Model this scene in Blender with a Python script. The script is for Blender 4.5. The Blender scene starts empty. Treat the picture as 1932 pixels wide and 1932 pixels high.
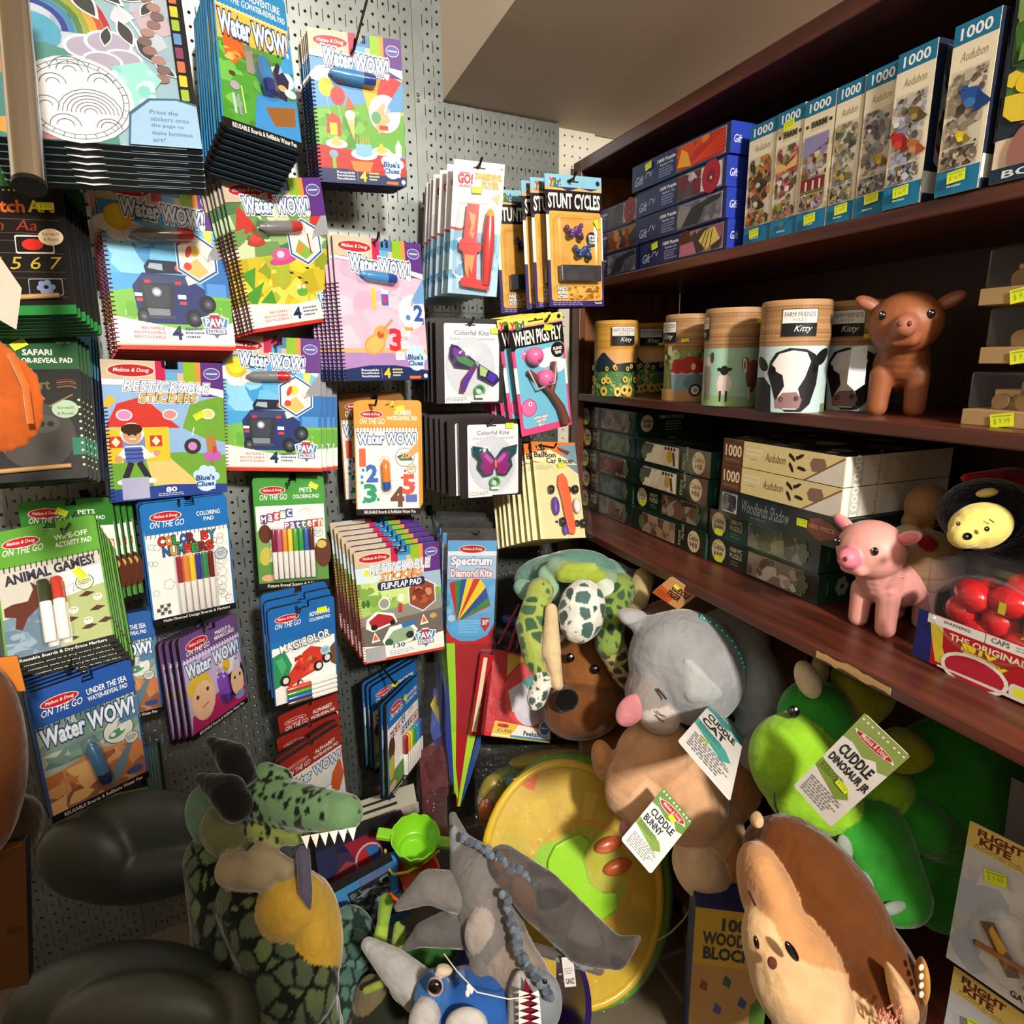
import bpy, math, random
import numpy as np
from mathutils import Matrix, Vector, Euler
scene = bpy.context.scene
COL = scene.collection
# ---------------------------------------------------------------- camera (solved from the vanishing points), 1932 px frame
FPX = 1210.87; CZ = 1.42
def _nrm(a): return a / np.linalg.norm(a)
_X = _nrm(np.array([2302.0, -318.0, FPX])); _Z = -_nrm(np.array([64.0, 5074.0, FPX])); _Y = np.cross(_Z, _X)
MC = np.array([_X, _Y, _Z])
cam_d = bpy.data.cameras.new('camera'); cam = bpy.data.objects.new('camera', cam_d); COL.objects.link(cam)
cam_d.sensor_width = 36; cam_d.lens = 36 * FPX / 1932; cam_d.clip_start = 0.02; cam_d.clip_end = 50
_r, _u, _f = MC @ np.array([1., 0, 0]), MC @ np.array([0, -1., 0]), MC @ np.array([0, 0, 1.])
cam.matrix_world = Matrix(((_r[0], _u[0], -_f[0], 0), (_r[1], _u[1], -_f[1], 0), (_r[2], _u[2], -_f[2], CZ), (0, 0, 0, 1)))
scene.camera = cam
# ---------------------------------------------------------------- world, lights, exposure
w = bpy.data.worlds.new('world'); scene.world = w; w.use_nodes = True
w.node_tree.nodes['Background'].inputs[0].default_value = (1.0, 0.9, 0.8, 1); w.node_tree.nodes['Background'].inputs[1].default_value = 0.02
scene.view_settings.view_transform = 'Standard'; scene.view_settings.look = 'None'
scene.view_settings.exposure = 0.0; scene.view_settings.gamma = 1.0; scene.view_settings.use_curve_mapping = False
def area(name, loc, target, size, power, color, sy=None):
    d = bpy.data.lights.new(name, 'AREA'); d.energy = power; d.color = color; d.size = size
    if sy: d.shape = 'RECTANGLE'; d.size_y = sy
    o = bpy.data.objects.new(name, d); COL.objects.link(o); o.location = loc
    o.rotation_euler = (Vector(target) - Vector(loc)).to_track_quat('-Z', 'Y').to_euler()
    return o
area('ceiling_light', (0.15, -1.9, 2.55), (0.6, 1.2, 1.1), 0.2, 150, (1.0, 0.93, 0.84))
area('ceiling_light', (-0.7, -1.2, 2.7), (0.1, 1.6, 1.7), 0.5, 10, (0.84, 0.93, 1.0), 0.25)
area('ceiling_light', (1.3, -2.2, 2.7), (0.7, 0.8, 1.0), 0.9, 40, (1.0, 0.9, 0.78))
# ---------------------------------------------------------------- helpers
def ray(px, py): return MC @ np.array([(px - 966.) / FPX, (py - 966.) / FPX, 1.])
CAM = np.array([0, 0, CZ])
def PD(px, py, d): return CAM + ray(px, py) * d                        # point seen at a pixel, d metres forward
def PY(px, py, Y): r = ray(px, py); return CAM + r * (Y / r[1])        # ... on the plane y = Y
def PZ(px, py, z): r = ray(px, py); return CAM + r * ((z - CZ) / r[2]) # ... at height z
UB = _nrm(np.array([-.1153, -.9933, 0])); VB = np.array([-UB[1], UB[0], 0]); P0 = np.array([1.087, 1.63, 0])
def PS(px, py, v=0.): r = ray(px, py); return CAM + r * (((P0 @ VB) + v) / (r @ VB))  # ... on a plane parallel to the bookcase front
def su(px, py, v=0.): q = PS(px, py, v); return (q - P0) @ UB
def SH(u, v, z): q = P0 + UB * u + VB * v; q[2] = z; return q
SHM = Matrix(((UB[0], VB[0], 0, P0[0]), (UB[1], VB[1], 0, P0[1]), (0, 0, 1, 0), (0, 0, 0, 1)))  # bookcase frame: u to the camera, v into the case
def project(p):
    c = MC.T @ (np.asarray(p) - CAM); return np.array([966 + FPX * c[0] / c[2], 966 + FPX * c[1] / c[2]])
def lin(c):
    if isinstance(c, str):
        c = c.lstrip('#'); c = [int(c[i:i + 2], 16) / 255 for i in (0, 2, 4)] if len(c) == 6 else [int(k, 16) / 15 for k in c]
    return tuple((x / 12.92 if x <= .04045 else ((x + .055) / 1.055) ** 2.4) for x in c)
_lc = {}
def LC(c):
    if c not in _lc: _lc[c] = lin(c)
    return _lc[c]
# ---------------------------------------------------------------- materials
MATS = {}
def mat(name, rough=.5, metal=0, attr=True, color='#808080', sheen=0, bump=0, bscale=200, noise=0, nscale=8, coat=0, spec=.5, folds=0):
    m = bpy.data.materials.new(name); m.use_nodes = True; nt = m.node_tree; b = nt.nodes['Principled BSDF']
    b.inputs['Roughness'].default_value = rough; b.inputs['Metallic'].default_value = metal
    b.inputs['Specular IOR Level'].default_value = spec
    if sheen: b.inputs['Sheen Weight'].default_value = sheen; b.inputs['Sheen Roughness'].default_value = .4
    if coat: b.inputs['Coat Weight'].default_value = coat; b.inputs['Coat Roughness'].default_value = .12
    if attr:
        a = nt.nodes.new('ShaderNodeAttribute'); a.attribute_name = 'Col'; out = a.outputs['Color']
    else:
        a = nt.nodes.new('ShaderNodeRGB'); a.outputs[0].default_value = (*LC(color), 1); out = a.outputs[0]
    tc = nt.nodes.new('ShaderNodeTexCoord')
    if noise:
        n = nt.nodes.new('ShaderNodeTexNoise'); n.inputs['Scale'].default_value = nscale; n.inputs['Detail'].default_value = 6
        nt.links.new(tc.outputs['Object'], n.inputs['Vector'])
        mr = nt.nodes.new('ShaderNodeMapRange'); mr.inputs['To Min'].default_value = 1 - noise; mr.inputs['To Max'].default_value = 1 + noise * .5
        mr.inputs['From Min'].default_value = .3; mr.inputs['From Max'].default_value = .7
        nt.links.new(n.outputs['Fac'], mr.inputs['Value'])
        mx = nt.nodes.new('ShaderNodeVectorMath'); mx.operation = 'SCALE'
        nt.links.new(out, mx.inputs[0]); nt.links.new(mr.outputs[0], mx.inputs['Scale']); out = mx.outputs[0]
    nt.links.new(out, b.inputs['Base Color'])
    if bump:
        n = nt.nodes.new('ShaderNodeTexNoise'); n.inputs['Scale'].default_value = bscale; n.inputs['Detail'].default_value = 3
        nt.links.new(tc.outputs['Object'], n.inputs['Vector'])
        bp = nt.nodes.new('ShaderNodeBump'); bp.inputs['Strength'].default_value = bump; bp.inputs['Distance'].default_value = .004
        nt.links.new(n.outputs['Fac'], bp.inputs['Height']); nt.links.new(bp.outputs[0], b.inputs['Normal'])
        if folds:
            n2 = nt.nodes.new('ShaderNodeTexNoise'); n2.inputs['Scale'].default_value = 11; n2.inputs['Detail'].default_value = 2; n2.inputs['Distortion'].default_value = 1.2
            nt.links.new(tc.outputs['Object'], n2.inputs['Vector']); b2 = nt.nodes.new('ShaderNodeBump'); b2.inputs['Strength'].default_value = folds; b2.inputs['Distance'].default_value = .03
            nt.links.new(n2.outputs['Fac'], b2.inputs['Height']); nt.links.new(b2.outputs[0], bp.inputs['Normal'])
    MATS[name] = m; return m
mat('print', .42, spec=.25, noise=.05, nscale=30); mat('card', .55, noise=.08, nscale=20); mat('gloss', .2, coat=.5, noise=.04)
mat('plush', .95, sheen=.35, bump=.5, bscale=90, noise=.16, nscale=26, spec=.15, folds=.35)
mat('fur', .95, sheen=.3, bump=.9, bscale=160, noise=.3, nscale=60, spec=.1)
mat('plastic', .3, noise=.04); mat('rubber', .48, noise=.06, nscale=12, bump=.03, bscale=300)
mat('black_wire', .35, metal=.6, attr=False, color='#1c1c1e'); mat('chrome', .16, metal=1, attr=False, color='#cfc8bf', noise=.12, nscale=5)
mat('wire', .3, metal=1, attr=False, color='#8d8f92'); mat('paint', .85, attr=False, color='#d3c4b0', noise=.05, nscale=3, bump=.05, bscale=60)
mat('paint_board', .7, attr=False, color='#d8d2c0', noise=.08, nscale=6)
def clear(name, tint=(1, 1, 1), fac=.12, rough=.08, wr=0, haze=0.0, wscale=28):
    m = bpy.data.materials.new(name); m.use_nodes = True; nt = m.node_tree; nt.nodes.clear()
    o = nt.nodes.new('ShaderNodeOutputMaterial'); t = nt.nodes.new('ShaderNodeBsdfTransparent'); g = nt.nodes.new('ShaderNodeBsdfGlossy')
    t.inputs[0].default_value = (*tint, 1); g.inputs['Roughness'].default_value = rough
    lw = nt.nodes.new('ShaderNodeLayerWeight'); pw = nt.nodes.new('ShaderNodeMath'); pw.operation = 'POWER'; pw.inputs[1].default_value = 4; nt.links.new(lw.outputs['Facing'], pw.inputs[0])
    ad = nt.nodes.new('ShaderNodeMath'); ad.operation = 'MULTIPLY_ADD'; ad.inputs[1].default_value = .55; ad.inputs[2].default_value = .03 + fac * .3
    nt.links.new(pw.outputs[0], ad.inputs[0]); mx = nt.nodes.new('ShaderNodeMixShader')
    nt.links.new(ad.outputs[0], mx.inputs[0]); nt.links.new(t.outputs[0], mx.inputs[1]); nt.links.new(g.outputs[0], mx.inputs[2]); out = mx
    if haze:
        df = nt.nodes.new('ShaderNodeBsdfDiffuse'); df.inputs[0].default_value = (.5, .52, .55, 1); m2 = nt.nodes.new('ShaderNodeMixShader'); m2.inputs[0].default_value = haze
        nt.links.new(mx.outputs[0], m2.inputs[1]); nt.links.new(df.outputs[0], m2.inputs[2]); out = m2
    if wr:
        tc = nt.nodes.new('ShaderNodeTexCoord'); n = nt.nodes.new('ShaderNodeTexNoise'); n.inputs['Scale'].default_value = wscale; n.inputs['Distortion'].default_value = 1.5
        nt.links.new(tc.outputs['Object'], n.inputs['Vector']); bp = nt.nodes.new('ShaderNodeBump'); bp.inputs['Strength'].default_value = wr; bp.inputs['Distance'].default_value = .02
        nt.links.new(n.outputs['Fac'], bp.inputs['Height']); nt.links.new(bp.outputs[0], g.inputs['Normal'])
    nt.links.new(out.outputs[0], o.inputs[0]); MATS[name] = m; return m
clear('clear'); clear('film_soft', wr=.12, rough=.1, fac=.05, haze=.01, wscale=9); clear('film', wr=.5, rough=.06, fac=.05, haze=.006, wscale=70); clear('shell', haze=.02, rough=.12); clear('clear_tub', haze=.03, rough=.1, tint=(.98, .95, .97))
def wood(name, c1, c2, rough, scale=1.0, axis=1, coat=.2):
    m = bpy.data.materials.new(name); m.use_nodes = True; nt = m.node_tree; b = nt.nodes['Principled BSDF']
    tc = nt.nodes.new('ShaderNodeTexCoord'); mp = nt.nodes.new('ShaderNodeMapping'); s = [26 * scale] * 3; s[axis] = 2.2 * scale; mp.inputs['Scale'].default_value = s
    nt.links.new(tc.outputs['Object'], mp.inputs[0]); n = nt.nodes.new('ShaderNodeTexNoise'); n.inputs['Scale'].default_value = 1.6; n.inputs['Detail'].default_value = 8; n.inputs['Distortion'].default_value = .6
    nt.links.new(mp.outputs[0], n.inputs['Vector']); cr = nt.nodes.new('ShaderNodeValToRGB'); cr.color_ramp.elements[0].position = .3; cr.color_ramp.elements[1].position = .72
    cr.color_ramp.elements[0].color = (*LC(c1), 1); cr.color_ramp.elements[1].color = (*LC(c2), 1)
    nt.links.new(n.outputs['Fac'], cr.inputs[0]); nt.links.new(cr.outputs[0], b.inputs['Base Color'])
    b.inputs['Roughness'].default_value = rough; b.inputs['Coat Weight'].default_value = coat; b.inputs['Coat Roughness'].default_value = .3
    bp = nt.nodes.new('ShaderNodeBump'); bp.inputs['Strength'].default_value = .12; bp.inputs['Distance'].default_value = .002
    nt.links.new(n.outputs['Fac'], bp.inputs['Height']); nt.links.new(bp.outputs[0], b.inputs['Normal']); MATS[name] = m
wood('wood_red', '#3a1810', '#6b3322', .38, axis=0); wood('wood_red_v', '#46200f', '#7a4026', .42, axis=2); wood('wood_back', '#22100a', '#3a1c10', .6, axis=2)
wood('wood_amber', '#5a3410', '#8a5a26', .5, axis=2); wood('wood_pale', '#a8824e', '#d0aa72', .6, axis=0, coat=0)
def pegmat(name, metal):
    # perforated board: round holes on a 1 inch grid, tall slots between them on every second row (cut out with transparency)
    m = bpy.data.materials.new(name); m.use_nodes = True; nt = m.node_tree; b = nt.nodes['Principled BSDF']; L = nt.links.new
    def M(op, a, bb=None, c=None):
        n = nt.nodes.new('ShaderNodeMath'); n.operation = op
        for i, x in enumerate((a, bb, c)):
            if x is None: continue
            if isinstance(x, (int, float)): n.inputs[i].default_value = x
            else: L(x, n.inputs[i])
        return n.outputs[0]
    tc = nt.nodes.new('ShaderNodeTexCoord'); sp = nt.nodes.new('ShaderNodeSeparateXYZ'); L(tc.outputs['Object'], sp.inputs[0]); x, z = sp.outputs[0], sp.outputs[2]; p = .0254
    def dist(a, per, off): return M('ABSOLUTE', M('SUBTRACT', M('MULTIPLY', M('FRACT', M('ADD', M('DIVIDE', a, per), off)), per), per / 2))
    dx, dz = dist(x, p, 0), dist(z, p, 0)
    rr = M('SQRT', M('ADD', M('MULTIPLY', dx, dx), M('MULTIPLY', dz, dz)))
    hole = M('LESS_THAN', rr, .0032 if metal else .0027); mask = hole; rim = M('LESS_THAN', rr, .0046)
    if metal:
        sx, sz = dist(x, p, .5), dist(z, p * 2, .25)
        slot = M('MULTIPLY', M('LESS_THAN', sx, .0009), M('LESS_THAN', sz, .0125)); mask = M('MAXIMUM', hole, slot)
        edge = M('MAXIMUM', M('LESS_THAN', M('ABSOLUTE', M('SUBTRACT', x, .2065)), .1905), 0)
    b.inputs['Roughness'].default_value = .36 if metal else .7; b.inputs['Metallic'].default_value = .92 if metal else 0
    n = nt.nodes.new('ShaderNodeTexNoise'); n.inputs['Scale'].default_value = 9; n.inputs['Detail'].default_value = 7; L(tc.outputs['Object'], n.inputs['Vector'])
    cr = nt.nodes.new('ShaderNodeValToRGB'); c1, c2 = (('#7b8482', '#a2a9a7') if metal else ('#c9c3b2', '#ddd7c6'))
    cr.color_ramp.elements[0].color = (*LC(c1), 1); cr.color_ramp.elements[1].color = (*LC(c2), 1); L(n.outputs['Fac'], cr.inputs[0]); L(cr.outputs[0], b.inputs['Base Color'])
    if metal:
        n2 = nt.nodes.new('ShaderNodeMapRange'); L(n.outputs['Fac'], n2.inputs[0]); n2.inputs[3].default_value = .36; n2.inputs[4].default_value = .48; L(n2.outputs[0], b.inputs['Roughness'])
    bp = nt.nodes.new('ShaderNodeBump'); bp.inputs['Strength'].default_value = .5; bp.inputs['Distance'].default_value = .0015; L(M('SUBTRACT', 1.0, rim), bp.inputs['Height']); L(bp.outputs[0], b.inputs['Normal'])
    keep = M('SUBTRACT', 1.0, mask)
    if metal: keep = M('SUBTRACT', 1.0, M('MULTIPLY', mask, edge))
    L(keep, b.inputs['Alpha']); MATS[name] = m
pegmat('steel_pegboard', True); pegmat('white_pegboard', False)
def tilemat():
    m = bpy.data.materials.new('tile'); m.use_nodes = True; nt = m.node_tree; b = nt.nodes['Principled BSDF']; L = nt.links.new
    tc = nt.nodes.new('ShaderNodeTexCoord'); br = nt.nodes.new('ShaderNodeTexBrick'); br.offset = 0.0; br.squash = 1
    L(tc.outputs['Object'], br.inputs['Vector']); br.inputs['Scale'].default_value = 1; br.inputs['Brick Width'].default_value = .3048; br.inputs['Row Height'].default_value = .3048; br.inputs['Mortar Size'].default_value = .005
    br.inputs['Color1'].default_value = (*LC('#6e6453'), 1); br.inputs['Color2'].default_value = (*LC('#675e4e'), 1); br.inputs['Mortar'].default_value = (*LC('#958b7a'), 1)
    n = nt.nodes.new('ShaderNodeTexNoise'); n.inputs['Scale'].default_value = 14; n.inputs['Detail'].default_value = 8; L(tc.outputs['Object'], n.inputs['Vector'])
    mr = nt.nodes.new('ShaderNodeMapRange'); mr.inputs[3].default_value = .7; mr.inputs[4].default_value = 1.25; L(n.outputs['Fac'], mr.inputs[0])
    mx = nt.nodes.new('ShaderNodeVectorMath'); mx.operation = 'SCALE'; L(br.outputs['Color'], mx.inputs[0]); L(mr.outputs[0], mx.inputs['Scale']); L(mx.outputs[0], b.inputs['Base Color']); b.inputs['Roughness'].default_value = .55
    MATS['tile'] = m
tilemat()
# ---------------------------------------------------------------- mesh builder
class MB:
    def __init__(s): s.v, s.f, s.c, s.M = [], [], [], None
    def add(s, vs, fs, c):
        k = len(s.v)
        if s.M is not None: vs = [tuple(s.M @ Vector(p)) for p in vs]
        s.v += [tuple(p) for p in vs]
        for i, q in enumerate(fs): s.f.append([k + j for j in q]); s.c.append(LC(c[i % len(c)] if isinstance(c, list) else c))
        return s
    def box(s, x0, y0, z0, x1, y1, z1, c):   # face colours: bottom, top, -y, +x, +y, -x
        vs = [(x, y, z) for z in (z0, z1) for x, y in ((x0, y0), (x1, y0), (x1, y1), (x0, y1))]
        return s.add(vs, [(3, 2, 1, 0), (4, 5, 6, 7), (0, 1, 5, 4), (1, 2, 6, 5), (2, 3, 7, 6), (3, 0, 4, 7)], c)
    def prism(s, pts, y0, y1, c, side=None):  # outline in x,z extruded along y, front at y0
        n = len(pts); vs = [(x, y0, z) for x, z in pts] + [(x, y1, z) for x, z in pts]
        s.add(vs, [list(range(n)), list(range(2 * n - 1, n - 1, -1))], c)
        k = len(s.v) - 2 * n
        for i in range(n): j = (i + 1) % n; s.f.append([k + i, k + n + i, k + n + j, k + j]); s.c.append(LC(side or (c if not isinstance(c, list) else c[0])))
        return s
    def ell(s, c0, r, c, n=16, m=10, R=None):
        vs, fs = [], []
        for i in range(m + 1):
            t = math.pi * i / m
            for j in range(n):
                a = 2 * math.pi * j / n; p = Vector((r[0] * math.sin(t) * math.cos(a), r[1] * math.sin(t) * math.sin(a), r[2] * math.cos(t)))
                if R is not None: p = R @ p
                vs.append((c0[0] + p.x, c0[1] + p.y, c0[2] + p.z))
        for i in range(m):
            for j in range(n): k = (j + 1) % n; fs.append((i * n + j, i * n + n + j, i * n + n + k, i * n + k))
        return s.add(vs, fs, c)
    def lathe(s, prof, c, n=20, axis='z', at=(0, 0, 0), R=None):  # prof [(r, h)], c colour or list per segment
        vs, fs, cc = [], [], []
        for r, h in prof:
            for j in range(n):
                a = 2 * math.pi * j / n; p = (r * math.cos(a), r * math.sin(a), h)
                if axis == 'x': p = (p[2], p[0], p[1])
                if axis == 'y': p = (p[0], p[2], p[1])
                p = Vector(p)
                if R is not None: p = R @ p
                vs.append((at[0] + p.x, at[1] + p.y, at[2] + p.z))
        for i in range(len(prof) - 1):
            for j in range(n): k = (j + 1) % n; fs.append((i * n + j, i * n + k, i * n + n + k, i * n + n + j)); cc.append(c[i % len(c)] if isinstance(c, list) else c)
        fs.append(tuple(range(n - 1, -1, -1))); cc.append(cc[0]); fs.append(tuple((len(prof) - 1) * n + j for j in range(n))); cc.append(cc[-2])
        return s.add(vs, fs, cc)
    def tube(s, pts, r, c, n=8, closed=False):
        pts = [Vector(p) for p in pts]; m = len(pts); rr = r if isinstance(r, (list, tuple)) else [r] * m; vs, fs = [], []; up = None
        for i, p in enumerate(pts):
            t = (pts[(i + 1) % m] - pts[i - 1]) if closed else (pts[min(i + 1, m - 1)] - pts[max(i - 1, 0)])
            t = t.normalized() if t.length > 1e-9 else Vector((0, 0, 1))
            if up is None: up = t.orthogonal().normalized()
            up = (up - t * up.dot(t)); up = up.normalized() if up.length > 1e-6 else t.orthogonal().normalized(); b = t.cross(up)
            for j in range(n): a = 2 * math.pi * j / n; vs.append(tuple(p + (up * math.cos(a) + b * math.sin(a)) * rr[i]))
        for i in range(m if closed else m - 1):
            q = (i + 1) % m
            for j in range(n): k = (j + 1) % n; fs.append((i * n + j, i * n + k, q * n + k, q * n + j))
        if not closed: fs.append(tuple(range(n - 1, -1, -1))); fs.append(tuple((m - 1) * n + j for j in range(n)))
        return s.add(vs, fs, c)
    def build(s, name, material='card', parent=None, smooth=False, bevel=0, world=None):
        me = bpy.data.meshes.new(name); me.from_pydata(s.v, [], s.f); n = len(me.loops)
        at = me.color_attributes.new('Col', 'FLOAT_COLOR', 'CORNER'); arr = np.ones((n, 4), np.float32)
        arr[:, :3] = np.repeat(np.array(s.c, np.float32).reshape(-1, 3), [len(q) for q in s.f], axis=0); at.data.foreach_set('color', arr.ravel())
        me.materials.append(MATS[material])
        if smooth: me.polygons.foreach_set('use_smooth', [True] * len(me.polygons)); me.set_sharp_from_angle(angle=.9)
        me.update(); return link(name, me, parent, bevel, world)
def link(name, me, parent=None, bevel=0, world=None):
    o = bpy.data.objects.new(name, me); COL.objects.link(o)
    if parent is not None: o.parent = parent
    if world is not None: o.matrix_world = world
    if bevel: b = o.modifiers.new('bevel', 'BEVEL'); b.width = bevel; b.segments = 2; b.limit_method = 'ANGLE'
    return o
def tag(o, label=None, cat=None, group=None, kind=None):
    for k, x in (('label', label), ('category', cat), ('group', group), ('kind', kind)):
        if x: o[k] = x
    return o
def thing(name, label, cat, M=None, group=None):
    o = bpy.data.objects.new(name, None); COL.objects.link(o); o.empty_display_size = .02
    if M is not None: o.matrix_world = M if isinstance(M, Matrix) else Matrix.Translation(Vector(M))
    return tag(o, label, cat, group)
def kids(o): return [c for c in COL.objects if c.parent == o]
CH = {}
def copy_tree(o, M=None, label=None, group=None):
    def rec(a, par):
        c = a.copy(); COL.objects.link(c)
        if par is not None: c.parent = par; c.matrix_parent_inverse = a.matrix_parent_inverse
        for k in a.children: rec(k, c)
        return c
    c = rec(o, None)
    if M is not None: c.matrix_world = M
    if label: c['label'] = label
    if group: c['group'] = group
    return c
# ---------------------------------------------------------------- lettering as mesh
_tx = {}
def glyphs(s, off=0.0, shear=0.0):
    key = (s, off, shear)
    if key in _tx: return _tx[key]
    cu = bpy.data.curves.new('txt', 'FONT'); cu.body = s; cu.size = 1; cu.offset = off; cu.shear = shear; cu.resolution_u = 2; cu.fill_mode = 'FRONT'
    o = bpy.data.objects.new('txt', cu); COL.objects.link(o); dg = bpy.context.evaluated_depsgraph_get()
    me = bpy.data.meshes.new_from_object(o.evaluated_get(dg)); v = np.array([p.co[:2] for p in me.vertices]); f = [tuple(p.vertices) for p in me.polygons]
    bpy.data.objects.remove(o); bpy.data.curves.remove(cu); bpy.data.meshes.remove(me)
    if len(v) == 0: v = np.zeros((1, 2))
    _tx[key] = (v, f, v.min(0), v.max(0)); return _tx[key]
class Art:
    """flat print: x 0..100 across, y 0..100 down, on a W x H rectangle; lies in local x,z facing -y"""
    def __init__(s, W, H, y=0.0, mb=None, M=None, step=.00002):
        s.W, s.H, s.y, s.n = W, H, y, 0; s.m = mb or MB(); s.Mx = M; s.step = step; s.c0 = None
    def q(s, x, y): return ((x / 100 - .5) * s.W, s.y - s.n * s.step, (.5 - y / 100) * s.H)
    def pg(s, pts, c, clip=None):
        s.n += 1; vs = [s.q(x, y) for x, y in pts]
        a = sum(vs[i][0] * vs[(i + 1) % len(vs)][2] - vs[(i + 1) % len(vs)][0] * vs[i][2] for i in range(len(vs)))
        if a < 0: vs = vs[::-1]
        s._add(vs, [list(range(len(vs)))], c)
    def _add(s, vs, fs, c):
        if s.Mx is not None: vs = [tuple(s.Mx @ Vector(p)) for p in vs]
        s.m.add(vs, fs, c)
    def R(s, x0, y0, x1, y1, c, r=0):
        if r:
            rx = r; ry = r * s.W / s.H; P = []
            for cx, cy, a0 in ((x1 - rx, y0 + ry, -90), (x1 - rx, y1 - ry, 0), (x0 + rx, y1 - ry, 90), (x0 + rx, y0 + ry, 180)):
                for k in range(5): a = math.radians(a0 + k * 22.5); P.append((cx + rx * math.cos(a), cy + ry * math.sin(a)))
            s.pg(P, c)
        else: s.pg([(x0, y0), (x1, y0), (x1, y1), (x0, y1)], c)
    def E(s, cx, cy, rx, ry=None, c='#fff', rot=0, n=20):
        ry = rx if ry is None else ry; k = s.W / s.H; ca, sa = math.cos(math.radians(rot)), math.sin(math.radians(rot)); P = []
        for i in range(n):
            a = 2 * math.pi * i / n; x, y = rx * math.cos(a), ry * math.sin(a); P.append((cx + x * ca - y * sa, cy + (x * sa + y * ca) * k))
        s.pg(P, c)     # rx, ry both in % of the width
    def L(s, pts, w, c):
        s.n += 1; k = s.W / s.H
        for (x0, y0), (x1, y1) in zip(pts, pts[1:]):
            dx, dy = x1 - x0, (y1 - y0) / k; l = math.hypot(dx, dy) or 1; nx, ny = -dy / l * w / 2, dx / l * w / 2 * k
            vs = [s.q(x0 + nx, y0 + ny), s.q(x1 + nx, y1 + ny), s.q(x1 - nx, y1 - ny), s.q(x0 - nx, y0 - ny)]; s._add(vs, [(3, 2, 1, 0)], c)
    def T(s, t, x0, y0, x1, y1, c='#111', b=0.0, rot=0, sh=0.0, outs=()):
        """lettering fitted to a box; outs: [(offset, colour)] drawn beneath"""
        v0, f0, lo, hi = glyphs(t, 0.0, sh); sz = hi - lo; sz[sz == 0] = 1
        cx, cy = (x0 + x1) / 2 / 100 * s.W - s.W / 2, s.H / 2 - (y0 + y1) / 2 / 100 * s.H
        w, h = (x1 - x0) / 100 * s.W, (y1 - y0) / 100 * s.H; ca, sa = math.cos(math.radians(rot)), math.sin(math.radians(rot)); mid = (lo + hi) / 2
        for off, col in list(outs) + [(b, c)]:
            v, f, _, _ = glyphs(t, off, sh); s.n += 2; vs = []
            for p in v:
                a, d = (p[0] - mid[0]) / sz[0] * w, (p[1] - mid[1]) / sz[1] * h
                vs.append((cx + a * ca - d * sa, s.y - s.n * s.step, cy + a * sa + d * ca))
            s._add(vs, f, col)
    def lines(s, x0, y0, x1, y1, n, c, seed=1):   # small print too fine to read
        rd = random.Random(seed); h = (y1 - y0) / n; s.n += 1
        for i in range(n):
            x = x0
            e = x1 - rd.random() * (x1 - x0) * .25
            while x < e:
                w = rd.uniform(.05, .14) * (x1 - x0); q = [s.q(x, y0 + i * h), s.q(min(x + w, e), y0 + i * h), s.q(min(x + w, e), y0 + (i + .5) * h), s.q(x, y0 + (i + .5) * h)]
                s._add(q[::-1], [(0, 1, 2, 3)], c); x += w + .03 * (x1 - x0)
    def blobs(s, x0, y0, x1, y1, pal, n=40, size=.2, seed=1, asp=1.0):  # painterly patches kept inside a rectangle
        rd = random.Random(seed); k = s.W / s.H; R = (x1 - x0) * size
        for i in range(n):
            cx, cy = rd.uniform(x0, x1), rd.uniform(y0, y1); r = R * rd.uniform(.3, 1); a0 = rd.random() * 6; P = []
            for j in range(7):
                a = a0 + j * .9; q = r * rd.uniform(.5, 1.1); P.append((min(max(cx + q * asp * math.cos(a), x0), x1), min(max(cy + q * k * math.sin(a), y0), y1)))
            s.pg(P, rd.choice(pal))
    def build(s, name, parent=None, material='print'): return s.m.build(name, material, parent)
def rrect(W, H, r, notch=None, n=4):
    """rounded outline in x,z centred on 0; notch=(x,w,depth) cut from the top edge as an open hanging slot"""
    P = []
    for cx, cz, a0 in ((-W / 2 + r, -H / 2 + r, 180), (W / 2 - r, -H / 2 + r, 270), (W / 2 - r, H / 2 - r, 0)):
        for k in range(n + 1): a = math.radians(a0 + 90 * k / n); P.append((cx + r * math.cos(a), cz + r * math.sin(a)))
    if notch:
        x, w, d = notch; P += [(x + w / 2, H / 2), (x + w / 2, H / 2 - d * .5), (x + w / 2, H / 2 - d), (x - w * .9, H / 2 - d), (x - w * .9, H / 2 - d * .55), (x - w / 2, H / 2 - d * .5), (x - w / 2, H / 2)]
    for k in range(n + 1): a = math.radians(90 + 90 * k / n); P.append((-W / 2 + r + r * math.cos(a), H / 2 - r + r * math.sin(a)))
    return P
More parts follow.
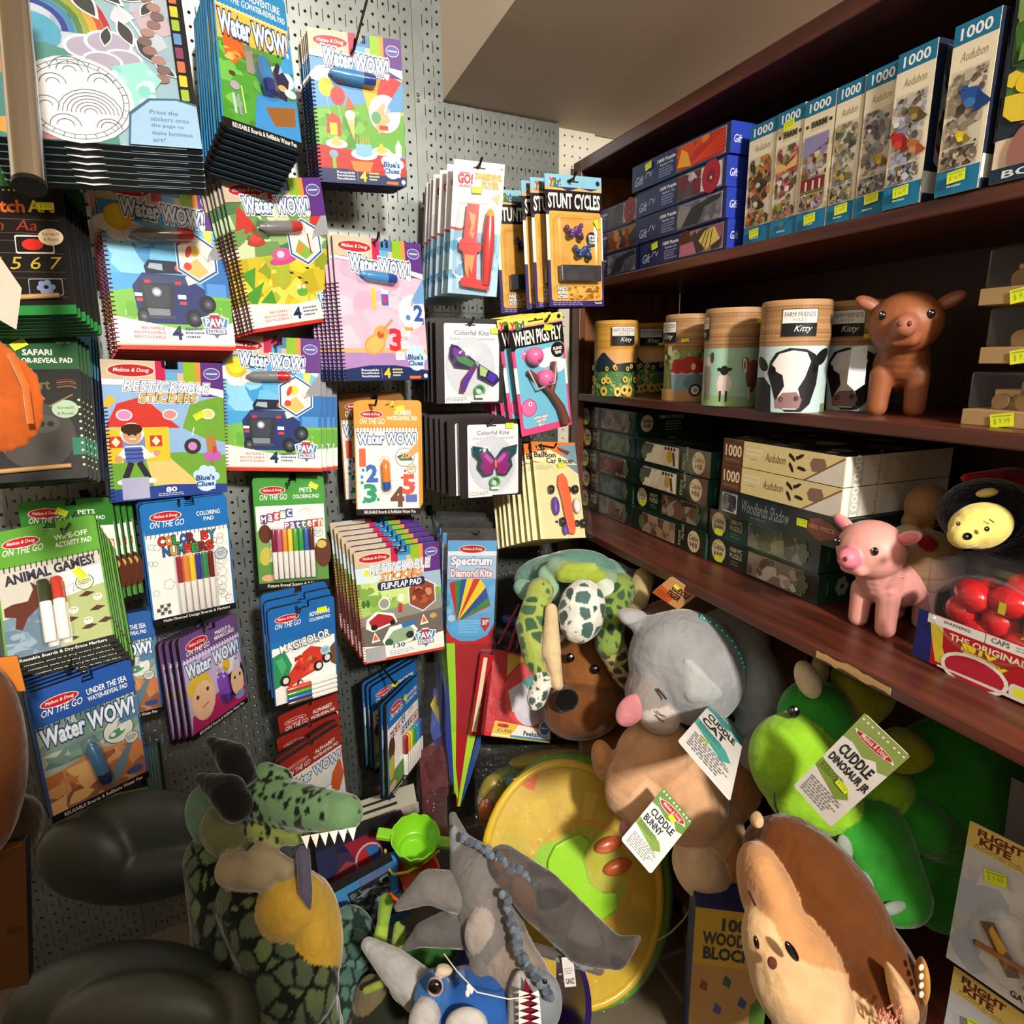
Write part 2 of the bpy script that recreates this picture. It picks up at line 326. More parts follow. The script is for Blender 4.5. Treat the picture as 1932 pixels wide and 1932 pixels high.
def pose(c4, Y, rx0=0.0, rz0=0.0, wx=.22, wz=.3):
    """rigid pose and size of a rectangle from its four seen corners (TL, TR, BR, BL), centre on the plane y=Y; turned no more than needed"""
    c4 = np.array(c4, float); m = c4.mean(0); q = PY(m[0], m[1], Y)
    a = [PY(*p, Y) for p in c4]; W = (np.linalg.norm(a[1] - a[0]) + np.linalg.norm(a[2] - a[3])) / 2; H = (np.linalg.norm(a[3] - a[0]) + np.linalg.norm(a[2] - a[1])) / 2
    x = np.array([q[0], q[2], rx0, 0.0, rz0, math.log(W), math.log(H)])
    def rot(x): return np.array((Matrix.Rotation(x[4], 3, 'Z') @ Matrix.Rotation(x[2], 3, 'X') @ Matrix.Rotation(x[3], 3, 'Y')))
    def res(x):
        R = rot(x); w, h = math.exp(x[5]) / 2, math.exp(x[6]) / 2; out = []
        for (sx, sz), p in zip(((-w, h), (w, h), (w, -h), (-w, -h)), c4): out += list((project(np.array([x[0], Y, x[1]]) + R @ np.array([sx, 0, sz])) - p) / 2.0)
        return np.array(out + [(x[2] - rx0) / wx, (x[4] - rz0) / wz])
    for _ in range(25):
        r = res(x); J = np.zeros((len(r), 7))
        for i in range(7): d = np.zeros(7); d[i] = 1e-5; J[:, i] = (res(x + d) - r) / 1e-5
        s = np.linalg.lstsq(J.T @ J + 1e-6 * np.eye(7), -J.T @ r, rcond=None)[0]; x = x + np.clip(s, -.3, .3)
        if np.abs(s).max() < 1e-7: break
    M = Matrix.Translation((x[0], Y, x[1])) @ Matrix(rot(x).tolist()).to_4x4()
    return M, math.exp(x[5]), math.exp(x[6])
# ---------------------------------------------------------------- soft toys: blended volumes with a colour for each volume
def blob(name, prims, parent, voxel=.005, smooth=6, material='plush', org=None, feather=0, spots=None):
    """prims: (kind, colour, ...) 's' centre,radius | 'e' centre,radii,Matrix3 | 'c' p1,r1,p2,r2 ; one continuous skin over them all"""
    bm = MB(); data = []; org = Vector(org if org is not None else parent.matrix_world.translation)
    for p in prims:
        if p[0] == 'c':
            a, r1, b, r2 = Vector(p[2]), p[3], Vector(p[4]), p[5]; n = max(2, int((b - a).length / (min(r1, r2) * .35)) + 1)
            for i in range(n + 1): t = i / n; bm.ell(a.lerp(b, t), [r1 + (r2 - r1) * t] * 3, '#fff', 14, 9)
            data.append(('c', p[1], a, b, r1, r2))
        elif p[0] == 's': bm.ell(p[2], [p[3]] * 3, '#fff', 18, 12); data.append(('e', p[1], Vector(p[2]), Matrix.Identity(3), (p[3],) * 3))
        elif p[0] == 'e': bm.ell(p[2], p[3], '#fff', 20, 14, R=p[4]); data.append(('e', p[1], Vector(p[2]), p[4].inverted(), p[3]))
        elif p[0] == 'n': data.append(('e', p[1], Vector(p[2]), Matrix.Identity(3) if len(p) < 5 else p[4].inverted(), (p[3],) * 3 if not hasattr(p[3], '__len__') else p[3]))
    me = bpy.data.meshes.new(name); me.from_pydata(bm.v, [], bm.f); o = bpy.data.objects.new(name, me); COL.objects.link(o)
    r = o.modifiers.new('r', 'REMESH'); r.mode = 'VOXEL'; r.voxel_size = voxel
    if smooth: sm = o.modifiers.new('s', 'SMOOTH'); sm.factor = .6; sm.iterations = smooth
    dg = bpy.context.evaluated_depsgraph_get(); m2 = bpy.data.meshes.new_from_object(o.evaluated_get(dg)); bpy.data.objects.remove(o); bpy.data.meshes.remove(me)
    nv = len(m2.vertices); co = np.empty(nv * 3, np.float64); m2.vertices.foreach_get('co', co); co = co.reshape(-1, 3)
    best = np.full(nv, 1e9); col = np.zeros((nv, 3))
    for d in data:
        if d[0] == 'c':
            a, b = np.array(d[2]), np.array(d[3]); ab = b - a; t = np.clip(((co - a) @ ab) / (ab @ ab + 1e-12), 0, 1); D = np.linalg.norm(co - a - t[:, None] * ab, axis=1) / (d[4] + (d[5] - d[4]) * t) - 1; D *= min(d[4], d[5])
        else:
            R = np.array(d[3]); loc = (co - np.array(d[2])) @ R.T; D = (np.linalg.norm(loc / np.array(d[4]), axis=1) - 1) * min(d[4])
        k = D < best; best[k] = D[k]; col[k] = LC(d[1])
    if spots: col = spots(co, col)
    m2.vertices.foreach_set('co', (co - np.array(org)).ravel()); at = m2.color_attributes.new('Col', 'FLOAT_COLOR', 'POINT')
    at.data.foreach_set('color', np.hstack([col, np.ones((nv, 1))]).astype(np.float32).ravel()); m2.materials.clear(); m2.materials.append(MATS[material])
    m2.polygons.foreach_set('use_smooth', [True] * len(m2.polygons)); m2.update(); m2.name = name
    ob = bpy.data.objects.new(name, m2); COL.objects.link(ob); ob.parent = parent; return ob
CAMR = Matrix(((_r[0], _f[0], _u[0]), (_r[1], _f[1], _u[1]), (_r[2], _f[2], _u[2])))   # columns: right, away, up as the photographer stood
def rotv(deg, yaw=0, pitch=0): return CAMR @ Matrix.Rotation(math.radians(deg), 3, 'Y') @ Matrix.Rotation(math.radians(yaw), 3, 'Z') @ Matrix.Rotation(math.radians(pitch), 3, 'X')
def s_(c, px, py, d, r): return ('s', c, tuple(PD(px, py, d)), r * d / FPX)
def e_(c, px, py, d, rx, ry, rd, rot=0, yaw=0, pitch=0): k = d / FPX; return ('e', c, tuple(PD(px, py, d)), (rx * k, rd * k, ry * k), rotv(rot, yaw, pitch))
def n_(c, px, py, d, rx, ry, rd, rot=0): e = e_(c, px, py, d, rx, ry, rd, rot); return ('n',) + e[1:]
def c_(c, x1, y1, d1, r1, x2, y2, d2, r2): return ('c', c, tuple(PD(x1, y1, d1)), r1 * d1 / FPX, tuple(PD(x2, y2, d2)), r2 * d2 / FPX)
def root_at(name, label, cat, p, group=None): return thing(name, label, cat, Vector(p), group)
def bead(name, parent, px, py, d, r, c='#0a0606', hl=True, mat_='gloss', flat=.6):
    m = MB(); o = parent.matrix_world.translation; p = Vector(PD(px, py, d)) - o; k = r * d / FPX; m.ell(p, (k, k * flat, k), c, 18, 12, R=CAMR)
    return m.build(name, mat_, parent, smooth=True)
# ================================================================ the room
def st(name, mb, material, **k): return tag(mb.build(name, material, **k), kind='structure')
def boxo(name, a, b, material, c='#888', bevel=0): return st(name, MB().box(*a, *b, c), material, bevel=bevel)
_fl = MB().box(-1.6, -3.4, -.05, 3.2, 3.4, 0, '#6e6453'); fl = st('floor', _fl, 'tile')
_a = PZ(1236.7, 1813, 0); _rot = math.atan2(UB[1], UB[0]) + math.pi / 2 * 1
_k = Matrix.Translation((_a[0], _a[1], 0)) @ Matrix.Rotation(math.atan2(UB[1], UB[0]), 4, 'Z'); fl.data.transform(_k.inverted()); fl.matrix_world = _k
boxo('wall_back', (-1.7, 1.665, 0), (3.2, 1.75, 2.75), 'paint_board')
boxo('wall_right', (2.6, -3.3, 0), (2.7, 1.665, 2.75), 'paint'); boxo('wall_left', (-1.7, -3.3, 0), (-1.6, 1.665, 2.75), 'paint'); boxo('wall_front', (-1.6, -3.4, 0), (2.6, -3.3, 2.75), 'paint')
boxo('shade_partition_1', (-1.6, -.32, 0), (.12, -.24, 1.62), 'paint', bevel=.004)   # unseen partition added behind the camera to shade the lower left goods
boxo('ceiling', (-1.7, -3.4, 2.75), (2.7, 1.75, 2.85), 'paint')
# sloping soffit over the bookcase: meets the back wall low and rises towards the camera
x0, zb = .702, 2.035; x1 = 2.6; yb = 1.66
pe = CAM + ray(975, 0) * (x0 / ray(975, 0)[0]); sl = (pe[2] - zb) / (1.63 - pe[1]); yf = -.2; zf = min(zb + sl * (1.63 - yf), 2.75); yf = 1.63 - (2.75 - zb) / sl if zb + sl * (1.63 - yf) > 2.75 else yf
m = MB(); m.add([(x0, yb, zb), (x1, yb, zb), (x1, yf, zf), (x0, yf, zf), (x0, yb, 2.75), (x1, yb, 2.75), (x1, yf, 2.75), (x0, yf, 2.75)], [(0, 3, 2, 1), (0, 4, 7, 3), (1, 2, 6, 5), (0, 1, 5, 4), (3, 7, 6, 2), (4, 5, 6, 7)], '#8b7a68'); st('ceiling_soffit', m, 'paint')
# steel pegboard panels, 16 x 32 inches, with folded edges
SX = .629; SZ0 = 1.541; PW = .4105; PH = .8128
def panel(ix, iz, label, w=PW, h=PH, x=None):
    x = SX + ix * .4115 if x is None else x; z = SZ0 + iz * .8138
    T = thing('steel_pegboard', label, 'pegboard', (x, 1.63, z), 'perforated steel panels on the back wall')
    m = MB(); m.box(0, 0, 0, w, .0012, h, '#999'); e = m.build('perforated_face', 'steel_pegboard', T)
    m = MB()
    for a, b in (((0, .0012, 0), (.0012, .02, h)), ((w - .0012, .0012, 0), (w, .02, h)), ((0, .0012, 0), (w, .02, .0012)), ((0, .0012, h - .0012), (w, .02, h))): m.box(*a, *b, '#777')
    m.build('folded_edge', 'wire', T)
    for zz in (.006, h * .5, h - .006):
        m = MB(); m.lathe([(.0001, -.002), (.0035, -.0015), (.0045, 0)], '#888', 10, 'y', (.008, 0, zz)); m.build('screw', 'wire', T, smooth=True)
    return T
nm = {-3: 'behind the scratch art pads at far left', -2: 'behind the spiral pads left of centre', -1: 'behind the spiral pads, left of the long seam', 0: 'beside the bookcase, right of the seam'}
for ix in (-2, -1, 0):
    if ix == 0: panel(0, 0, 'short upper steel pegboard panel under the sloping soffit beside the bookcase', h=zb - SZ0)
    else: panel(ix, 0, 'upper steel pegboard panel ' + nm[ix])
    panel(ix, -1, 'middle steel pegboard panel ' + nm[ix]); panel(ix, -2, 'lower steel pegboard panel ' + nm[ix] + ' near the floor')
T = panel(0, 1, 'narrow sliver of steel pegboard rising left of the soffit', w=x0 - SX, h=.62, x=SX); T.location.z = zb
for ix in (-2, -1): panel(ix, 1, 'topmost steel pegboard panel ' + nm[ix], h=.39)
panel(-3, 0, 'upper steel pegboard panel at the far left edge'); panel(-3, -1, 'middle steel pegboard panel at the far left edge'); panel(-3, -2, 'lower steel pegboard panel at the far left edge')
m = MB(); m.box(0, 0, 0, .14, .004, 1.72, '#ddd'); o = m.build('white_pegboard', 'white_pegboard'); o.location = (1.036, 1.655, .33); tag(o, 'narrow strip of white painted pegboard between steel panel and bookcase', 'pegboard')
# ---------------------------------------------------------------- bookcase
BC = thing('bookcase', 'dark red-brown wooden bookcase full of puzzles, tubes and toys', 'bookcase', SHM)
def bp(name, a, b, material, bevel=.003): m = MB(); m.box(*a, *b, '#633'); return m.build(name, material, BC, bevel=bevel)
UL = 1.95; DP = .36
SZ = [1.299, 1.603]     # shelf undersides
bp('face_stile', (.0, -.0, .05), (.045, .02, 1.943), 'wood_red_v'); bp('face_stile', (UL - .04, 0, .05), (UL, .02, 1.943), 'wood_red_v')
bp('side_panel', (.0, .02, .0), (.02, DP, 1.93), 'wood_amber'); bp('side_panel', (UL - .02, .02, .0), (UL, DP, 1.93), 'wood_red_v')
bp('back_panel', (.02, DP, .0), (UL - .02, DP + .01, 1.94), 'wood_back', 0)
bp('top_board', (.0, -.0, 1.912), (UL, DP, 1.943), 'wood_red')
for z in SZ: bp('shelf_board', (.045, .0, z), (UL - .04, DP, z + .022), 'wood_red')
bp('counter_board', (.0, -.10, .950), (UL, DP, .972), 'wood_red')
bp('shelf_board', (.02, -.06, .16), (UL - .02, DP, .182), 'wood_red'); bp('plinth', (.0, -.03, .0), (UL, -.01, .06), 'wood_red')
# bare wood where the lower shelf edge has chipped
u0, u1 = su(1540, 1236, -.1), su(1680, 1310, -.1)
rd = random.Random(4); P = []; n = 14
for i in range(n + 1): P.append((u0 + (u1 - u0) * i / n, .950 + .016 + rd.uniform(-.002, .003)))
for i in range(n, -1, -1): P.append((u0 + (u1 - u0) * i / n, .950 + .004 + rd.uniform(-.002, .003) * (0 if i in (0, n) else 1)))
m = MB(); m.prism(P, -.1006, -.098, '#b98a4a'); m.build('chipped_edge', 'wood_pale', BC)
S1, S2, S3 = 1.625, 1.321, .972
# ================================================================ hanging goods on the pegboard
NAVY, RED, WHITE, BLK = '#1d2c5c', '#b5202c', '#f1f0ec', '#141212'
def logo(a, cx, cy, rx, ry, rot=0, ow='#e8d9c8'):
    a.E(cx, cy, rx * 1.06, ry * 1.14, ow, rot); a.E(cx, cy, rx, ry, RED, rot); k = a.W / a.H
    a.T('Melissa & Doug', cx - rx * .78, cy - ry * .42 * k, cx + rx * .78, cy + ry * .42 * k, '#f6ece4', .01, rot=-rot, sh=.3)
def wow(a, x0, y0, x1, y1, rot=0, t='Water WOW!', ink=NAVY, halo=True):
    o = ([(.17, '#f6f4f2')] if halo else []) + [(.10, ink)]
    a.T(t, x0, y0, x1, y1, '#9fbfe0', .05, rot=rot, outs=o)
    a.T(t, x0, y0, x1, y1, '#e4ecf6', .02, rot=rot)
def sticker(T, W, H, x, y, sw=.022, rot=0, yy=-.0085, name='price_sticker'):
    a = Art(sw, sw * .6, 0); a.R(0, 0, 100, 100, '#e6f52a'); a.R(8, 12, 92, 24, '#a9b81e'); a.T('$ 9.99', 14, 34, 84, 82, '#97a824')
    o = a.build(name, T, 'card'); o.matrix_local = Matrix.Translation(((x / 100 - .5) * W, yy, (.5 - y / 100) * H)) @ Matrix.Rotation(math.radians(rot), 4, 'Y'); return o
def cover(T, W, H, t, art, base, notch=True, r=.008, name='cover', side='#2a2a30', material='print'):
    m = MB(); nt = (W * .06, W * .10, H * .055) if notch is True else notch
    m.prism(rrect(W, H, r, nt), -t, 0, [base, side], side)
    a = Art(W, H, -t - .00008, m); art(a); return m.build(name, material, T)
def spiral(T, W, H, t, c, y0=.33, y1=.985, n=26, r=.0055, x=None, name='spiral_binding'):
    m = MB(); x = -W / 2 + .002 if x is None else x
    for i in range(n):
        z = H / 2 - H * (y0 + (y1 - y0) * i / (n - 1)); P = [(x + r * math.cos(a) * .9, -t / 2 + (r * .8 + t / 2) * math.sin(a), z + .0012 * k / 7) for k, a in enumerate([2 * math.pi * j / 8 for j in range(8)])]
        m.tube(P, .0008, c, 5, closed=True)
    return m.build(name, 'plastic', T, smooth=True)
def topspiral(T, W, H, t, y, c, n=20, r=.005):
    m = MB()
    for i in range(n):
        x = -W * .47 + W * .94 * i / (n - 1); z = H / 2 - H * y; P = [(x + .0012 * k / 7, -t - .0005 + r * .35 * math.sin(a), z + r * math.cos(a)) for k, a in enumerate([2 * math.pi * j / 8 for j in range(8)])]
        m.tube(P, .0008, c, 5, closed=True)
    return m.build('wire_binding', 'plastic', T, smooth=True)
def pen(T, W, H, x, y, L, rad, body, cap, rot=0, t=.006, blister=True):
    Mx = Matrix.Translation(((x / 100 - .5) * W, -t - rad * .95, (.5 - y / 100) * H)) @ Matrix.Rotation(math.radians(rot), 4, 'Y')
    m = MB(); pr = [(rad * .25, -L * .5), (rad * .45, -L * .44), (rad * .8, -L * .38), (rad, -L * .3), (rad * 1.02, 0), (rad, L * .22)]
    m.lathe(pr, [body], 14, 'x'); o = m.build('water_pen', 'gloss', T, smooth=True); o.matrix_local = Mx
    m = MB(); m.lathe([(rad * 1.03, L * .22), (rad * 1.03, L * .4), (rad * .8, L * .48), (rad * .2, L * .5)], [cap], 14, 'x'); o2 = m.build('pen_cap', 'gloss', o, smooth=True)
    if blister:
        m = MB(); m.lathe([(rad * .6, -L * .6), (rad * 1.1, -L * .56), (rad * 1.25, -L * .45), (rad * 1.25, L * .48), (rad * 1.1, L * .55), (rad * .5, L * .58)], ['#fff'], 14, 'x')
        o3 = m.build('blister', 'clear', T, smooth=True); o3.matrix_local = Mx
def markers(T, W, H, x0, y0, x1, y1, cols, t=.006, horiz=False, frac=.45):
    """row of felt markers, coloured cap above a white barrel"""
    n = len(cols); 
    for i, c in enumerate(cols):
        if not horiz:
            w = (x1 - x0) / n; cx = x0 + w * (i + .5); r = w / 200 * W * .94; za, zb_ = (.5 - y0 / 100) * H, (.5 - y1 / 100) * H; zm = za + (zb_ - za) * frac; X = (cx / 100 - .5) * W
            m = MB(); m.lathe([(r * .8, za), (r, za - .003), (r, zm)], [c], 10, 'z', (X, -t - r, 0)); m.lathe([(r, zm), (r, zb_ + .002), (r * .8, zb_)], ['#eceae6'], 10, 'z', (X, -t - r, 0))
        else:
            w = (y1 - y0) / n; cy = y0 + w * (i + .5); r = w / 200 * H * .94; xa, xb = (x0 / 100 - .5) * W, (x1 / 100 - .5) * W; xm = xa + (xb - xa) * frac; Z = (.5 - cy / 100) * H
            m = MB(); m.lathe([(r * .8, xa), (r, xa + .003), (r, xm)], [c], 10, 'x', (0, -t - r, Z)); m.lathe([(r, xm), (r, xb - .002), (r * .8, xb)], ['#eceae6'], 10, 'x', (0, -t - r, Z))
        m.build('marker', 'gloss', T, smooth=True)
    m = MB(); X0, X1, Z0, Z1 = (x0 / 100 - .5) * W - .003, (x1 / 100 - .5) * W + .003, (.5 - y1 / 100) * H - .004, (.5 - y0 / 100) * H + .004
    m.box(X0, -t - .013, Z0, X1, -t - .0002, Z1, '#fff'); m.build('blister', 'clear', T, bevel=.003)
def hook(px, py, Y, L=.2, label='', drop=0.0):
    p = PY(px, py, Y); x, z = p[0], p[2]
    T = thing('peg_hook', label, 'hook', (x, 1.63, z), 'wire peg hooks on the steel pegboard')
    m = MB(); m.box(-.008, -.002, -.016, .008, 0, .012, '#222'); m.build('hook_plate', 'black_wire', T)
    m = MB(); e = Y - 1.63; m.tube([(0, 0, 0), (0, e * .5, -.003), (0, e, 0), (0, e - .012, .012)], .0026, '#222', 7); m.build('hook_arm', 'black_wire', T, smooth=True); return T
# ---- artwork
def hdr(a, base='#c9b79c', h=14):
    a.R(0, 0, 49, h, base); a.R(0, 8, 100, h, base); logo(a, 23, 7, 18, 5.2)
    a.R(42, 0, 50, h + 1, '#bf2550'); a.R(50, 7.7, 60, h + 2, '#62a9cf'); a.R(65, 0, 75, h + 3, '#8ab62c'); a.R(75, 0, 80, h + 4, '#e2913c'); a.R(80, 0, 100, h + 11, '#5b3180')
    a.E(90, 8, 7.5, 5.5, '#cfc6dd'); a.E(90, 8, 6.8, 4.8, '#5a5a9e'); a.L([(85, 8), (95, 8)], 1.2, '#dcd6ea')
def inset(a, cx, cy, r, ball=True):
    k = a.W / a.H; hx = [(cx + r * math.cos(math.radians(d)), cy + r * 1.12 * k * math.sin(math.radians(d))) for d in range(30, 390, 60)]
    a.pg([(cx + (x - cx) * 1.08, cy + (y - cy) * 1.08) for x, y in hx], '#f4f6fa'); a.pg([(cx + (x - cx) * 1.03, cy + (y - cy) * 1.03) for x, y in hx], '#2a5a9e'); a.pg([(cx + (x - cx) * .93, cy + (y - cy) * .93) for x, y in hx], '#efe9dc')
    if ball:
        a.pg([(cx - r * .75, cy + r * .5 * k), (cx, cy + r * .95 * k), (cx + r * .5, cy + r * .6 * k), (cx + .1, cy + .1)], '#dfb56c'); a.E(cx - r * .1, cy - r * .28, r * .42, None, '#f5f5f5'); a.E(cx - r * .1, cy - r * .24, r * .26, None, '#f0d23a'); a.E(cx - r * .35, cy - r * .2, r * .13, r * .3, '#d2452f', 20)
        a.L([(cx + r * .3, cy - r * .1), (cx + r * .7, cy + r * .3 * k)], .6, '#999'); a.E(cx - r * .45, cy + r * .4 * k, r * .18, None, '#c8412f')
def tipcone(a, x, y, L, c, c2='#a9a9ad'):   # printed pen nib reaching in from the right edge
    a.pg([(100, y - L * .62), (100, y + L * .08), (x + L * .2, y + L * .12), (x, y + L * .2), (x + L * .12, y - L * .02)], c); a.pg([(x + L * .14, y), (x, y + L * .2), (x + L * .22, y + L * .1)], c2)
def reuse(a, y, ink='#c03a40'):
    for i, t in enumerate(('REUSABLE', 'REUTILISABLE', 'REUTILIZABLE')): a.T(t, 15 + (2 - i % 3 if i == 0 else 0) * 3, y + i * 2.7, 40, y + i * 2.7 + 1.7, ink, .012)
    a.L([(43, y - .5), (43, y + 7.5)], .4, '#8a8aa0'); a.T('4', 46, y - .5, 54, y + 7.5, NAVY, .03); a.lines(57, y, 73, y + 7.6, 3, '#5a5f90')
def pawbadge(a, cx, cy, s):
    k = a.W / a.H; P = lambda pts: [(cx + x * s, cy + y * s * k) for x, y in pts]
    a.pg(P([(-1.15, -.75), (-.45, -.95), (-.3, -1.15), (.3, -1.15), (.45, -.95), (1.15, -.75), (.95, .1), (.3, .3), (-.3, .3), (-.95, .1)]), '#e6edf3'); a.pg(P([(-1.05, -.65), (-.4, -.85), (.4, -.85), (1.05, -.65), (.88, .02), (-.88, .02)]), '#4f86b5')
    a.pg(P([(-.42, -1.0), (.42, -1.0), (.36, .2), (-.36, .2)]), '#b43038'); a.T('PAW', cx - s * .8, cy - s * .68 * k, cx + s * .8, cy - s * .02 * k, '#dfe9f2', .04, outs=[(.08, '#3c6a9a')])
    a.pg(P([(-.8, .1), (.8, .1), (.85, .62), (.2, .7), (0, 1.0), (-.2, .7), (-.85, .62)]), '#5d6f92'); a.R(cx - s * .72, cy + .16 * s * k, cx + s * .72, cy + .56 * s * k, '#f2f2f2'); a.T('PATROL', cx - s * .62, cy + .22 * s * k, cx + s * .62, cy + .5 * s * k, '#26335c', .03)
def cluesbadge(a, cx, cy, s, tr=0):
    for dx, dy, r in ((-.62, -.55, .38), (-.1, -.95, .4), (.48, -.85, .4), (.85, -.3, .36), (.05, .1, .85)): a.E(cx + dx * s, cy + dy * s * a.W / a.H, r * s, r * s * 1.05, '#bcdcf2')
    k = a.W / a.H; a.T("Blue's", cx - s * .75, cy - s * .5 * k, cx + s * .75, cy - s * .02 * k, '#2c3f8c', .035); a.T('Clues', cx - s * .75, cy + s * .08 * k, cx + s * .7, cy + s * .5 * k, '#2c3f8c', .035); a.T('& you!', cx - s * .3, cy + s * .58 * k, cx + s * .8, cy + s * .92 * k, '#f4fafe', .03)
def truck(a):
    a.pg([(20, 79), (18, 62), (27, 54), (60, 54), (78, 62), (80, 76), (70, 84), (30, 84)], '#25356e'); a.pg([(25, 56), (63, 54), (66, 59), (28, 60)], '#3a4468'); a.pg([(29, 50), (33, 46), (57, 46), (60, 53), (30, 54)], '#1b2036'); a.pg([(32, 51), (34, 48), (44, 48), (44, 52)], '#9fb2c6')
    a.pg([(22, 60), (52, 60), (50, 76), (24, 76)], '#2e333e'); a.pg([(26, 61), (48, 61), (46, 74), (29, 74)], '#3c424d'); a.E(37, 65, 4, None, '#8d96a6'); a.E(37, 65, 2.6, None, '#e8edf2')
    for x in (28, 53): a.R(x, 58, x + 5, 60, '#c4372f')
    a.R(19, 66, 25, 68, '#e9eef5'); a.R(54, 66, 61, 68.5, '#e9eef5'); a.R(20, 69, 25, 71, '#c4493f'); a.R(55, 70, 61, 72, '#c4493f'); a.R(28, 75, 46, 79, '#7d8692'); a.R(26, 79, 50, 81, '#444b57')
    for cx, cy in ((66, 80), (79, 71), (24, 80)): a.E(cx, cy, 7.5 if cx > 30 else 5, 8.2, '#22252b'); a.E(cx + .5, cy, 4, 4.6, '#3f444d'); a.E(cx + .5, cy, 1.8, None, '#6d747e')
    a.pg([(62, 55), (73, 51), (75, 57), (64, 60)], '#e7e2cf'); a.E(59, 50, 5, 3.4, '#cf5b2c')
def art_blue(a):
    a.R(0, 10, 100, 100, '#4aa3d9'); a.blobs(0, 24, 100, 55, ['#5bb0e0', '#3f98d0', '#6cbce6', '#8fd0ee'], 26, .22, 3)
    for q in ((8, 27, 14), (22, 29, 12), (32, 31, 9), (14, 33, 10)): a.E(*q, q[2] * .55, '#f1f1ee')
    a.E(14, 23, 11, None, '#f3c12c'); a.E(13, 22, 8, None, '#f9dd3c'); a.pg([(70, 18), (100, 30), (100, 24), (80, 18)], '#f3f4f2'); a.pg([(80, 22), (90, 25), (88, 36), (84, 34)], '#e9d267')
    a.pg([(0, 66), (30, 62), (70, 68), (100, 63), (100, 88), (0, 88)], '#77b94a'); a.blobs(0, 68, 100, 84, ['#86c556', '#69ab3e', '#8fce5c'], 22, .12, 5); a.pg([(72, 50), (100, 40), (100, 66), (80, 66)], '#2f6fb4'); a.R(80, 58, 97, 66, '#4f93d2'); truck(a); inset(a, 74, 43, 19); tipcone(a, 82, 40, 26, '#8d9197')
    a.pg([(0, 80), (30, 84), (60, 88), (80, 86), (100, 82), (100, 100), (0, 100)], '#efece4'); a.R(0, 97.3, 100, 100, '#c5382d'); a.R(0, 96.5, 100, 97.4, '#eab88c'); reuse(a, 86); pawbadge(a, 84, 85, 11); hdr(a); a.pg([(0, 13), (45, 14), (80, 19), (80, 12), (0, 12)], '#c9b79c'); wow(a, 17, 13.5, 83, 22.5, -4)
def art_green(a):
    a.R(0, 10, 100, 100, '#8fae6a'); a.blobs(0, 12, 100, 50, ['#b8cfa0', '#d9e4c4', '#6f9657', '#93b676', '#4f7a4a', '#c5d7ac'], 60, .2, 8); a.pg([(0, 50), (100, 48), (100, 84), (0, 84)], '#c9b932'); a.blobs(0, 50, 100, 84, ['#d9c93a', '#b9a92c', '#a4b23a', '#e0d45a', '#8f9c2c'], 50, .14, 9)
    for x, y, r in ((12, 24, 8), (18, 28, 6), (88, 24, 8)): a.pg([(x - r, y + r), (x - r * .2, y - r), (x + r * .6, y - r * .3), (x + r, y + r * .6)], '#c23a33')
    for p in ([(0, 60), (16, 56), (10, 72)], [(0, 74), (22, 66), (8, 84)], [(14, 80), (28, 72), (30, 82)]): a.pg(p, '#4f9434')
    a.E(60, 76, 6, 4.5, '#63a83c'); a.E(57.5, 72.5, 2, None, '#e9efcf'); a.E(62.5, 72.5, 2, None, '#e9efcf')
    for x, y in ((52, 62), (60, 66), (70, 60), (66, 70)): a.E(x, y, 1.8, 1, '#3b2418'); a.L([(x - 3, y - 1), (x + 3, y + 1)], .4, '#3b2418')
    a.E(22, 40, 9, 3.4, '#b63a34'); a.E(22, 37, 6, 4, '#c94a40'); a.E(46, 53, 15, 4, '#c44a86', -6); a.E(45, 49, 10, 6, '#cf5a96', -6); a.E(44, 49, 4, 3.4, '#e8c8da')
    inset(a, 72, 42, 19, False); a.pg([(60, 48), (66, 40), (72, 44), (80, 50), (70, 54)], '#7fae4a'); a.E(66, 46, 4, 5, '#c48a3a'); a.L([(76, 34), (77, 50)], 1.6, '#b23d3d'); a.E(76, 34, 3.4, None, '#e5e3da'); tipcone(a, 80, 36, 26, '#9a9da2')
    a.pg([(0, 80), (50, 84), (100, 82), (100, 100), (0, 100)], '#efece4'); a.R(0, 97.3, 100, 100, '#c5382d'); reuse(a, 87); pawbadge(a, 88, 85, 12); hdr(a); wow(a, 16, 12.5, 82, 22, -3)
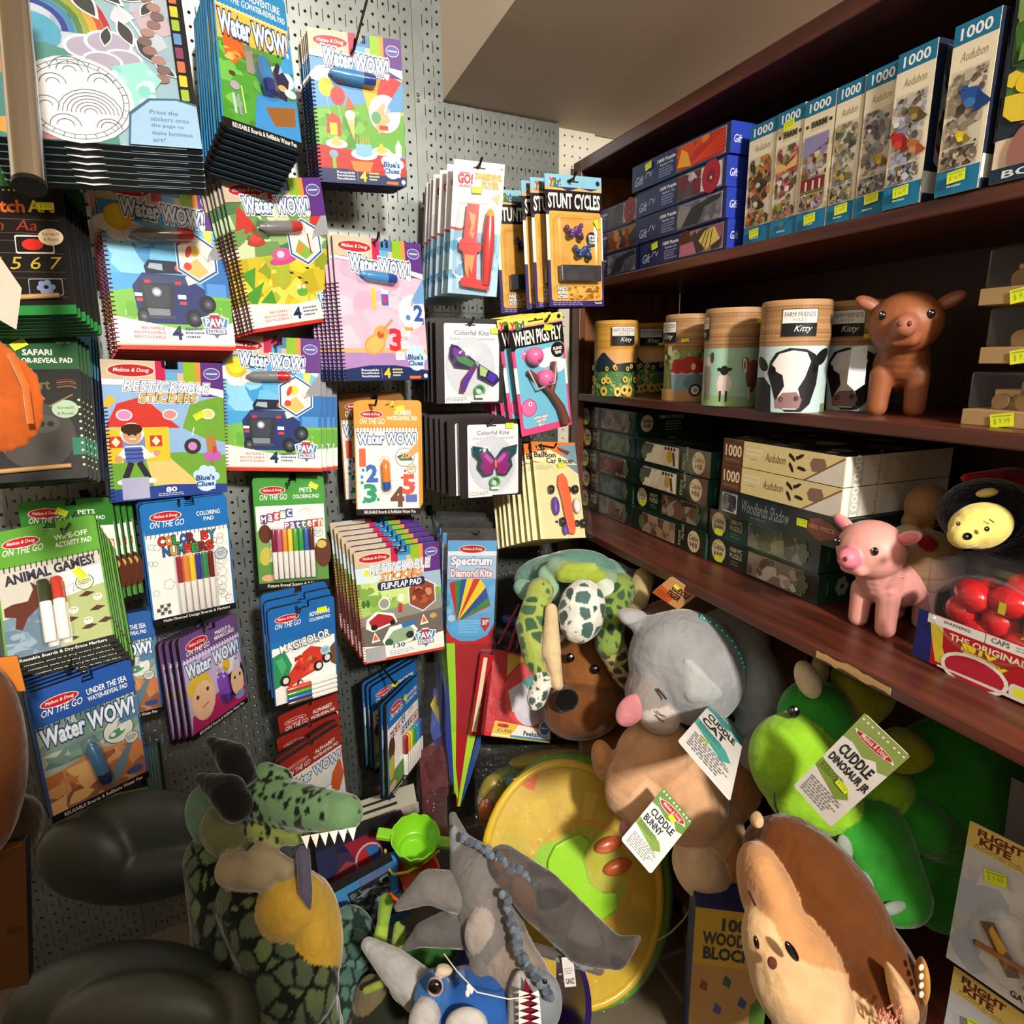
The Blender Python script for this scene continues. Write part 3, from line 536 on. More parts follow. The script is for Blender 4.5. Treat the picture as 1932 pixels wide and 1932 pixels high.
def bday(a):
    a.R(0, 10, 100, 100, '#5f9bd6'); a.E(13, 27, 10, 7, '#f2f2f2'); a.E(6, 29, 7, 5, '#f2f2f2'); a.pg([(0, 50), (60, 44), (100, 50), (100, 78), (0, 78)], '#66a63c'); a.blobs(0, 50, 60, 76, ['#5c9a38', '#7ab648', '#4f8b30'], 20, .2, 4)
    a.pg([(52, 28), (100, 26), (100, 50), (60, 50)], '#eab53a'); a.pg([(78, 22), (100, 28), (100, 40), (70, 38)], '#cf3238')
    for x, y, c in ((15, 36, '#ecd63a'), (27, 41, '#d23a35')): a.E(x, y, 8, 9, c); a.L([(x, y + 6), (x + 2, y + 18)], .3, '#ddd')
    a.pg([(34, 54), (44, 52), (42, 70)], '#e2b67c'); a.E(39, 53, 5.5, 5, '#f1e7c8'); a.pg([(14, 56), (20, 52), (28, 56), (28, 68), (12, 66)], '#cc4436'); a.R(16, 59, 24, 67, '#eec43a')
    a.pg([(0, 74), (100, 80), (100, 100), (0, 100)], '#b8302a')
    for y in (79, 84, 89): a.L([(0, y), (100, y + 3)], .5, '#8f2320')
    for cx, cy, r, c in ((22, 73, 12, '#d8b878'), (52, 79, 15, '#7fb2d4'), (72, 76, 11, '#e8bc4a')): a.E(cx, cy, r, r * .38, '#e6e6ec'); a.E(cx, cy, r * .82, r * .26, '#c6c6d4'); a.pg([(cx - r * .6, cy), (cx, cy - 6), (cx + r * .6, cy), (cx, cy + 2)], c)
    a.R(43, 72, 61, 79, '#7fb9dc'); [a.L([(45 + i * 3.2, 72), (45 + i * 3.2, 67)], .8, '#e89a5a') for i in range(5)]; a.pg([(88, 72), (92, 67), (96, 72), (95, 79), (89, 79)], '#d5e6ee'); a.pg([(36, 84), (62, 84), (58, 91), (40, 91)], '#e0803a'); a.R(16, 82, 20, 90, '#86b43a'); a.E(18, 80, 5, 4, '#8aa2b8')
    a.E(78, 50, 18, 19, '#f0eeea'); a.pg([(62, 52), (78, 42), (86, 60), (70, 64)], '#e6a97c'); a.E(68, 53, 5.5, 6, '#5c9a6a'); a.E(82, 48, 4.5, None, '#f2e9df'); a.E(82, 58, 3.4, None, '#f2e9df'); a.R(71, 58, 81, 61, '#b8382f'); tipcone(a, 78, 45, 30, '#5b96c8'); a.L([(37, 48), (38, 40)], .5, '#ccc')
    a.pg([(34, 50), (38, 40), (45, 48)], '#d9603a'); a.pg([(0, 92), (40, 92), (100, 94), (100, 100), (0, 100)], NAVY); a.pg([(0, 90), (30, 90), (60, 93), (100, 93), (100, 96), (0, 96)], NAVY)
def clues_foot(a, lab4='4'):
    for i in range(3): a.T(('Reusable', 'Reutilisable', 'Reutilizable')[i], 20, 91.5 + i * 2.2, 40, 93.1 + i * 2.2, '#e6e8f4', .012)
    a.L([(43, 91), (43, 98)], .3, '#aaa'); a.T(lab4, 46, 91.2, 53, 98, '#f0c832', .03); a.lines(56, 91.5, 68, 98, 3, '#e6d692'); a.R(76, 97, 90, 99, '#e2703a'); a.E(96, 97, 2.4, None, '#eee')
def art_party(a): bday(a); clues_foot(a); cluesbadge(a, 83, 87, 12); hdr(a); a.pg([(0, 13), (100, 20), (100, 26), (80, 20), (0, 17)], '#f4f4f4'); wow(a, 14, 13, 84, 23, -5)
def art_music(a):
    a.R(0, 10, 100, 100, '#e6b2c8'); a.blobs(0, 12, 100, 80, ['#e9bacf', '#e0a6c0', '#ecc2d4'], 40, .2, 6); a.R(0, 77, 100, 80, '#dcae74'); a.R(0, 80, 100, 94, '#a884bc')
    a.E(38, 74, 13, 10, '#e59a4a', -30); a.E(46, 66, 9, 8, '#e8a052', -30); a.E(38, 74, 11, 8, '#eeb064', -30); a.E(45, 67, 4, None, '#b9542c'); a.L([(45, 66), (60, 56)], 2.4, '#c58a5c'); a.R(38, 34, 42, 49, '#e8c13e'); a.R(49, 35, 57, 46, '#3b63b4'); a.R(49, 35, 57, 38, '#e6e3ea'); a.pg([(53, 39), (56, 42), (53, 45), (50, 42)], '#c4325a')
    a.T('3', 56, 63, 69, 78, '#c8303c', .04); a.T('2', 87, 47, 97, 58, '#3153a8', .04)
    for x, y, r in ((74, 65, 5), (73, 74, -4), (66, 82, 8)): a.R(x - 5, y - 3, x + 6, y + 3, '#f2eee8'); a.L([(x - 5, y - 3), (x, y + .5), (x + 6, y - 3)], .5, '#8a7a7a')
    a.E(84, 50, 16, 18, '#eee6ec'); a.T('2', 87, 45, 97, 56, '#3153a8', .04); a.pg([(74, 50), (82, 48), (83, 60), (76, 59)], '#f8f6f4'); a.E(79, 54, 3, None, '#5a7fc0'); a.R(74, 61, 84, 63.5, '#dd9a3c'); tipcone(a, 82, 41, 26, '#6ba0d0')
    a.pg([(0, 92), (30, 89), (60, 89), (100, 93), (100, 100), (0, 100)], NAVY); clues_foot(a); cluesbadge(a, 85, 85, 12); hdr(a); a.pg([(0, 14), (50, 16), (100, 22), (100, 26), (60, 19), (0, 16)], '#e9dfe4'); wow(a, 16, 14, 84, 24, -4)
def art_stick(a):
    a.R(0, 10, 100, 100, '#8fb4dc'); a.pg([(62, 48), (70, 30), (100, 24), (100, 60), (80, 56)], '#6ea33a'); a.pg([(82, 56), (90, 54), (94, 72), (84, 74)], '#b07a44'); a.pg([(0, 68), (60, 66), (100, 70), (100, 94), (0, 94)], '#6da23c'); a.pg([(30, 72), (50, 70), (78, 94), (36, 94)], '#dcc47a')
    a.pg([(4, 24), (10, 27), (2, 34), (0, 30)], '#e3b72e'); a.pg([(0, 46), (10, 30), (30, 25), (60, 48)], '#c63a30'); a.R(0, 47, 50, 72, '#e9bf32'); 
    for x in (2, 34): a.R(x, 53, x + 10, 61, '#c23a30'); a.pg([(x + 5, 53.5), (x + 8.5, 57), (x + 5, 60.5), (x + 1.5, 57)], '#f0dcb0')
    a.pg([(12, 50), (24, 48), (30, 54), (30, 72), (12, 72)], '#7a86b8')
    for x, y, c in ((15, 38, '#d88ac0'), (52, 38, '#e88a86'), (85, 38, '#ecd27c')): a.E(x, y, 6.4, 5, '#f3eef0'); a.E(x, y, 5.4, 4, c)
    a.E(20, 51, 9.5, None, '#f2efe8'); a.E(20, 52, 7.6, 8, '#c99a6c'); a.E(20, 48, 8.6, 5, '#3a2418'); a.E(17.6, 52, 1, None, '#222'); a.E(22.6, 52, 1, None, '#222'); a.L([(17.5, 55), (22.5, 55)], .8, '#f4f4f4')
    a.pg([(8, 66), (14, 60), (28, 60), (34, 66), (40, 64), (42, 68), (28, 70), (14, 70)], '#efece6'); a.pg([(13, 61), (27, 61), (28, 72), (14, 72)], '#4b62a8'); [a.L([(13, y), (28, y)], 1, '#27346e') for y in (63, 66, 69)]; a.E(39, 66, 3, None, '#c99a6c'); a.E(8, 69, 3, None, '#c99a6c')
    a.L([(18, 72), (12, 84)], 5, '#2a2a36'); a.L([(24, 72), (31, 84)], 5, '#2a2a36'); a.E(10, 86, 4.5, 2.4, '#e6e6ee'); a.E(33, 86, 4.5, 2.4, '#e6e6ee')
    a.E(70, 62, 7.5, None, '#3a3438'); a.E(70, 62, 4, None, '#c489c8'); a.L([(70, 54), (72, 48)], 1, '#ddd'); a.R(80, 67, 95, 74, '#b662b0', 2); a.R(88, 63, 91, 68, '#c23a4a'); a.L([(87, 74), (87, 84)], 2, '#9a6a4a')
    a.pg([(0, 91), (50, 90), (100, 93), (100, 100), (0, 100)], '#2b4590'); a.R(9, 83, 31, 101 - 2, '#a9adcc', 0); a.T('80', 45, 92, 54, 95.6, '#eee', .03); a.lines(38, 96.3, 60, 99, 2, '#b9c2e2'); cluesbadge(a, 80, 89, 11)
    hdr(a); a.pg([(0, 13), (60, 14), (100, 20), (100, 26), (60, 17), (0, 17)], '#e8edf2')
    a.T('RESTICKABLE', 16, 14.5, 87, 22, '#e6ebf2', .02, rot=-2, sh=.2, outs=[(.10, '#f5f3f2'), (.055, '#33406e')])
    o = [(.13, '#f5f3f2'), (.06, '#3a3a60')]; a.T('STICKERS', 28, 22.8, 76, 29, '#e8c06a', .02, sh=.2, outs=o)
def art_flip(a):
    a.R(0, 10, 100, 100, '#a7c76a'); a.R(0, 14, 100, 30, '#cfe0e6'); a.blobs(0, 28, 100, 55, ['#b9d578', '#93b85a', '#c6dd8c', '#7fa64e'], 30, .2, 12); a.pg([(0, 58), (100, 46), (100, 62), (0, 68)], '#8c8a80'); a.pg([(0, 66), (100, 60), (100, 86), (0, 88)], '#6b6760'); a.pg([(74, 26), (100, 22), (100, 40), (80, 36)], '#9fb6cc')
    for x in (6, 11): a.E(x, 46, 2.4, 5, '#3f6f34')
    hx = [(76 + 17 * math.cos(math.radians(d)), 45 + 14 * math.sin(math.radians(d))) for d in range(30, 390, 60)]; a.pg([(76 + (x - 76) * 1.12, 45 + (y - 45) * 1.12) for x, y in hx], '#eef0f2'); a.pg([(76 + (x - 76) * 1.05, 45 + (y - 45) * 1.05) for x, y in hx], '#50739c'); a.pg(hx, '#8f4632'); a.blobs(64, 38, 88, 53, ['#a65a40', '#7c3526', '#c98a62', '#5d2a20'], 16, .3, 3)
    a.pg([(8, 60), (20, 54), (40, 58), (44, 66), (14, 72), (6, 68)], '#f2efec'); a.pg([(10, 62), (22, 56), (38, 60), (42, 65), (14, 70)], '#a82c30'); a.E(16, 68, 4, None, '#2a2224'); a.E(38, 66, 3.4, None, '#2a2224')
    a.pg([(24, 82), (34, 70), (60, 68), (68, 76), (60, 86), (30, 90)], '#eef0e8'); a.pg([(28, 82), (38, 74), (58, 71), (64, 77), (56, 84), (32, 87)], '#8fae8a'); a.E(32, 84, 5, None, '#3c5a44'); a.E(58, 80, 5, None, '#2c3230'); a.pg([(48, 68), (66, 67), (66, 71), (50, 73)], '#3d6cb2')
    for x, y in ((16, 78), (76, 69)): a.pg([(x - 5, y + 4), (x, y - 6), (x + 6, y + 3)], '#efe9e4'); a.pg([(x - 3, y + 2), (x, y - 4), (x + 4, y + 1.5)], '#dd6a34')
    a.E(30, 48, 7, 8, '#eceeec'); a.E(30, 48, 5.5, 6.4, '#8f9d90'); a.L([(49, 50), (48, 58)], 5, '#b53a36'); a.E(50, 45, 4, 5, '#f0e6dc'); a.E(88, 66, 4.4, 3.6, '#c9a15a')
    a.pg([(0, 84), (50, 88), (100, 82), (100, 100), (0, 100)], '#efece6'); a.R(0, 97.5, 100, 100, '#c7402f'); a.R(3, 86, 27, 99, '#a9aeb0'); a.lines(4, 86.5, 26, 98.5, 8, '#979da0'); a.T('130', 37, 86, 51, 90, '#3a4674', .02); a.lines(32, 92, 62, 97, 3, '#a8b0d2'); pawbadge(a, 77, 86, 12)
    hdr(a); a.T('RESTICKABLE', 16, 13, 88, 21, '#dfe5ec', .02, sh=.2, outs=[(.09, '#f3f2f0'), (.05, '#3a4464')]); a.T('STICKERS', 28, 21, 78, 27.5, '#e6a04a', .02, sh=.2, outs=[(.11, '#f3f2f0'), (.05, '#8a4a4a')]); a.R(24, 28.5, 80, 36, '#2c2f52', 3); a.T('FLIP-FLAP PAD', 28, 29.8, 76, 34.8, '#f2f2f2', .03, sh=.15)
def spad(c4, Y, art, label, nb, dxyz, lab2, spiralc, base='#4c7fb4', penc=None, t=.007, rx=0., rz=0., behind=None, st_=None, group=None, stack_r=1):
    M, W, H = pose(c4, Y, rx, rz)
    T = thing('activity_pad', label, 'activity pad', M, group)
    cover(T, W, H, t, art, base, side='#26305a' if spiralc != '#9a2236' else '#8a2a26'); spiral(T, W, H, t, spiralc)
    if penc: pen(T, W, H, *penc, t=t)
    if st_: sticker(T, W, H, *st_)
    rd = random.Random(int(c4[0][0]))
    for i in range(nb):
        k = i + 1; copy_tree(T, M @ Matrix.Translation((dxyz[0] * k + rd.uniform(-.001, .001), dxyz[1] * k, dxyz[2] * k)), lab2, group or 'spiral pads hanging behind ' + label[:40])
    return T, M, W, H
spad([(176, 326), (409, 364), (444, 660), (219, 662)], 1.42, art_blue, 'spiral water pad with blue police truck and sun, upper one at left', 5, (-.001, .013, -.003), 'spiral pad stacked behind the upper blue truck pad', '#9a2236', penc=(47, 31, .105, .0115, '#85858a', '#c0282e', -6), group='blue truck water pads stacked on the upper left hook')
spad([(407, 338), (603, 336), (637, 602), (480, 626)], 1.41, art_green, 'spiral water pad with green jungle scene and pink hat', 5, (-.0035, .013, -.003), 'spiral pad stacked behind the jungle scene pad', '#7a1e2c', penc=(48, 31, .085, .011, '#7c7c7c', '#b8332c', 2), group='jungle water pads stacked on one hook')
spad([(576, 54), (755, 78), (765, 355), (604, 342)], 1.40, art_party, 'spiral water pad with birthday party table at the top of the wall', 6, (-.0016, .0125, -.001), 'spiral pad stacked behind the birthday party pad', '#22306a', penc=(44, 28.5, .09, .0115, '#3f8ac4', '#26408c', 4), st_=(88, 13, .02, 0), group='birthday water pads stacked on one hook')
spad([(624, 442), (789, 462), (807, 716), (646, 720)], 1.41, art_music, 'pink spiral water pad with orange guitar and numbers 2 and 3', 6, (-.0045, .013, .001), 'spiral pad stacked behind the pink guitar pad', '#1c2a5e', penc=(46, 27, .08, .011, '#4a92cc', '#24489a', 4), st_=(89, 13.5, .02, 5), group='pink guitar water pads stacked on one hook')
spad([(188, 678), (415, 684), (428, 927), (207, 947)], 1.44, art_stick, 'sticker pad with red-roofed yellow house and boy in striped shirt', 4, (.003, .013, -.001), 'spiral sticker pad stacked behind the red-roofed house pad', '#27387c', base='#6a94c8', st_=(77, 39, .021, -28), group='house sticker pads stacked on one hook')
spad([(420, 632), (607, 640), (606, 888), (427, 889)], 1.47, art_blue, 'spiral water pad with blue police truck, lower one under the jungle pad', 3, (.010, .02, .0), 'spiral pad half hidden behind the lower blue truck pad', '#9a2236', penc=(47, 29, .09, .0105, '#85858a', '#c0282e', -2), group='blue truck water pads stacked on the lower hook')
spad([(666, 1041), (826, 1018), (837, 1222), (686, 1250)], 1.37, art_flip, 'flip-flap sticker pad with racing cars on a grey road', 6, (-.006, .021, .006), 'sticker pad stacked behind the flip-flap racing pad, blue top edge showing', '#a32a30', base='#2f84c8', st_=(15, 20, .021, 30), group='flip-flap sticker pads stacked on one hook')
# ---- small on-the-go pads with a coil across the top
def otg(c4, Y, col, lines, title, art, label, nb=3, dxyz=(-.001, .012, .001), lab2='', foot='REUSABLE Boards & Refillable Water Pen', coil='#f0f0ee', penc=None, marks=None, st_=None, group=None, rx=0., rz=0., hd=23, tcol=None, footc=BLK, coilrow=True, notch=True, wx=.22, wz=.3):
    M, W, H = pose(c4, Y, rx, rz, wx, wz); T = thing('activity_pad', label, 'activity pad', M, group); t = .007
    def A(a):
        a.R(2, hd - 3, 98, 94.5, '#ece9e4'); art(a); a.R(0, 94.5, 100, 100, footc); a.T(foot, 12, 95.8, 92, 98.6, '#e6e6e0', .01)
        a.R(2, 9, 98, hd, col); a.R(2, 1.5, 49, 9.2, col, 0); a.R(66, 1.5, 98, 9.2, col)
        logo(a, 27, 11.5, 17, 5.5, 0); a.T('ON THE GO', 9, 15, 47, 20, '#f4f2ee', .005, sh=.3)
        n = len(lines)
        for i, (s, x0, x1, y0, y1) in enumerate(lines): a.T(s, x0, y0, x1, y1, '#f4f2ee', .015)
        if title: title(a)
    cover(T, W, H, t, A, col, notch=notch, side='#161618', r=.01); 
    if coilrow: topspiral(T, W, H, t, hd / 100 + .01, coil)
    if penc: pen(T, W, H, *penc, t=t)
    if marks: markers(T, W, H, *marks[:5], t=t, **(marks[5] if len(marks) > 5 else {}))
    if st_: sticker(T, W, H, *st_)
    rd = random.Random(7 + int(c4[0][0]))
    for i in range(nb): k = i + 1; copy_tree(T, M @ Matrix.Translation((dxyz[0] * k + rd.uniform(-.0008, .0008), dxyz[1] * k, dxyz[2] * k)), lab2 or 'pad stacked behind the ' + label[:60], group)
    return T, M, W, H
def a_knight(a):
    a.R(2, 24, 98, 50, '#e0b54a'); a.pg([(2, 46), (98, 42), (98, 94.5), (2, 94.5)], '#4e9436'); a.blobs(2, 48, 98, 94, ['#5ba33e', '#478a30', '#6bb34a', '#3f7a2c'], 40, .16, 2)
    a.pg([(8, 46), (16, 34), (30, 40), (36, 52), (20, 60), (10, 56)], '#c9622a'); a.blobs(8, 40, 34, 58, ['#de8a3a', '#b34a24', '#e8b060'], 12, .3, 5); a.E(22, 36, 7, 8, '#e4ddd2', 30); a.R(36, 46, 46, 62, '#8d8478'); a.R(38, 44, 44, 48, '#7a7266')
    a.E(17, 66, 4, None, '#5a3a24'); a.E(19, 73, 6, 8, '#9a9aa8'); a.L([(16, 78), (18, 90)], 3, '#b9b9c6'); a.L([(22, 78), (24, 90)], 3, '#8f8fa2'); a.L([(27, 72), (30, 88)], 1.5, '#dcd8a0')
    a.pg([(40, 94.5), (46, 74), (98, 70), (98, 94.5)], '#3c86c2'); a.pg([(56, 80), (96, 74), (94, 86), (66, 90)], '#8a5a2a'); a.E(80, 58, 19, 20, '#ecebe6'); a.pg([(66, 60), (78, 48), (92, 58), (86, 72), (72, 70)], '#2c2a46'); a.E(82, 64, 6, None, '#c9a46a'); tipcone(a, 78, 50, 30, '#3f92c8'); a.E(92, 66, 8, None, '#b9d6e2')
t_wow = lambda y0=26, y1=38, r=0: (lambda a: wow(a, 5, y0, 95, y1, r, halo=False))
otg([(392, -52), (537, 0), (567, 301), (421, 238)], 1.36, '#2f86bd', [('ADVENTURE', 48, 90, 9, 14), ('WATER-REVEAL PAD', 46, 96, 15.5, 19.5)], t_wow(28, 42), a_knight, 'on-the-go water pad with knight and blue pen, top of the wall', 8, (-.0014, .0125, -.0004), 'pad stacked behind the knight water pad', penc=(59, 62, .085, .011, '#2f80b8', '#1e2c72', 82), coil='#d8cf80', group='knight water pads stacked on one hook', notch=False, st_=(62, 5, .02, 5))
def a_num(a):
    for y in range(34, 94, 6): a.L([(2, y), (98, y - 1)], .35, '#a9b4bc')
    for s, x0, y0, x1, y1, c in (('1', 9, 42, 14, 56, '#dd6640'), ('2', 18, 56, 33, 70, '#3d66b4'), ('3', 14, 73, 30, 88, '#2f9466'), ('4', 55, 76, 73, 92, '#6e4636'), ('5', 74, 65, 90, 81, '#d8563c')): a.T(s, x0, y0, x1, y1, c, .05)
    for i, (x, y) in enumerate(((77, 61), (72, 67), (76, 72), (90, 72), (88, 78))): a.E(x, y, 2.2, None, '#c24450')
    for x, y in ((10, 71), (30, 78), (12, 88), (34, 86)): a.E(x, y, 2.6, None, '#3c9a78')
    for x, y in ((12, 60), (10, 66)): a.E(x, y, 2.4, 3, '#4b86c4')
    a.E(77, 49, 15, None, '#3a302a'); a.E(77, 49, 14.2, None, '#efe9df'); a.pg([(64, 48), (84, 44), (90, 52), (70, 52)], '#46624c'); a.T('20', 70, 45, 84, 50, '#d8ab7c', .02); a.pg([(80, 46), (98, 34), (98, 44), (86, 49)], '#d99a5e'); a.E(87, 59, 7.5, None, '#3a302a'); a.E(87, 59, 6.8, None, '#e9d9bc'); a.lines(82, 57, 92, 61, 3, '#6a5a4a'); a.R(77, 82, 95, 89, '#5a6ab0', 2)
otg([(667, 757), (789, 757), (794, 970), (673, 971)], 1.42, '#e8962e', [('NUMBER', 62, 88, 8, 12), ('WATER-REVEAL PAD', 50, 97, 13, 16.5)], t_wow(28, 37), a_num, 'orange number water-reveal pad with digits 1 to 5', 5, (.0015, .012, .001), 'pad stacked behind the orange number pad', penc=(47, 64, .072, .0095, '#e8862c', '#3157a8', 88), coil='#d86a24', st_=(71, 6.5, .02, -15), group='orange number pads on one hook')
otg([(637, 742), (758, 740), (766, 945), (652, 952)], 1.52, '#8a5c24', [('NUMBER', 62, 88, 8, 12)], t_wow(28, 37), a_num, 'orange number pad in shade behind and left of the front one', 3, (.003, .012, -.002), 'number pad in shade on the hook behind', coil='#7a4a24', group='number pads in the shade of the front stack', st_=(80, 10, .02, -20))  # header and coil colours darkened to paint in the front stack's shade
def a_magic(a):
    a.R(2, 22, 98, 94.5, '#efede8'); a.pg([(2, 48), (14, 40), (20, 60), (10, 94.5), (2, 94.5)], '#7aa05a'); a.pg([(2, 76), (98, 72), (98, 94.5), (2, 94.5)], '#5d8a44'); a.E(13, 50, 9, 14, '#5a2e20'); a.E(12, 70, 8, 14, '#b9b04a', 10); a.E(93, 70, 12, 22, '#5c3222'); a.E(92, 62, 7, 6, '#c9b050'); a.E(14, 90, 10, 5, '#d8a27c'); a.E(88, 51, 7, None, '#3a4a44'); a.E(88, 51, 6.4, None, '#cfe0d6'); a.lines(84, 49, 92, 53, 3, '#6a7a74'); a.E(72, 30, 9, 4.5, '#dcdcd8'); a.L([(58, 34), (70, 28), (84, 33)], .4, '#999')
    pal = ['#57307c', '#8a3d8a', '#b83c34', '#2f7c6a', '#4a4a9a', '#c9652f', '#a32c3c']
    for i, ch in enumerate('Magic'): x = 8 + i * 9; y = 33 - i * 1.2; a.R(x, y, x + 9, y + 8, pal[i % 7]); a.T(ch, x + 1.5, y + 1.2, x + 7.5, y + 6.8, '#f2efe4', .02)
    for i, ch in enumerate('Pattern'): x = 40 + i * 8; y = 40 - i * .3; a.R(x, y, x + 8, y + 7.5, pal[(i * 3 + 1) % 7]); a.T(ch, x + 1.2, y + 1, x + 6.8, y + 6.5, '#f2efe4', .02)
MK8 = ['#7a1c34', '#c0507e', '#e08a34', '#e8cf2c', '#4aa83c', '#2f9a48', '#2c5fb4', '#5a2028']
otg([(476, 903), (610, 896), (622, 1102), (490, 1111)], 1.50, '#3f9436', [('PETS', 65, 82, 10, 14), ('COLORING PAD', 55, 92, 16, 19.5)], None, a_magic, 'green-topped pets colouring pad with eight markers, right column', 3, (-.0005, .012, .004), 'pad behind the green pets colouring pad in the right column', foot='Picture Reveal Scenes & 8 Markers', marks=(21, 46, 82, 91, MK8), coilrow=False, st_=(85, 8.5, .02, 30), hd=25, group='green pets pads in the right column')
def a_cbn(a):
    for x, y in ((8, 35), (14, 36), (88, 34), (80, 37)): a.E(x, y, 4, None, '#777'); a.E(x, y, 3.4, None, '#efede9')
    rd = random.Random(3)
    for i in range(22):
        x, y = rd.choice([rd.uniform(4, 26), rd.uniform(78, 94)]), rd.uniform(30, 90); s = rd.uniform(3, 7); P = [(x + s * math.cos(k * 1.26), y + s * .7 * math.sin(k * 1.26)) for k in range(6)]; a.L(P, .5, '#7c7c80')
    for i in range(4):
        for j in range(3):
            if (i + j) % 2: a.R(6 + i * 4, 83 + j * 3, 10 + i * 4, 86 + j * 3, '#555')
    pal = ['#b8342c', '#d8862c', '#2f8a4a', '#2c5aa8', '#7a2c34', '#c9a62c', '#b8342c', '#2f7a9a', '#c45a2c']
    for i, ch in enumerate('COLOR BY'): x = 16 + i * 8.3; a.T(ch, x, 28, x + 7.4, 35, pal[i], .04, outs=[(.09, '#4a2018')]) if ch != ' ' else None
    for i, ch in enumerate('NUMBERS'): x = 20 + i * 8.4; a.T(ch, x, 36.5, x + 7.6, 43.5, pal[(i * 2 + 3) % 9], .04, outs=[(.09, '#4a2018')])
    a.E(87, 49, 8, None, '#30405a'); a.E(87, 49, 7.2, None, '#b9c2cc'); a.lines(82, 47, 92, 51, 3, '#5a6a7a')
otg([(261, 952), (424, 930), (444, 1146), (287, 1180)], 1.44, '#1f6cb4', [('COLORING', 62, 90, 11, 14.5), ('PAD', 70, 82, 16, 19)], None, a_cbn, 'blue-topped colour-by-numbers pad with six markers', 3, (.0005, .012, .001), 'pad stacked behind the colour-by-numbers pad', foot='Multi-Themed Design Boards & Markers', marks=(32, 45, 77, 93, ['#9a2432', '#e08434', '#e8c62c', '#26308c', '#2f8a52', '#6e2424']), coil='#30508a', st_=(79, 11, .022, 5), hd=25, group='colour-by-numbers pads on one hook')
def a_race(a):
    a.R(2, 20, 98, 38, '#1f6cb4'); a.pg([(2, 40), (40, 34), (98, 40), (98, 94.5), (2, 94.5)], '#efeeea'); a.pg([(2, 46), (20, 42), (30, 58), (20, 74), (2, 78)], '#2f8a5a'); a.pg([(6, 50), (16, 48), (22, 58), (14, 66)], '#4aa870'); a.pg([(90, 50), (98, 46), (98, 70), (90, 66)], '#6a4a34')
    a.pg([(14, 74), (30, 62), (48, 48), (60, 44), (76, 48), (84, 58), (66, 70), (44, 74), (24, 80)], '#c23a2c'); a.blobs(34, 50, 72, 70, ['#d24a34', '#a82c22', '#e0664a'], 14, .22, 4)
    for x, y, r in ((18, 72, 8), (84, 60, 8), (70, 66, 8), (40, 78, 5)): a.E(x, y, r, r * 1.2, '#2c2624'); a.E(x + 1, y, r * .55, r * .7, '#d8d4ce')
    a.E(82, 52, 8, None, '#9fc0d8'); a.lines(77, 50, 87, 54, 3, '#4a6a8a'); a.E(58, 56, 3, None, '#7a9a4a')
    for i in range(4): a.E(36 + i * 9, 44 - i, 5, None, '#c9c9c9'); a.E(36 + i * 9, 44 - i, 4.4, None, '#efeeea')
def t_magicolor(a): a.T('MAGICOLOR', 14, 33.5, 90, 41, '#e9e9e4', .03, rot=7, outs=[(.09, '#2a3a5a')]); a.T('Mess-Free Coloring', 34, 41, 74, 43.6, '#333', .01, rot=6)
otg([(503, 1151), (627, 1118), (637, 1304), (517, 1338)], 1.36, '#1f62a8', [('ADVENTURE', 60, 92, 11, 15), ('COLORING PAD', 60, 92, 17, 20)], t_magicolor, a_race, 'adventure colouring pad with red race car and four markers', 2, (-.001, .02, .009), 'adventure pad one behind the red race car pad', marks=(18, 78, 97, 97, ['#cf3a34', '#4a9a34', '#2c5fb8', '#5a3a30'], dict(horiz=True, frac=.48)), coilrow=False, hd=32, foot='', st_=(80, 11, .021, 0), group='adventure colouring pads on one hook')
def a_alpha(a):
    a.R(2, 24, 98, 94.5, '#ece6dc'); a.pg([(2, 60), (60, 50), (98, 34), (98, 94.5), (2, 94.5)], '#dfe3e6'); a.pg([(78, 50), (94, 36), (98, 60), (86, 80), (70, 70)], '#cf5a2c'); a.E(60, 66, 16, 14, '#333'); a.E(60, 66, 15, 13, '#ece9e2')
for i, (q, Y, lb, n) in enumerate((([(521, 1349), (633, 1299), (648, 1452), (548, 1500)], 1.49, 'topmost red alphabet water pad directly under the race car pad', 0), ([(519, 1392), (635, 1338), (652, 1490), (550, 1535)], 1.44, 'middle red alphabet water pad of the three', 0), ([(521, 1442), (636, 1360), (655, 1505), (556, 1570)], 1.39, 'front red alphabet water pad with the water title showing', 1))):
    otg(q, Y, '#9c2a20', [('ALPHABET', 56, 90, 10, 14), ('WATER-REVEAL PAD', 52, 94, 16, 19.5)], t_wow(27, 38), a_alpha, lb, n, (0, .012, .002), 'red alphabet pad behind the front one', coil='#e8e0d8', group='red alphabet water pads on one hook', notch=(.006, .006, .01))
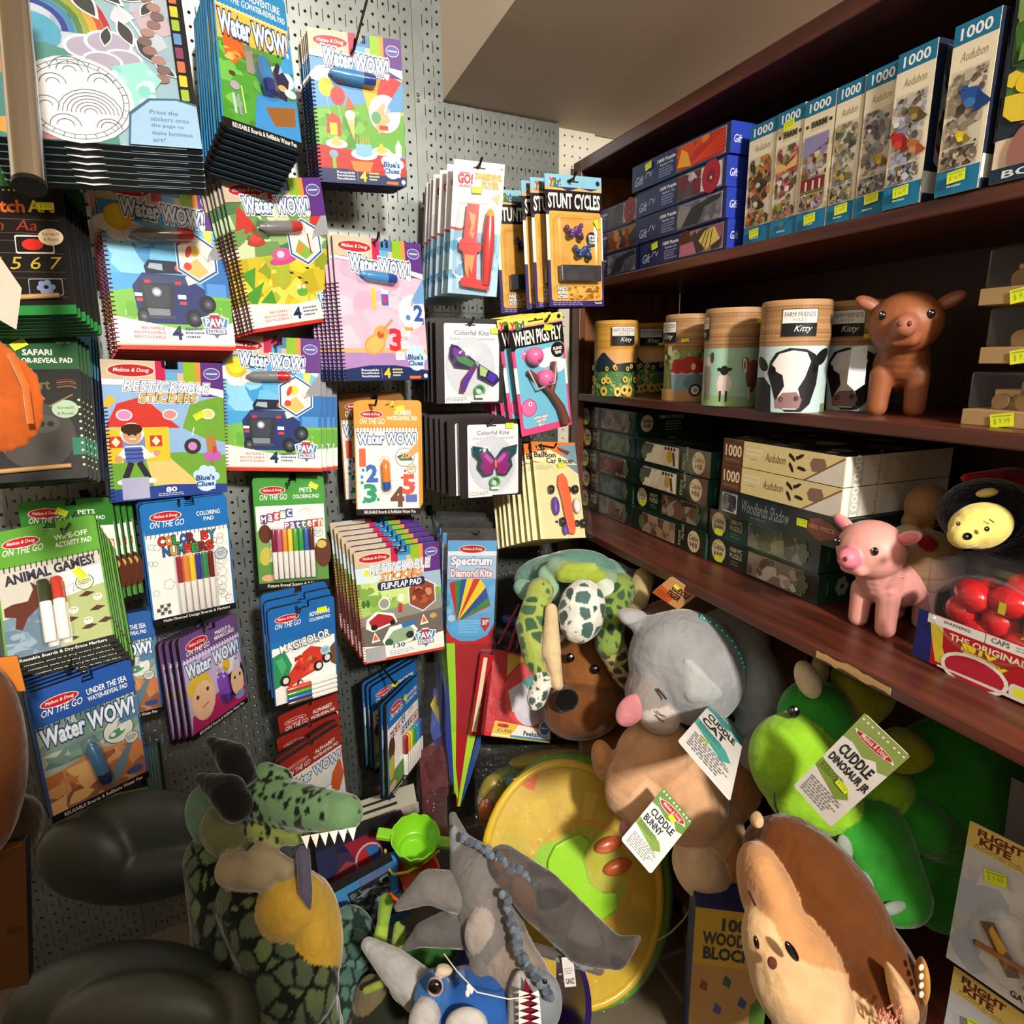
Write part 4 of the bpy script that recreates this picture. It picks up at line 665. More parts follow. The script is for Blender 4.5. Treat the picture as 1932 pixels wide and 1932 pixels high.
def a_wipe(a):
    a.R(2, 22, 98, 94.5, '#c4c0b6'); a.pg([(2, 66), (46, 60), (50, 94.5), (2, 94.5)], '#6f8698'); a.blobs(2, 66, 46, 94, ['#7d94a6', '#62798c', '#8ba2b0'], 26, .3, 5, 1.6); a.R(56, 40, 98, 60, '#e8e8e4'); a.pg([(50, 60), (98, 54), (98, 94.5), (50, 94.5)], '#a3b078')
    a.pg([(4, 58), (12, 56), (26, 56), (32, 48), (30, 42), (36, 46), (38, 60), (24, 68), (18, 76), (12, 74), (14, 66), (4, 64)], '#5a2c1c')
    for x, y in ((62, 76), (80, 60), (88, 72), (78, 84), (94, 82), (60, 90)): a.pg([(x - 8, y + 1), (x, y - 2), (x + 8, y), (x, y + 2)], '#4c2a1a')
    for x, y in ((66, 70), (90, 64), (78, 80)): a.E(x, y, 4.5, 4, '#d9dcc8'); a.E(x - 1.4, y - 1, .7, None, '#333'); a.E(x + 1.4, y - 1, .7, None, '#333')
    a.E(80, 51, 9, None, '#3a4048'); a.E(80, 51, 8.2, None, '#c3cdb4'); a.lines(74, 49, 86, 53, 3, '#5a6452'); a.L([(62, 52), (70, 50), (68, 56), (76, 54)], .5, '#777')
otg([(-16, 1008), (182, 973), (220, 1209), (17, 1266)], 1.30, '#5a9a34', [('WIPE-OFF', 58, 90, 11, 15), ('ACTIVITY PAD', 58, 93, 17, 21)], lambda a: a.T('ANIMAL GAMES!', 8, 33, 92, 40, '#2e2a3a', .04, rot=4), a_wipe, 'green-topped wipe-off animal games pad with two markers', 6, (.0008, .013, -.006), 'pad stacked behind the wipe-off animal games pad', foot='Reusable Boards & Dry-Erase Markers', marks=(37, 44, 62, 90, ['#2f3c24', '#b8382c'], dict(frac=.36)), coil='#2c3c2a', st_=(77, 44, .024, 60), hd=29, group='wipe-off animal games pads on one hook')
otg([(37, 946), (212, 937), (244, 1136), (70, 1150)], 1.46, '#347a2c', [('PETS', 62, 80, 10, 14), ('COLORING PAD', 52, 90, 16, 19.5)], None, a_magic, 'green-topped pets colouring pad half hidden behind the animal games pad', 3, (.006, .013, -.001), 'pets pad stacked behind the half hidden one at left', foot='Picture Reveal Scenes & 8 Markers', coilrow=False, hd=25, st_=(45, 11, .02, 30), group='half hidden pets pads at left')
def a_sea(a):
    a.R(2, 22, 98, 94.5, '#9fae9c'); a.blobs(2, 24, 98, 60, ['#a9bca8', '#7f9a8c', '#b8c8b4', '#6f8c8a', '#5d7d7c'], 50, .2, 5, 1.6); a.pg([(2, 66), (50, 58), (98, 66), (98, 94.5), (2, 94.5)], '#b8865a'); a.blobs(2, 64, 98, 94, ['#c9935e', '#a6643c', '#d8ae74', '#8c5a44', '#c47a4a'], 50, .18, 9, 1.5); a.pg([(58, 94), (66, 78), (84, 64), (90, 56), (88, 66), (74, 86)], '#5e7884')
    a.E(76, 51, 16, None, '#30383a'); a.E(76, 51, 15.2, None, '#d2d8ce'); a.E(74, 53, 9, 5, '#4f8a72', -15); a.E(70, 53, 2.6, None, '#dfe6da'); a.E(80, 51, 2.6, None, '#dfe6da'); tipcone(a, 74, 44, 26, '#55789a'); a.E(88, 61, 7.5, None, '#30383a'); a.E(88, 61, 6.8, None, '#c6cec6'); a.lines(83, 59, 93, 63, 3, '#555'); a.E(86, 88, 9, 4.5, '#3c4a86')
otg([(45, 1308), (243, 1240), (278, 1461), (96, 1551)], 1.24, '#26509a', [('UNDER THE SEA', 52, 92, 11, 15.5), ('WATER-REVEAL PAD', 52, 92, 17, 20.5)], t_wow(29, 42), a_sea, 'blue-topped under-the-sea water pad in front, lower left', 4, (.001, .013, .001), 'pad stacked behind the front under-the-sea pad', penc=(50, 68, .088, .011, '#3f6f9a', '#1c2a52', 80), coil='#203038', group='front under-the-sea pads', hd=26)
otg([(130, 1178), (281, 1147), (308, 1341), (160, 1378)], 1.40, '#28589c', [('UNDER THE SEA', 52, 92, 11, 15.5), ('WATER-REVEAL PAD', 52, 92, 17, 20.5)], t_wow(29, 40), a_sea, 'under-the-sea water pad behind, between animal games pad and purple pad', 3, (.002, .012, -.001), 'pad stacked behind the rear under-the-sea pad', coil='#203038', group='rear under-the-sea pads', hd=26)
def a_makeup(a):
    a.R(2, 22, 98, 94.5, '#b9a8cc'); a.pg([(2, 94.5), (6, 78), (50, 70), (98, 80), (98, 94.5)], '#a82860'); a.E(26, 66, 20, 24, '#d8b890'); a.E(22, 52, 19, 12, '#d8b83c'); a.E(26, 68, 17, 20, '#e6bc98'); a.E(17, 63, 2.4, None, '#4a3a30'); a.E(34, 60, 2.4, None, '#4a3a30'); a.L([(22, 75), (33, 73)], 1.4, '#c25a5a')
    a.E(84, 66, 16, 22, '#2a2230'); a.E(86, 70, 12, 17, '#e2b894'); a.E(82, 66, 2, None, '#333'); a.E(92, 65, 2, None, '#333'); a.E(72, 46, 14, None, '#dcd6e0'); a.E(70, 47, 7, 8, '#d8b030'); tipcone(a, 72, 40, 26, '#6c7aa0'); a.E(88, 54, 7, None, '#c9bcd8'); a.E(88, 86, 9, 5, '#7c86b8')
otg([(327, 1205), (441, 1158), (460, 1322), (360, 1402)], 1.42, '#6a4a84', [('MAKEUP &', 58, 86, 9, 13), ('MANICURES', 56, 92, 14, 18)], t_wow(28, 41), a_makeup, 'purple-topped makeup and manicures water pad turned to the right', 3, (-.004, .012, -.001), 'pad stacked behind the purple makeup pad', penc=(58, 66, .07, .0095, '#6a3c9c', '#3c2a7a', 84), coil='#d9d4e4', rz=-.45, group='purple makeup pads on one hook', wz=.25)
def a_mag2(a): a_magic(a)
otg([(724, 1327), (783, 1274), (787, 1430), (728, 1514)], 1.42, '#1f6cb4', [('FAVORITES', 58, 92, 10, 14), ('COLORING PAD', 56, 92, 16, 19.5)], None, a_mag2, 'blue-topped marker pad seen almost edge on, front one', 1, (.0, .014, -.001), 'pad right behind the front edge-on marker pad', foot='Scenes & Markers', marks=(42, 50, 99, 92, ['#8a2024', '#e8a02c', '#e8cf2c', '#4aa83c', '#2c8a7a', '#2c9ab4', '#2c5fb4', '#3a2c7a']), coilrow=False, hd=27, rz=-.9, wz=.2, wx=.1, st_=(55, 12, .022, 40), group='edge-on marker pads', notch=False)
otg([(697, 1296), (781, 1243), (784, 1400), (703, 1460)], 1.52, '#1f62a8', [('FAVORITES', 58, 92, 10, 14), ('COLORING PAD', 56, 92, 16, 19.5)], None, a_mag2, 'blue-topped marker pad seen almost edge on, rear one', 2, (-.004, .012, .003), 'pad behind the rear edge-on marker pad', coilrow=False, hd=27, rz=-.8, wz=.2, wx=.1, st_=(50, 12, .022, 40), group='edge-on marker pads behind', notch=False)
# ---- dark scratch pads at far left
def a_scratch(a):
    a.R(0, 0, 100, 17, '#2f6a30'); a.T('WRITING PAD', 55, 9, 96, 13, '#dfe6dc', .02); a.T('Melissa & Doug', 6, 5, 40, 10, '#dfe6dc', .01); a.R(0, 17, 100, 100, '#120d0b'); [a.E(8 + i * 5.2, 19.5, 1, None, '#cfc89a') for i in range(13)]
    a.T('Scratch', 8, 26, 62, 34, '#c8602c', .03); a.T('Art', 66, 26, 90, 33.5, '#d8c42c', .03)
    for y in (38, 47, 52, 60, 72, 76, 88): a.L([(2, y), (94, y + 1)], .5, '#6a6058')
    a.T('An  Aa', 20, 39, 72, 46, '#8a2c24', .0, sh=.2); a.T('Is  Ss', 4, 53, 34, 59, '#9a3a34', 0, sh=.2); a.T('3 4 5 6 7', 8, 63, 92, 71, '#b8a03c', .0, sh=.2)
    a.R(50, 49, 86, 61, '#cfc8c0', 2); a.R(51, 50, 85, 60, '#160f0d', 2); a.E(66, 55, 10, 7, '#c4281e'); a.E(84, 50, 12, 10.5, '#e3cba6'); a.T('Scratch', 76, 47, 92, 49, '#3a2a20'); a.T('& Reveal', 77, 50.5, 91, 52.5, '#3a2a20')
    a.R(58, 77, 90, 88, '#8a8a90', 2); a.R(58.8, 77.6, 89.2, 87.4, '#14100e', 2); [a.E(74 + 5.5 * math.cos(k), 82.5 + 3 * math.sin(k), 3.4, None, '#7f94b8') for k in (0, 1, 2, 3, 4, 5)]; a.R(0, 94, 100, 100, '#1f7a34')
def a_safari(a):
    a.R(0, 0, 100, 24, '#20502c'); a.T('SAFARI', 50, 10, 76, 14, '#cfd8cc', .03); a.T('COLOR-REVEAL PAD', 36, 16, 94, 19.5, '#cfd8cc', .03); a.T('Ages 5+', 80, 4, 94, 6.5, '#a9bca8'); a.R(0, 24, 100, 100, '#0f1712'); a.R(4, 26, 94, 96, '#171512'); a.T('Scratch Art', 14, 31, 72, 38, '#5a5c2a', .02); [a.L([(78, 32 + i * 1.6), (90, 31 + i * 1.6), (96, 33 + i * 1.6)], .7, ('#7a2c24', '#9a7a2c')[i % 2]) for i in range(4)]
    a.E(58, 70, 34, 36, '#3a3632'); a.E(64, 62, 14, 10, '#4b4640'); a.E(62, 62, 3, None, '#1a1714'); a.E(70, 62, 3, None, '#1a1714'); a.E(84, 52, 12, 10, '#9fb89a'); a.T('Scratch', 77, 50, 92, 52, '#24301f'); a.T('& Reveal', 77, 54, 91, 56, '#24301f'); a.R(88, 72, 100, 84, '#1d6a54'); [a.E(97, 46 + i * 5, 1.3, None, '#c9cf9a') for i in range(10)]; a.L([(70, 50), (92, 42)], 1.4, '#8a7448')
def flat(name, c4, Y, art, label, cat, base='#111', t=.006, nb=0, dxyz=(0, .012, 0), lab2='', group=None, extra=None, notch=False, r=.006, material='print', rx=0., rz=0., side='#18181a', wx=.22, wz=.3):
    M, W, H = pose(c4, Y, rx, rz, wx, wz); T = thing(name, label, cat, M, group); cover(T, W, H, t, art, base, notch=notch, r=r, side=side, name='backing_card', material=material)
    if extra: extra(T, W, H, t)
    rd = random.Random(int(c4[1][0]))
    for i in range(nb): k = i + 1; copy_tree(T, M @ Matrix.Translation((dxyz[0] * k + rd.uniform(-.0008, .0008), dxyz[1] * k, dxyz[2] * k)), lab2, group)
    return T, M, W, H
def ex_stick(y, z1=.0): 
    def f(T, W, H, t):
        m = MB(); m.tube([(-W * .3, -t - .004, (.5 - y / 100) * H), (W * .36, -t - .004, (.5 - (y - 1.5) / 100) * H)], .004, '#b98f5a', 8); m.build('wooden_stylus', 'card', T, smooth=True); sticker(T, W, H, 83 if y < 92 else 48, 30 if y < 92 else 7, .022, 0 if y < 92 else -30)
    return f
flat('scratch_art_pad', [(-90, 300), (113, 317), (147, 592), (-60, 606)], 1.30, a_scratch, 'black scratch art writing pad with green header at far left', 'activity pad', nb=6, dxyz=(.0032, .0115, 0), lab2='scratch pad stacked behind the black writing pad', group='scratch writing pads at far left', extra=ex_stick(90))
flat('scratch_art_pad', [(-70, 632), (148, 638), (167, 898), (-50, 920)], 1.30, a_safari, 'dark green safari colour-reveal pad behind the orange fabric', 'activity pad', nb=3, dxyz=(.003, .013, 0), lab2='scratch pad stacked behind the safari pad', group='safari reveal pads at far left', extra=ex_stick(93))
def a_bluecard(a): a.R(0, 0, 100, 30, '#3c7a94'); a.T('COLOR-REVEAL PAD', 40, 15, 98, 19, '#cfd8dc'); a.R(0, 30, 100, 100, '#1b2a44'); a.R(4, 30, 90, 96, '#2a3a5a')
flat('scratch_art_pad', [(-30, 634), (172, 632), (190, 905), (-20, 915)], 1.43, a_bluecard, 'blue-edged reveal pad showing beside the safari pad', 'activity pad', nb=2, dxyz=(.001, .013, .0), lab2='blue-edged pad behind the safari pads', group='blue-edged reveal pads')
# ---- large stained-glass sticker pad, top left
def a_glass(a):
    a.R(0, 0, 92, 100, '#8fb0bc'); a.blobs(0, 0, 92, 60, ['#b4c0cc', '#a9b4c4', '#c6ccd6', '#98a8bc', '#b8a8b4'], 60, .16, 11)
    k = a.W / a.H
    for i, c in enumerate(['#a82c2c', '#b8502c', '#c49a34', '#8f9c34', '#4f7a44', '#3f7fa8', '#2c3f8a']): 
        r0 = 40 - i * 3.4; P = [(22 + r0 * math.cos(math.radians(d)), 52 + r0 * k * 1.0 * math.sin(math.radians(d))) for d in range(180, 361, 12)]; r1 = r0 - 3.2; P += [(22 + r1 * math.cos(math.radians(d)), 52 + r1 * k * math.sin(math.radians(d))) for d in range(360, 179, -12)]; a.pg(P, c)
    a.E(22, 54, 16, 14, '#4f9ab8'); a.pg([(0, 60), (30, 58), (56, 64), (60, 100), (0, 100)], '#4f8a80'); a.pg([(0, 72), (20, 70), (40, 78), (44, 100), (0, 100)], '#3f7a78')
    for q in ((10, 62, 9), (2, 66, 8), (14, 70, 8)): a.E(*q, q[2] * .7, '#b87a54')
    for q in ((12, 95, 9, 5, '#c9923c'), (28, 97, 9, 4, '#c47a84')): a.E(*q)
    for q in ((50, 58, 12), (60, 55, 12), (66, 62, 10), (56, 64, 10)): a.E(*q, q[2] * .7, '#e6e6ee'); a.E(q[0], q[1], q[2] * .86, q[2] * .58, '#a59fb4')
    def leaf(x, y, L, d, c='#3a3d40'):
        ca, sa = math.cos(math.radians(d)), math.sin(math.radians(d)); P = []
        for t in range(9): u = t / 8; P.append((x + L * (u * ca - .2 * math.sin(math.pi * u) * sa), y + L * k * (u * sa + .2 * math.sin(math.pi * u) * ca)))
        for t in range(8, -1, -1): u = t / 8; P.append((x + L * (u * ca + .2 * math.sin(math.pi * u) * sa), y + L * k * (u * sa - .2 * math.sin(math.pi * u) * ca)))
        cx, cy = sum(p[0] for p in P) / len(P), sum(p[1] for p in P) / len(P); a.pg([(cx + (p[0] - cx) * 1.25, cy + (p[1] - cy) * 1.2) for p in P], '#d9dde4'); a.pg(P, c)
    a.L([(44, 12), (60, 28), (74, 46), (84, 62)], 1.2, '#dfe3e8')
    for q in ((36, 26, 14, 75), (44, 30, 22, 60), (54, 26, 20, 45), (62, 30, 18, 10), (58, 20, 20, -5), (66, 44, 16, 70), (74, 52, 16, 60), (60, 48, 12, 100), (78, 40, 12, -60), (30, 8, 14, 30, '#6a6e78'), (44, 8, 18, 10, '#54585e'), (82, 62, 12, 40)): leaf(*q)
    for i in range(16): a.E(82 + 4 * math.sin(i), 6 + i * 4.2, 3.6, 3, ('#8a6a66', '#a08078', '#75605f')[i % 3])
    a.pg([(60, 66), (76, 62), (84, 70), (70, 86), (62, 80)], '#8fd0c6'); a.blobs(60, 66, 80, 84, ['#a8e0d4', '#7cc4bc', '#d8f0ea'], 14, .3, 2)
    a.E(42, 82, 27, 27, '#cfd4da'); a.E(42, 82, 25, 25, '#e3e4e6')
    for r in (24.5, 22): P = [(42 + r * math.cos(math.radians(d)), 82 + r * k * math.sin(math.radians(d))) for d in range(0, 361, 12)]; a.L(P, .45, '#5a5f68')
    for j in range(30): d = math.radians(j * 12); a.L([(42 + 22 * math.cos(d), 82 + 22 * k * math.sin(d)), (42 + 24.5 * math.cos(d), 82 + 24.5 * k * math.sin(d))], .4, '#5a5f68')
    for cx, cy, rs in ((48, 88, (3, 5, 7, 9, 11, 13, 15)), (40, 70, (3, 6, 9)), (32, 76, (3, 6)), (28, 86, (3, 6)), (54, 74, (3, 6)), (36, 94, (4, 7)), (56, 94, (4, 6))):
        for r in rs: a.L([(cx + r * math.cos(math.radians(d)), cy + r * k * math.sin(math.radians(d))) for d in range(180, 361, 20)], .4, '#6a6f78')
    a.pg([(64, 100), (66, 86), (76, 79), (90, 78), (100, 80), (100, 100)], '#3b5f7e'); a.pg([(65, 100), (67, 87), (77, 80), (90, 79), (100, 81), (100, 100)], '#93b7d2')
    for i, s in enumerate(('Press the', 'stickers onto', 'the page to', 'make luminous', 'art!')): a.T(s, 76, 84 + i * 3.1, 76 + (14, 19, 16, 20, 6)[i], 85.9 + i * 3.1, '#4a6a84', .005, sh=.1)
    a.R(92, 0, 100, 79, '#101214'); [a.R(93, 1 + i * 6.6, 97, 6.2 + i * 6.6, ('#c9b83c', '#8fae3c', '#5a86b8', '#7a3c5c', '#b86a4a')[i % 5], .6) for i in range(12)]
T, M, W, H = flat('sticker_pad', [(-58, -150), (328, -104), (386, 311), (-22, 256)], 1.22, a_glass, 'large stained-glass sticker pad with rainbow and round picture, top left', 'activity pad', nb=6, dxyz=(-.0006, .0135, -.0004), lab2='black-edged pad stacked behind the large stained-glass pad', group='large stained-glass sticker pads', t=.0125, r=.004)
m = MB(); m.box(-W * .46, -.0175, -H / 2 + .002, W / 2, -.0165, H / 2, '#fff'); m.build('plastic_wrap', 'film_soft', T)
# ---- blister cards, right part of the wall
def yay(a, x0, y0, x1, y1):
    a.E((x0 + x1) / 2, (y0 + y1) / 2, (x1 - x0) * .62, (y1 - y0) * .4, '#e8dc3a'); a.T('y', x0, y0, x0 + (x1 - x0) * .3, y1, '#c43a5a', .05); a.T('a', x0 + (x1 - x0) * .33, y0, x0 + (x1 - x0) * .63, y1, '#3a7a3c', .05); a.T('y!', x0 + (x1 - x0) * .66, y0, x1, y1, '#2c4a9a', .05)
def slot(T, W, H, t, y=.045, w=.013):
    m = MB(); m.prism([(-w, H / 2 - H * y - .002), (w, H / 2 - H * y - .002), (w, H / 2 - H * y + .001), (.003, H / 2 - H * y + .001), (.003, H / 2 - H * y + .0045), (-.003, H / 2 - H * y + .0045), (-.003, H / 2 - H * y + .001), (-w, H / 2 - H * y + .001)], -t - .0006, -t, '#161616'); m.build('hang_hole', 'card', T)
def a_go(a):
    a.R(0, 0, 100, 100, '#e3e1e2'); a.pg([(0, 50), (20, 52), (100, 52), (100, 100), (0, 100)], '#8cc0de'); a.pg([(0, 49), (20, 50), (28, 48), (28, 50), (20, 52), (0, 51)], '#b8323a'); a.blobs(0, 56, 100, 100, ['#a9d0e6', '#6faed2', '#c6e0ee', '#559cc8'], 40, .22, 4); a.pg([(0, 90), (50, 84), (100, 86), (100, 100), (0, 100)], '#a9d2ea')
    a.T('GO!', 10, 10, 38, 16.5, '#b03046', .05); a.T('LAUNCH', 12, 17.5, 36, 19.5, '#b03046', .02); a.T('DAREDEVIL', 44, 8.5, 96, 12.5, '#e8a83c', .05, outs=[(.075, '#c07a24')]); a.T('FLYER', 58, 14, 90, 18.5, '#e8a83c', .05, outs=[(.075, '#c07a24')]); a.T('8+', 92, 3, 97, 5, '#444'); a.pg([(78, 25), (96, 21), (92, 30), (86, 28)], '#d9b27a'); a.E(22, 9, 12, .8, '#b84a5a')
def ex_go(T, W, H, t):
    P = lambda x, y: ((x / 100 - .5) * W, (.5 - y / 100) * H)
    m = MB(); pts = [(30, 32), (54, 32), (52, 60), (62, 60), (62, 66), (54, 68), (56, 88), (82, 90), (82, 96), (26, 94), (24, 89), (34, 86), (26, 68), (18, 66), (18, 60), (26, 58)]
    m.prism([P(*q) for q in pts][::-1], -t - .016, -t - .010, '#d0282c'); a = Art(W, H, -t - .0162, m)
    for q in ([(34, 38), (48, 40), (46, 50), (36, 56), (40, 48)], [(30, 70), (50, 70), (46, 84), (38, 78), (40, 88), (32, 82)], [(38, 54), (48, 52), (44, 58)]): a.pg(q, '#e8945a')
    a.L([(18, 62), (62, 62)], 1, '#a81c22'); m.build('glider_wing', 'gloss', T)
    m = MB(); x, z0 = P(76, 34); _, z1 = P(76, 92); m.lathe([(.001, z0), (.007, z0 - .006), (.009, z0 - .016)], ['#d8a02c'], 12, 'z', (x, -t - .014, 0)); m.lathe([(.009, z0 - .016), (.012, z0 - .05), (.013, (z0 + z1) / 2), (.008, z1)], ['#cf2a2e'], 12, 'z', (x, -t - .014, 0)); m.build('glider_body', 'gloss', T, smooth=True)
    m = MB(); m.prism([P(*q) for q in [(16, 30), (84, 28), (92, 60), (84, 98), (14, 98), (10, 62)]][::-1], -t - .028, -t - .0004, '#fff'); m.build('blister', 'shell', T, bevel=.006); slot(T, W, H, t); sticker(T, W, H, 48, 21, .021, -4)
def fan(T, M, lst, lab, group):  # lst of (dx, dy, dz, yaw)
    for dx, dy, dz, yaw in lst: copy_tree(T, M @ Matrix.Translation((dx, dy, dz)) @ Matrix.Rotation(math.radians(yaw), 4, 'Z'), lab, group)
T, M, W, H = flat('toy_glider', [(856, 301), (953, 310), (936, 562), (845, 551)], 1.34, a_go, 'front red glider launcher on a white and blue blister card', 'toy glider', '#dfe3ea', .002, r=.004, extra=ex_go, side='#d8d8dc', group='glider launchers on one hook')
fan(T, M, [(-.013, .045, .001, -4), (-.029, .080, -.002, -12), (-.044, .115, -.004, -16), (-.052, .135, -.008, -20), (-.062, .155, -.012, -24), (-.066, .175, -.018, -24)], 'glider launcher on a card turned aside behind the front one', 'glider launchers on one hook')
def a_stunt(a):
    a.R(0, 0, 100, 14, '#86bcd2'); a.R(0, 9, 100, 100, '#3a2a5e'); a.pg([(0, 9), (30, 10), (40, 12), (60, 9), (80, 11), (100, 8), (100, 16), (0, 16)], '#d8b070'); a.R(0, 11.5, 100, 27, '#18100f'); a.T('STUNT CYCLES', 5, 14, 96, 24.5, '#f3f1ea', .03); a.E(93, 4.8, 3.6, None, '#20242a'); yay(a, 9, 3, 27, 9)
    a.R(0, 30, 100, 64, '#e6e2da'); a.R(0, 64, 100, 100, '#3a2c66'); a.R(5, 27, 97, 95.5, '#dba548', 4); a.blobs(7, 30, 95, 90, ['#e2b058', '#d29a3c', '#dcaa50'], 20, .22, 3); a.E(80, 47.5, 11, None, '#26242a'); a.T('SPIN', 74, 44, 86, 46, '#eee', .04); a.T('THEM', 74, 46.8, 86, 48.4, '#eee', .04); a.T('ZOOM', 74, 49.2, 86, 51, '#eee', .04)
    a.blobs(34, 84, 92, 95, ['#a87428', '#8a5c1e', '#c48a34'], 50, .06, 4, 1.4); [a.T(s, 15, 84.5 + i * 3.2, 32, 87 + i * 3.2, '#f0ece4', .05, outs=[(.12, '#222')]) for i, s in enumerate(('FAST', 'MOVING', 'ACTION!'))]; a.lines(6, 96.3, 60, 99.4, 2, '#9d8fc4'); a.E(88, 97.3, 9, 2, '#111'); a.T('Toysmith', 81, 96.4, 95, 98.4, '#eee', .02)
def ex_stunt(T, W, H, t):
    for k, (cx, cy, c, c2) in enumerate(((44, 43, '#5a2a72', '#7d4a96'), (58, 58, '#1f3f7c', '#2f5c9e'))):
        m = MB(); x, z = (cx / 100 - .5) * W, (.5 - cy / 100) * H; y = -t - .012; s = W / 100
        for q in ((-10, 2, 4.5, 3), (10, -4, 5.5, 4.4), (0, 0, 9, 5), (-13, 6, 4, 4), (12, 9, 3.6, 4), (4, 5, 5, 3.6), (10, 4, 3, 5), (-4, -4, 6, 4)): m.ell((x + q[0] * s, y, z + q[1] * s), (q[2] * s, .006, q[3] * s), c, 12, 8)
        for q in ((-9, -5), (10, -8)): m.lathe([(.007, -.004), (.0075, 0), (.007, .004)], ['#1a181c'], 14, 'y', (x + q[0] * s, y, z + q[1] * s))
        m.ell((x, y - .004, z + 2 * s), (6 * s, .004, 2.5 * s), c2, 10, 6); m.build('toy_motorcycle', 'gloss', T, smooth=True)
    m = MB(); m.box((.16 - .5) * W, -t - .022, (.5 - .81) * H, (.87 - .5) * W, -t, (.5 - .685) * H, ['#3a3a3e', '#454549', '#35353a', '#2a2a2e', '#333', '#2a2a2e']); m.build('launcher_block', 'gloss', T, bevel=.002)
    m = MB(); m.box((.1 - .5) * W, -t - .024, (.5 - .83) * H, (.9 - .5) * W, -t - .0004, (.5 - .31) * H, '#fff'); m.build('blister', 'clear', T, bevel=.008); slot(T, W, H, t); sticker(T, W, H, 88, 36, .020, 62)
T, M, W, H = flat('toy_motorcycle_set', [(1024, 327), (1135, 336), (1137, 579), (1038, 578)], 1.33, a_stunt, 'front card with two toy motorcycles, purple and blue, on yellow', 'toy motorcycle set', '#3a2a5e', .002, r=.006, extra=ex_stunt, group='motorcycle cards on one hook')
fan(T, M, [(-.016, .035, .001, -3), (-.024, .06, .001, -6), (-.055, .14, .0, -5)], 'toy motorcycle card partly hidden behind the front one', 'motorcycle cards on one hook')
def a_pigs(a):
    a.R(0, 0, 100, 100, '#d8487e'); a.R(0, 0, 100, 8, '#ecd85a'); a.R(0, 6.5, 100, 8.5, '#e79a8a'); a.R(0, 8, 100, 26, '#15100f'); yay(a, 4, 2.5, 28, 9); a.T('WHEN PIGS FLY', 6, 11, 96, 22, '#f2efe8', .03); a.R(0, 40, 8, 62, '#eee7e2'); a.R(92, 40, 100, 62, '#eee7e2'); a.R(6, 24, 96, 94, '#6fb8d6', 5)
    for q in ((70, 34, 22, 12), (84, 44, 14, 12), (60, 40, 14, 8)): a.E(*q, '#ecebec')
    a.E(86, 31, 13, None, '#1c1818'); a.T('FLING', 78, 28.5, 94, 31, '#f2efe8', .04); a.T("'EM!", 80, 32, 92, 34.5, '#f2efe8', .04); a.E(20, 76, 15, None, '#b8366a'); a.E(20, 76, 13.6, None, '#e46fa4'); a.E(23, 73, 3.6, None, '#f3eef0'); a.E(23, 73, 1.5, None, '#222')
    for i, s in enumerate(('HOW HIGH', 'CAN THEY', 'GO')): a.T(s, 28 + i * 3, 85 + i * 3.2, 54 - i * 4, 87.6 + i * 3.2, '#f2f0ee', .05, outs=[(.12, '#1c1c20')])
    a.E(94, 3.4, 3.6, None, '#20242a')
def ex_pigs(T, W, H, t):
    P = lambda x, y, d=.012: ((x / 100 - .5) * W, -t - d, (.5 - y / 100) * H)
    m = MB(); m.tube([P(84, 96), P(76, 80), P(60, 66), P(38, 52), P(22, 44)], [.011, .010, .008, .0075, .007], '#6a3f30', 10); m.tube([P(60, 66), P(70, 54), P(72, 40)], [.008, .0075, .007], '#6a3f30', 10); m.tube([P(76, 80), P(84, 96)], [.010, .012], '#6a3f30', 10); m.build('slingshot', 'rubber', T, smooth=True)
    for cx, cy in ((36, 32), (52, 52)):
        m = MB(); r = W * .15; c = P(cx, cy, .017); m.ell(c, (r, r * .9, r), '#e46fa4', 22, 14); m.ell((c[0] + .002, c[1] - r * .86, c[2] - r * .3), (r * .26, .003, r * .2), '#cc4c86', 12, 8); [m.ell((c[0] + dx, c[1] - r * .88 - .0015, c[2] - r * .3), (.0012, .001, .0016), '#222', 8, 6) for dx in (0, .004)]; [m.ell((c[0] + .002 + dx, c[1] - r * .84, c[2]), (.0012, .001, .0012), '#222', 8, 6) for dx in (-.004, .004)]; m.build('pig_ball', 'gloss', T, smooth=True)
    m = MB(); m.tube([P(20, 42, .02), P(34, 60, .02), P(66, 58, .02), P(74, 40, .02)], .0022, '#cfc0c4', 6); m.build('elastic_band', 'gloss', T, smooth=True); slot(T, W, H, t, .035, .02); sticker(T, W, H, 70, 11, .022, 12)
T, M, W, H = flat('flying_pig_slingshot', [(955, 604), (1060, 588), (1076, 801), (986, 824)], 1.33, a_pigs, 'front blister card with brown slingshot and two pink pig balls', 'slingshot toy', '#d8487e', .002, r=.006, extra=ex_pigs, group='pig slingshot cards on one hook')
fan(T, M, [(-.012, .03, .001, -2), (-.020, .052, .001, -4), (-.03, .085, .001, -6), (-.036, .115, .001, -8)], 'pig slingshot card behind the front one', 'pig slingshot cards on one hook')
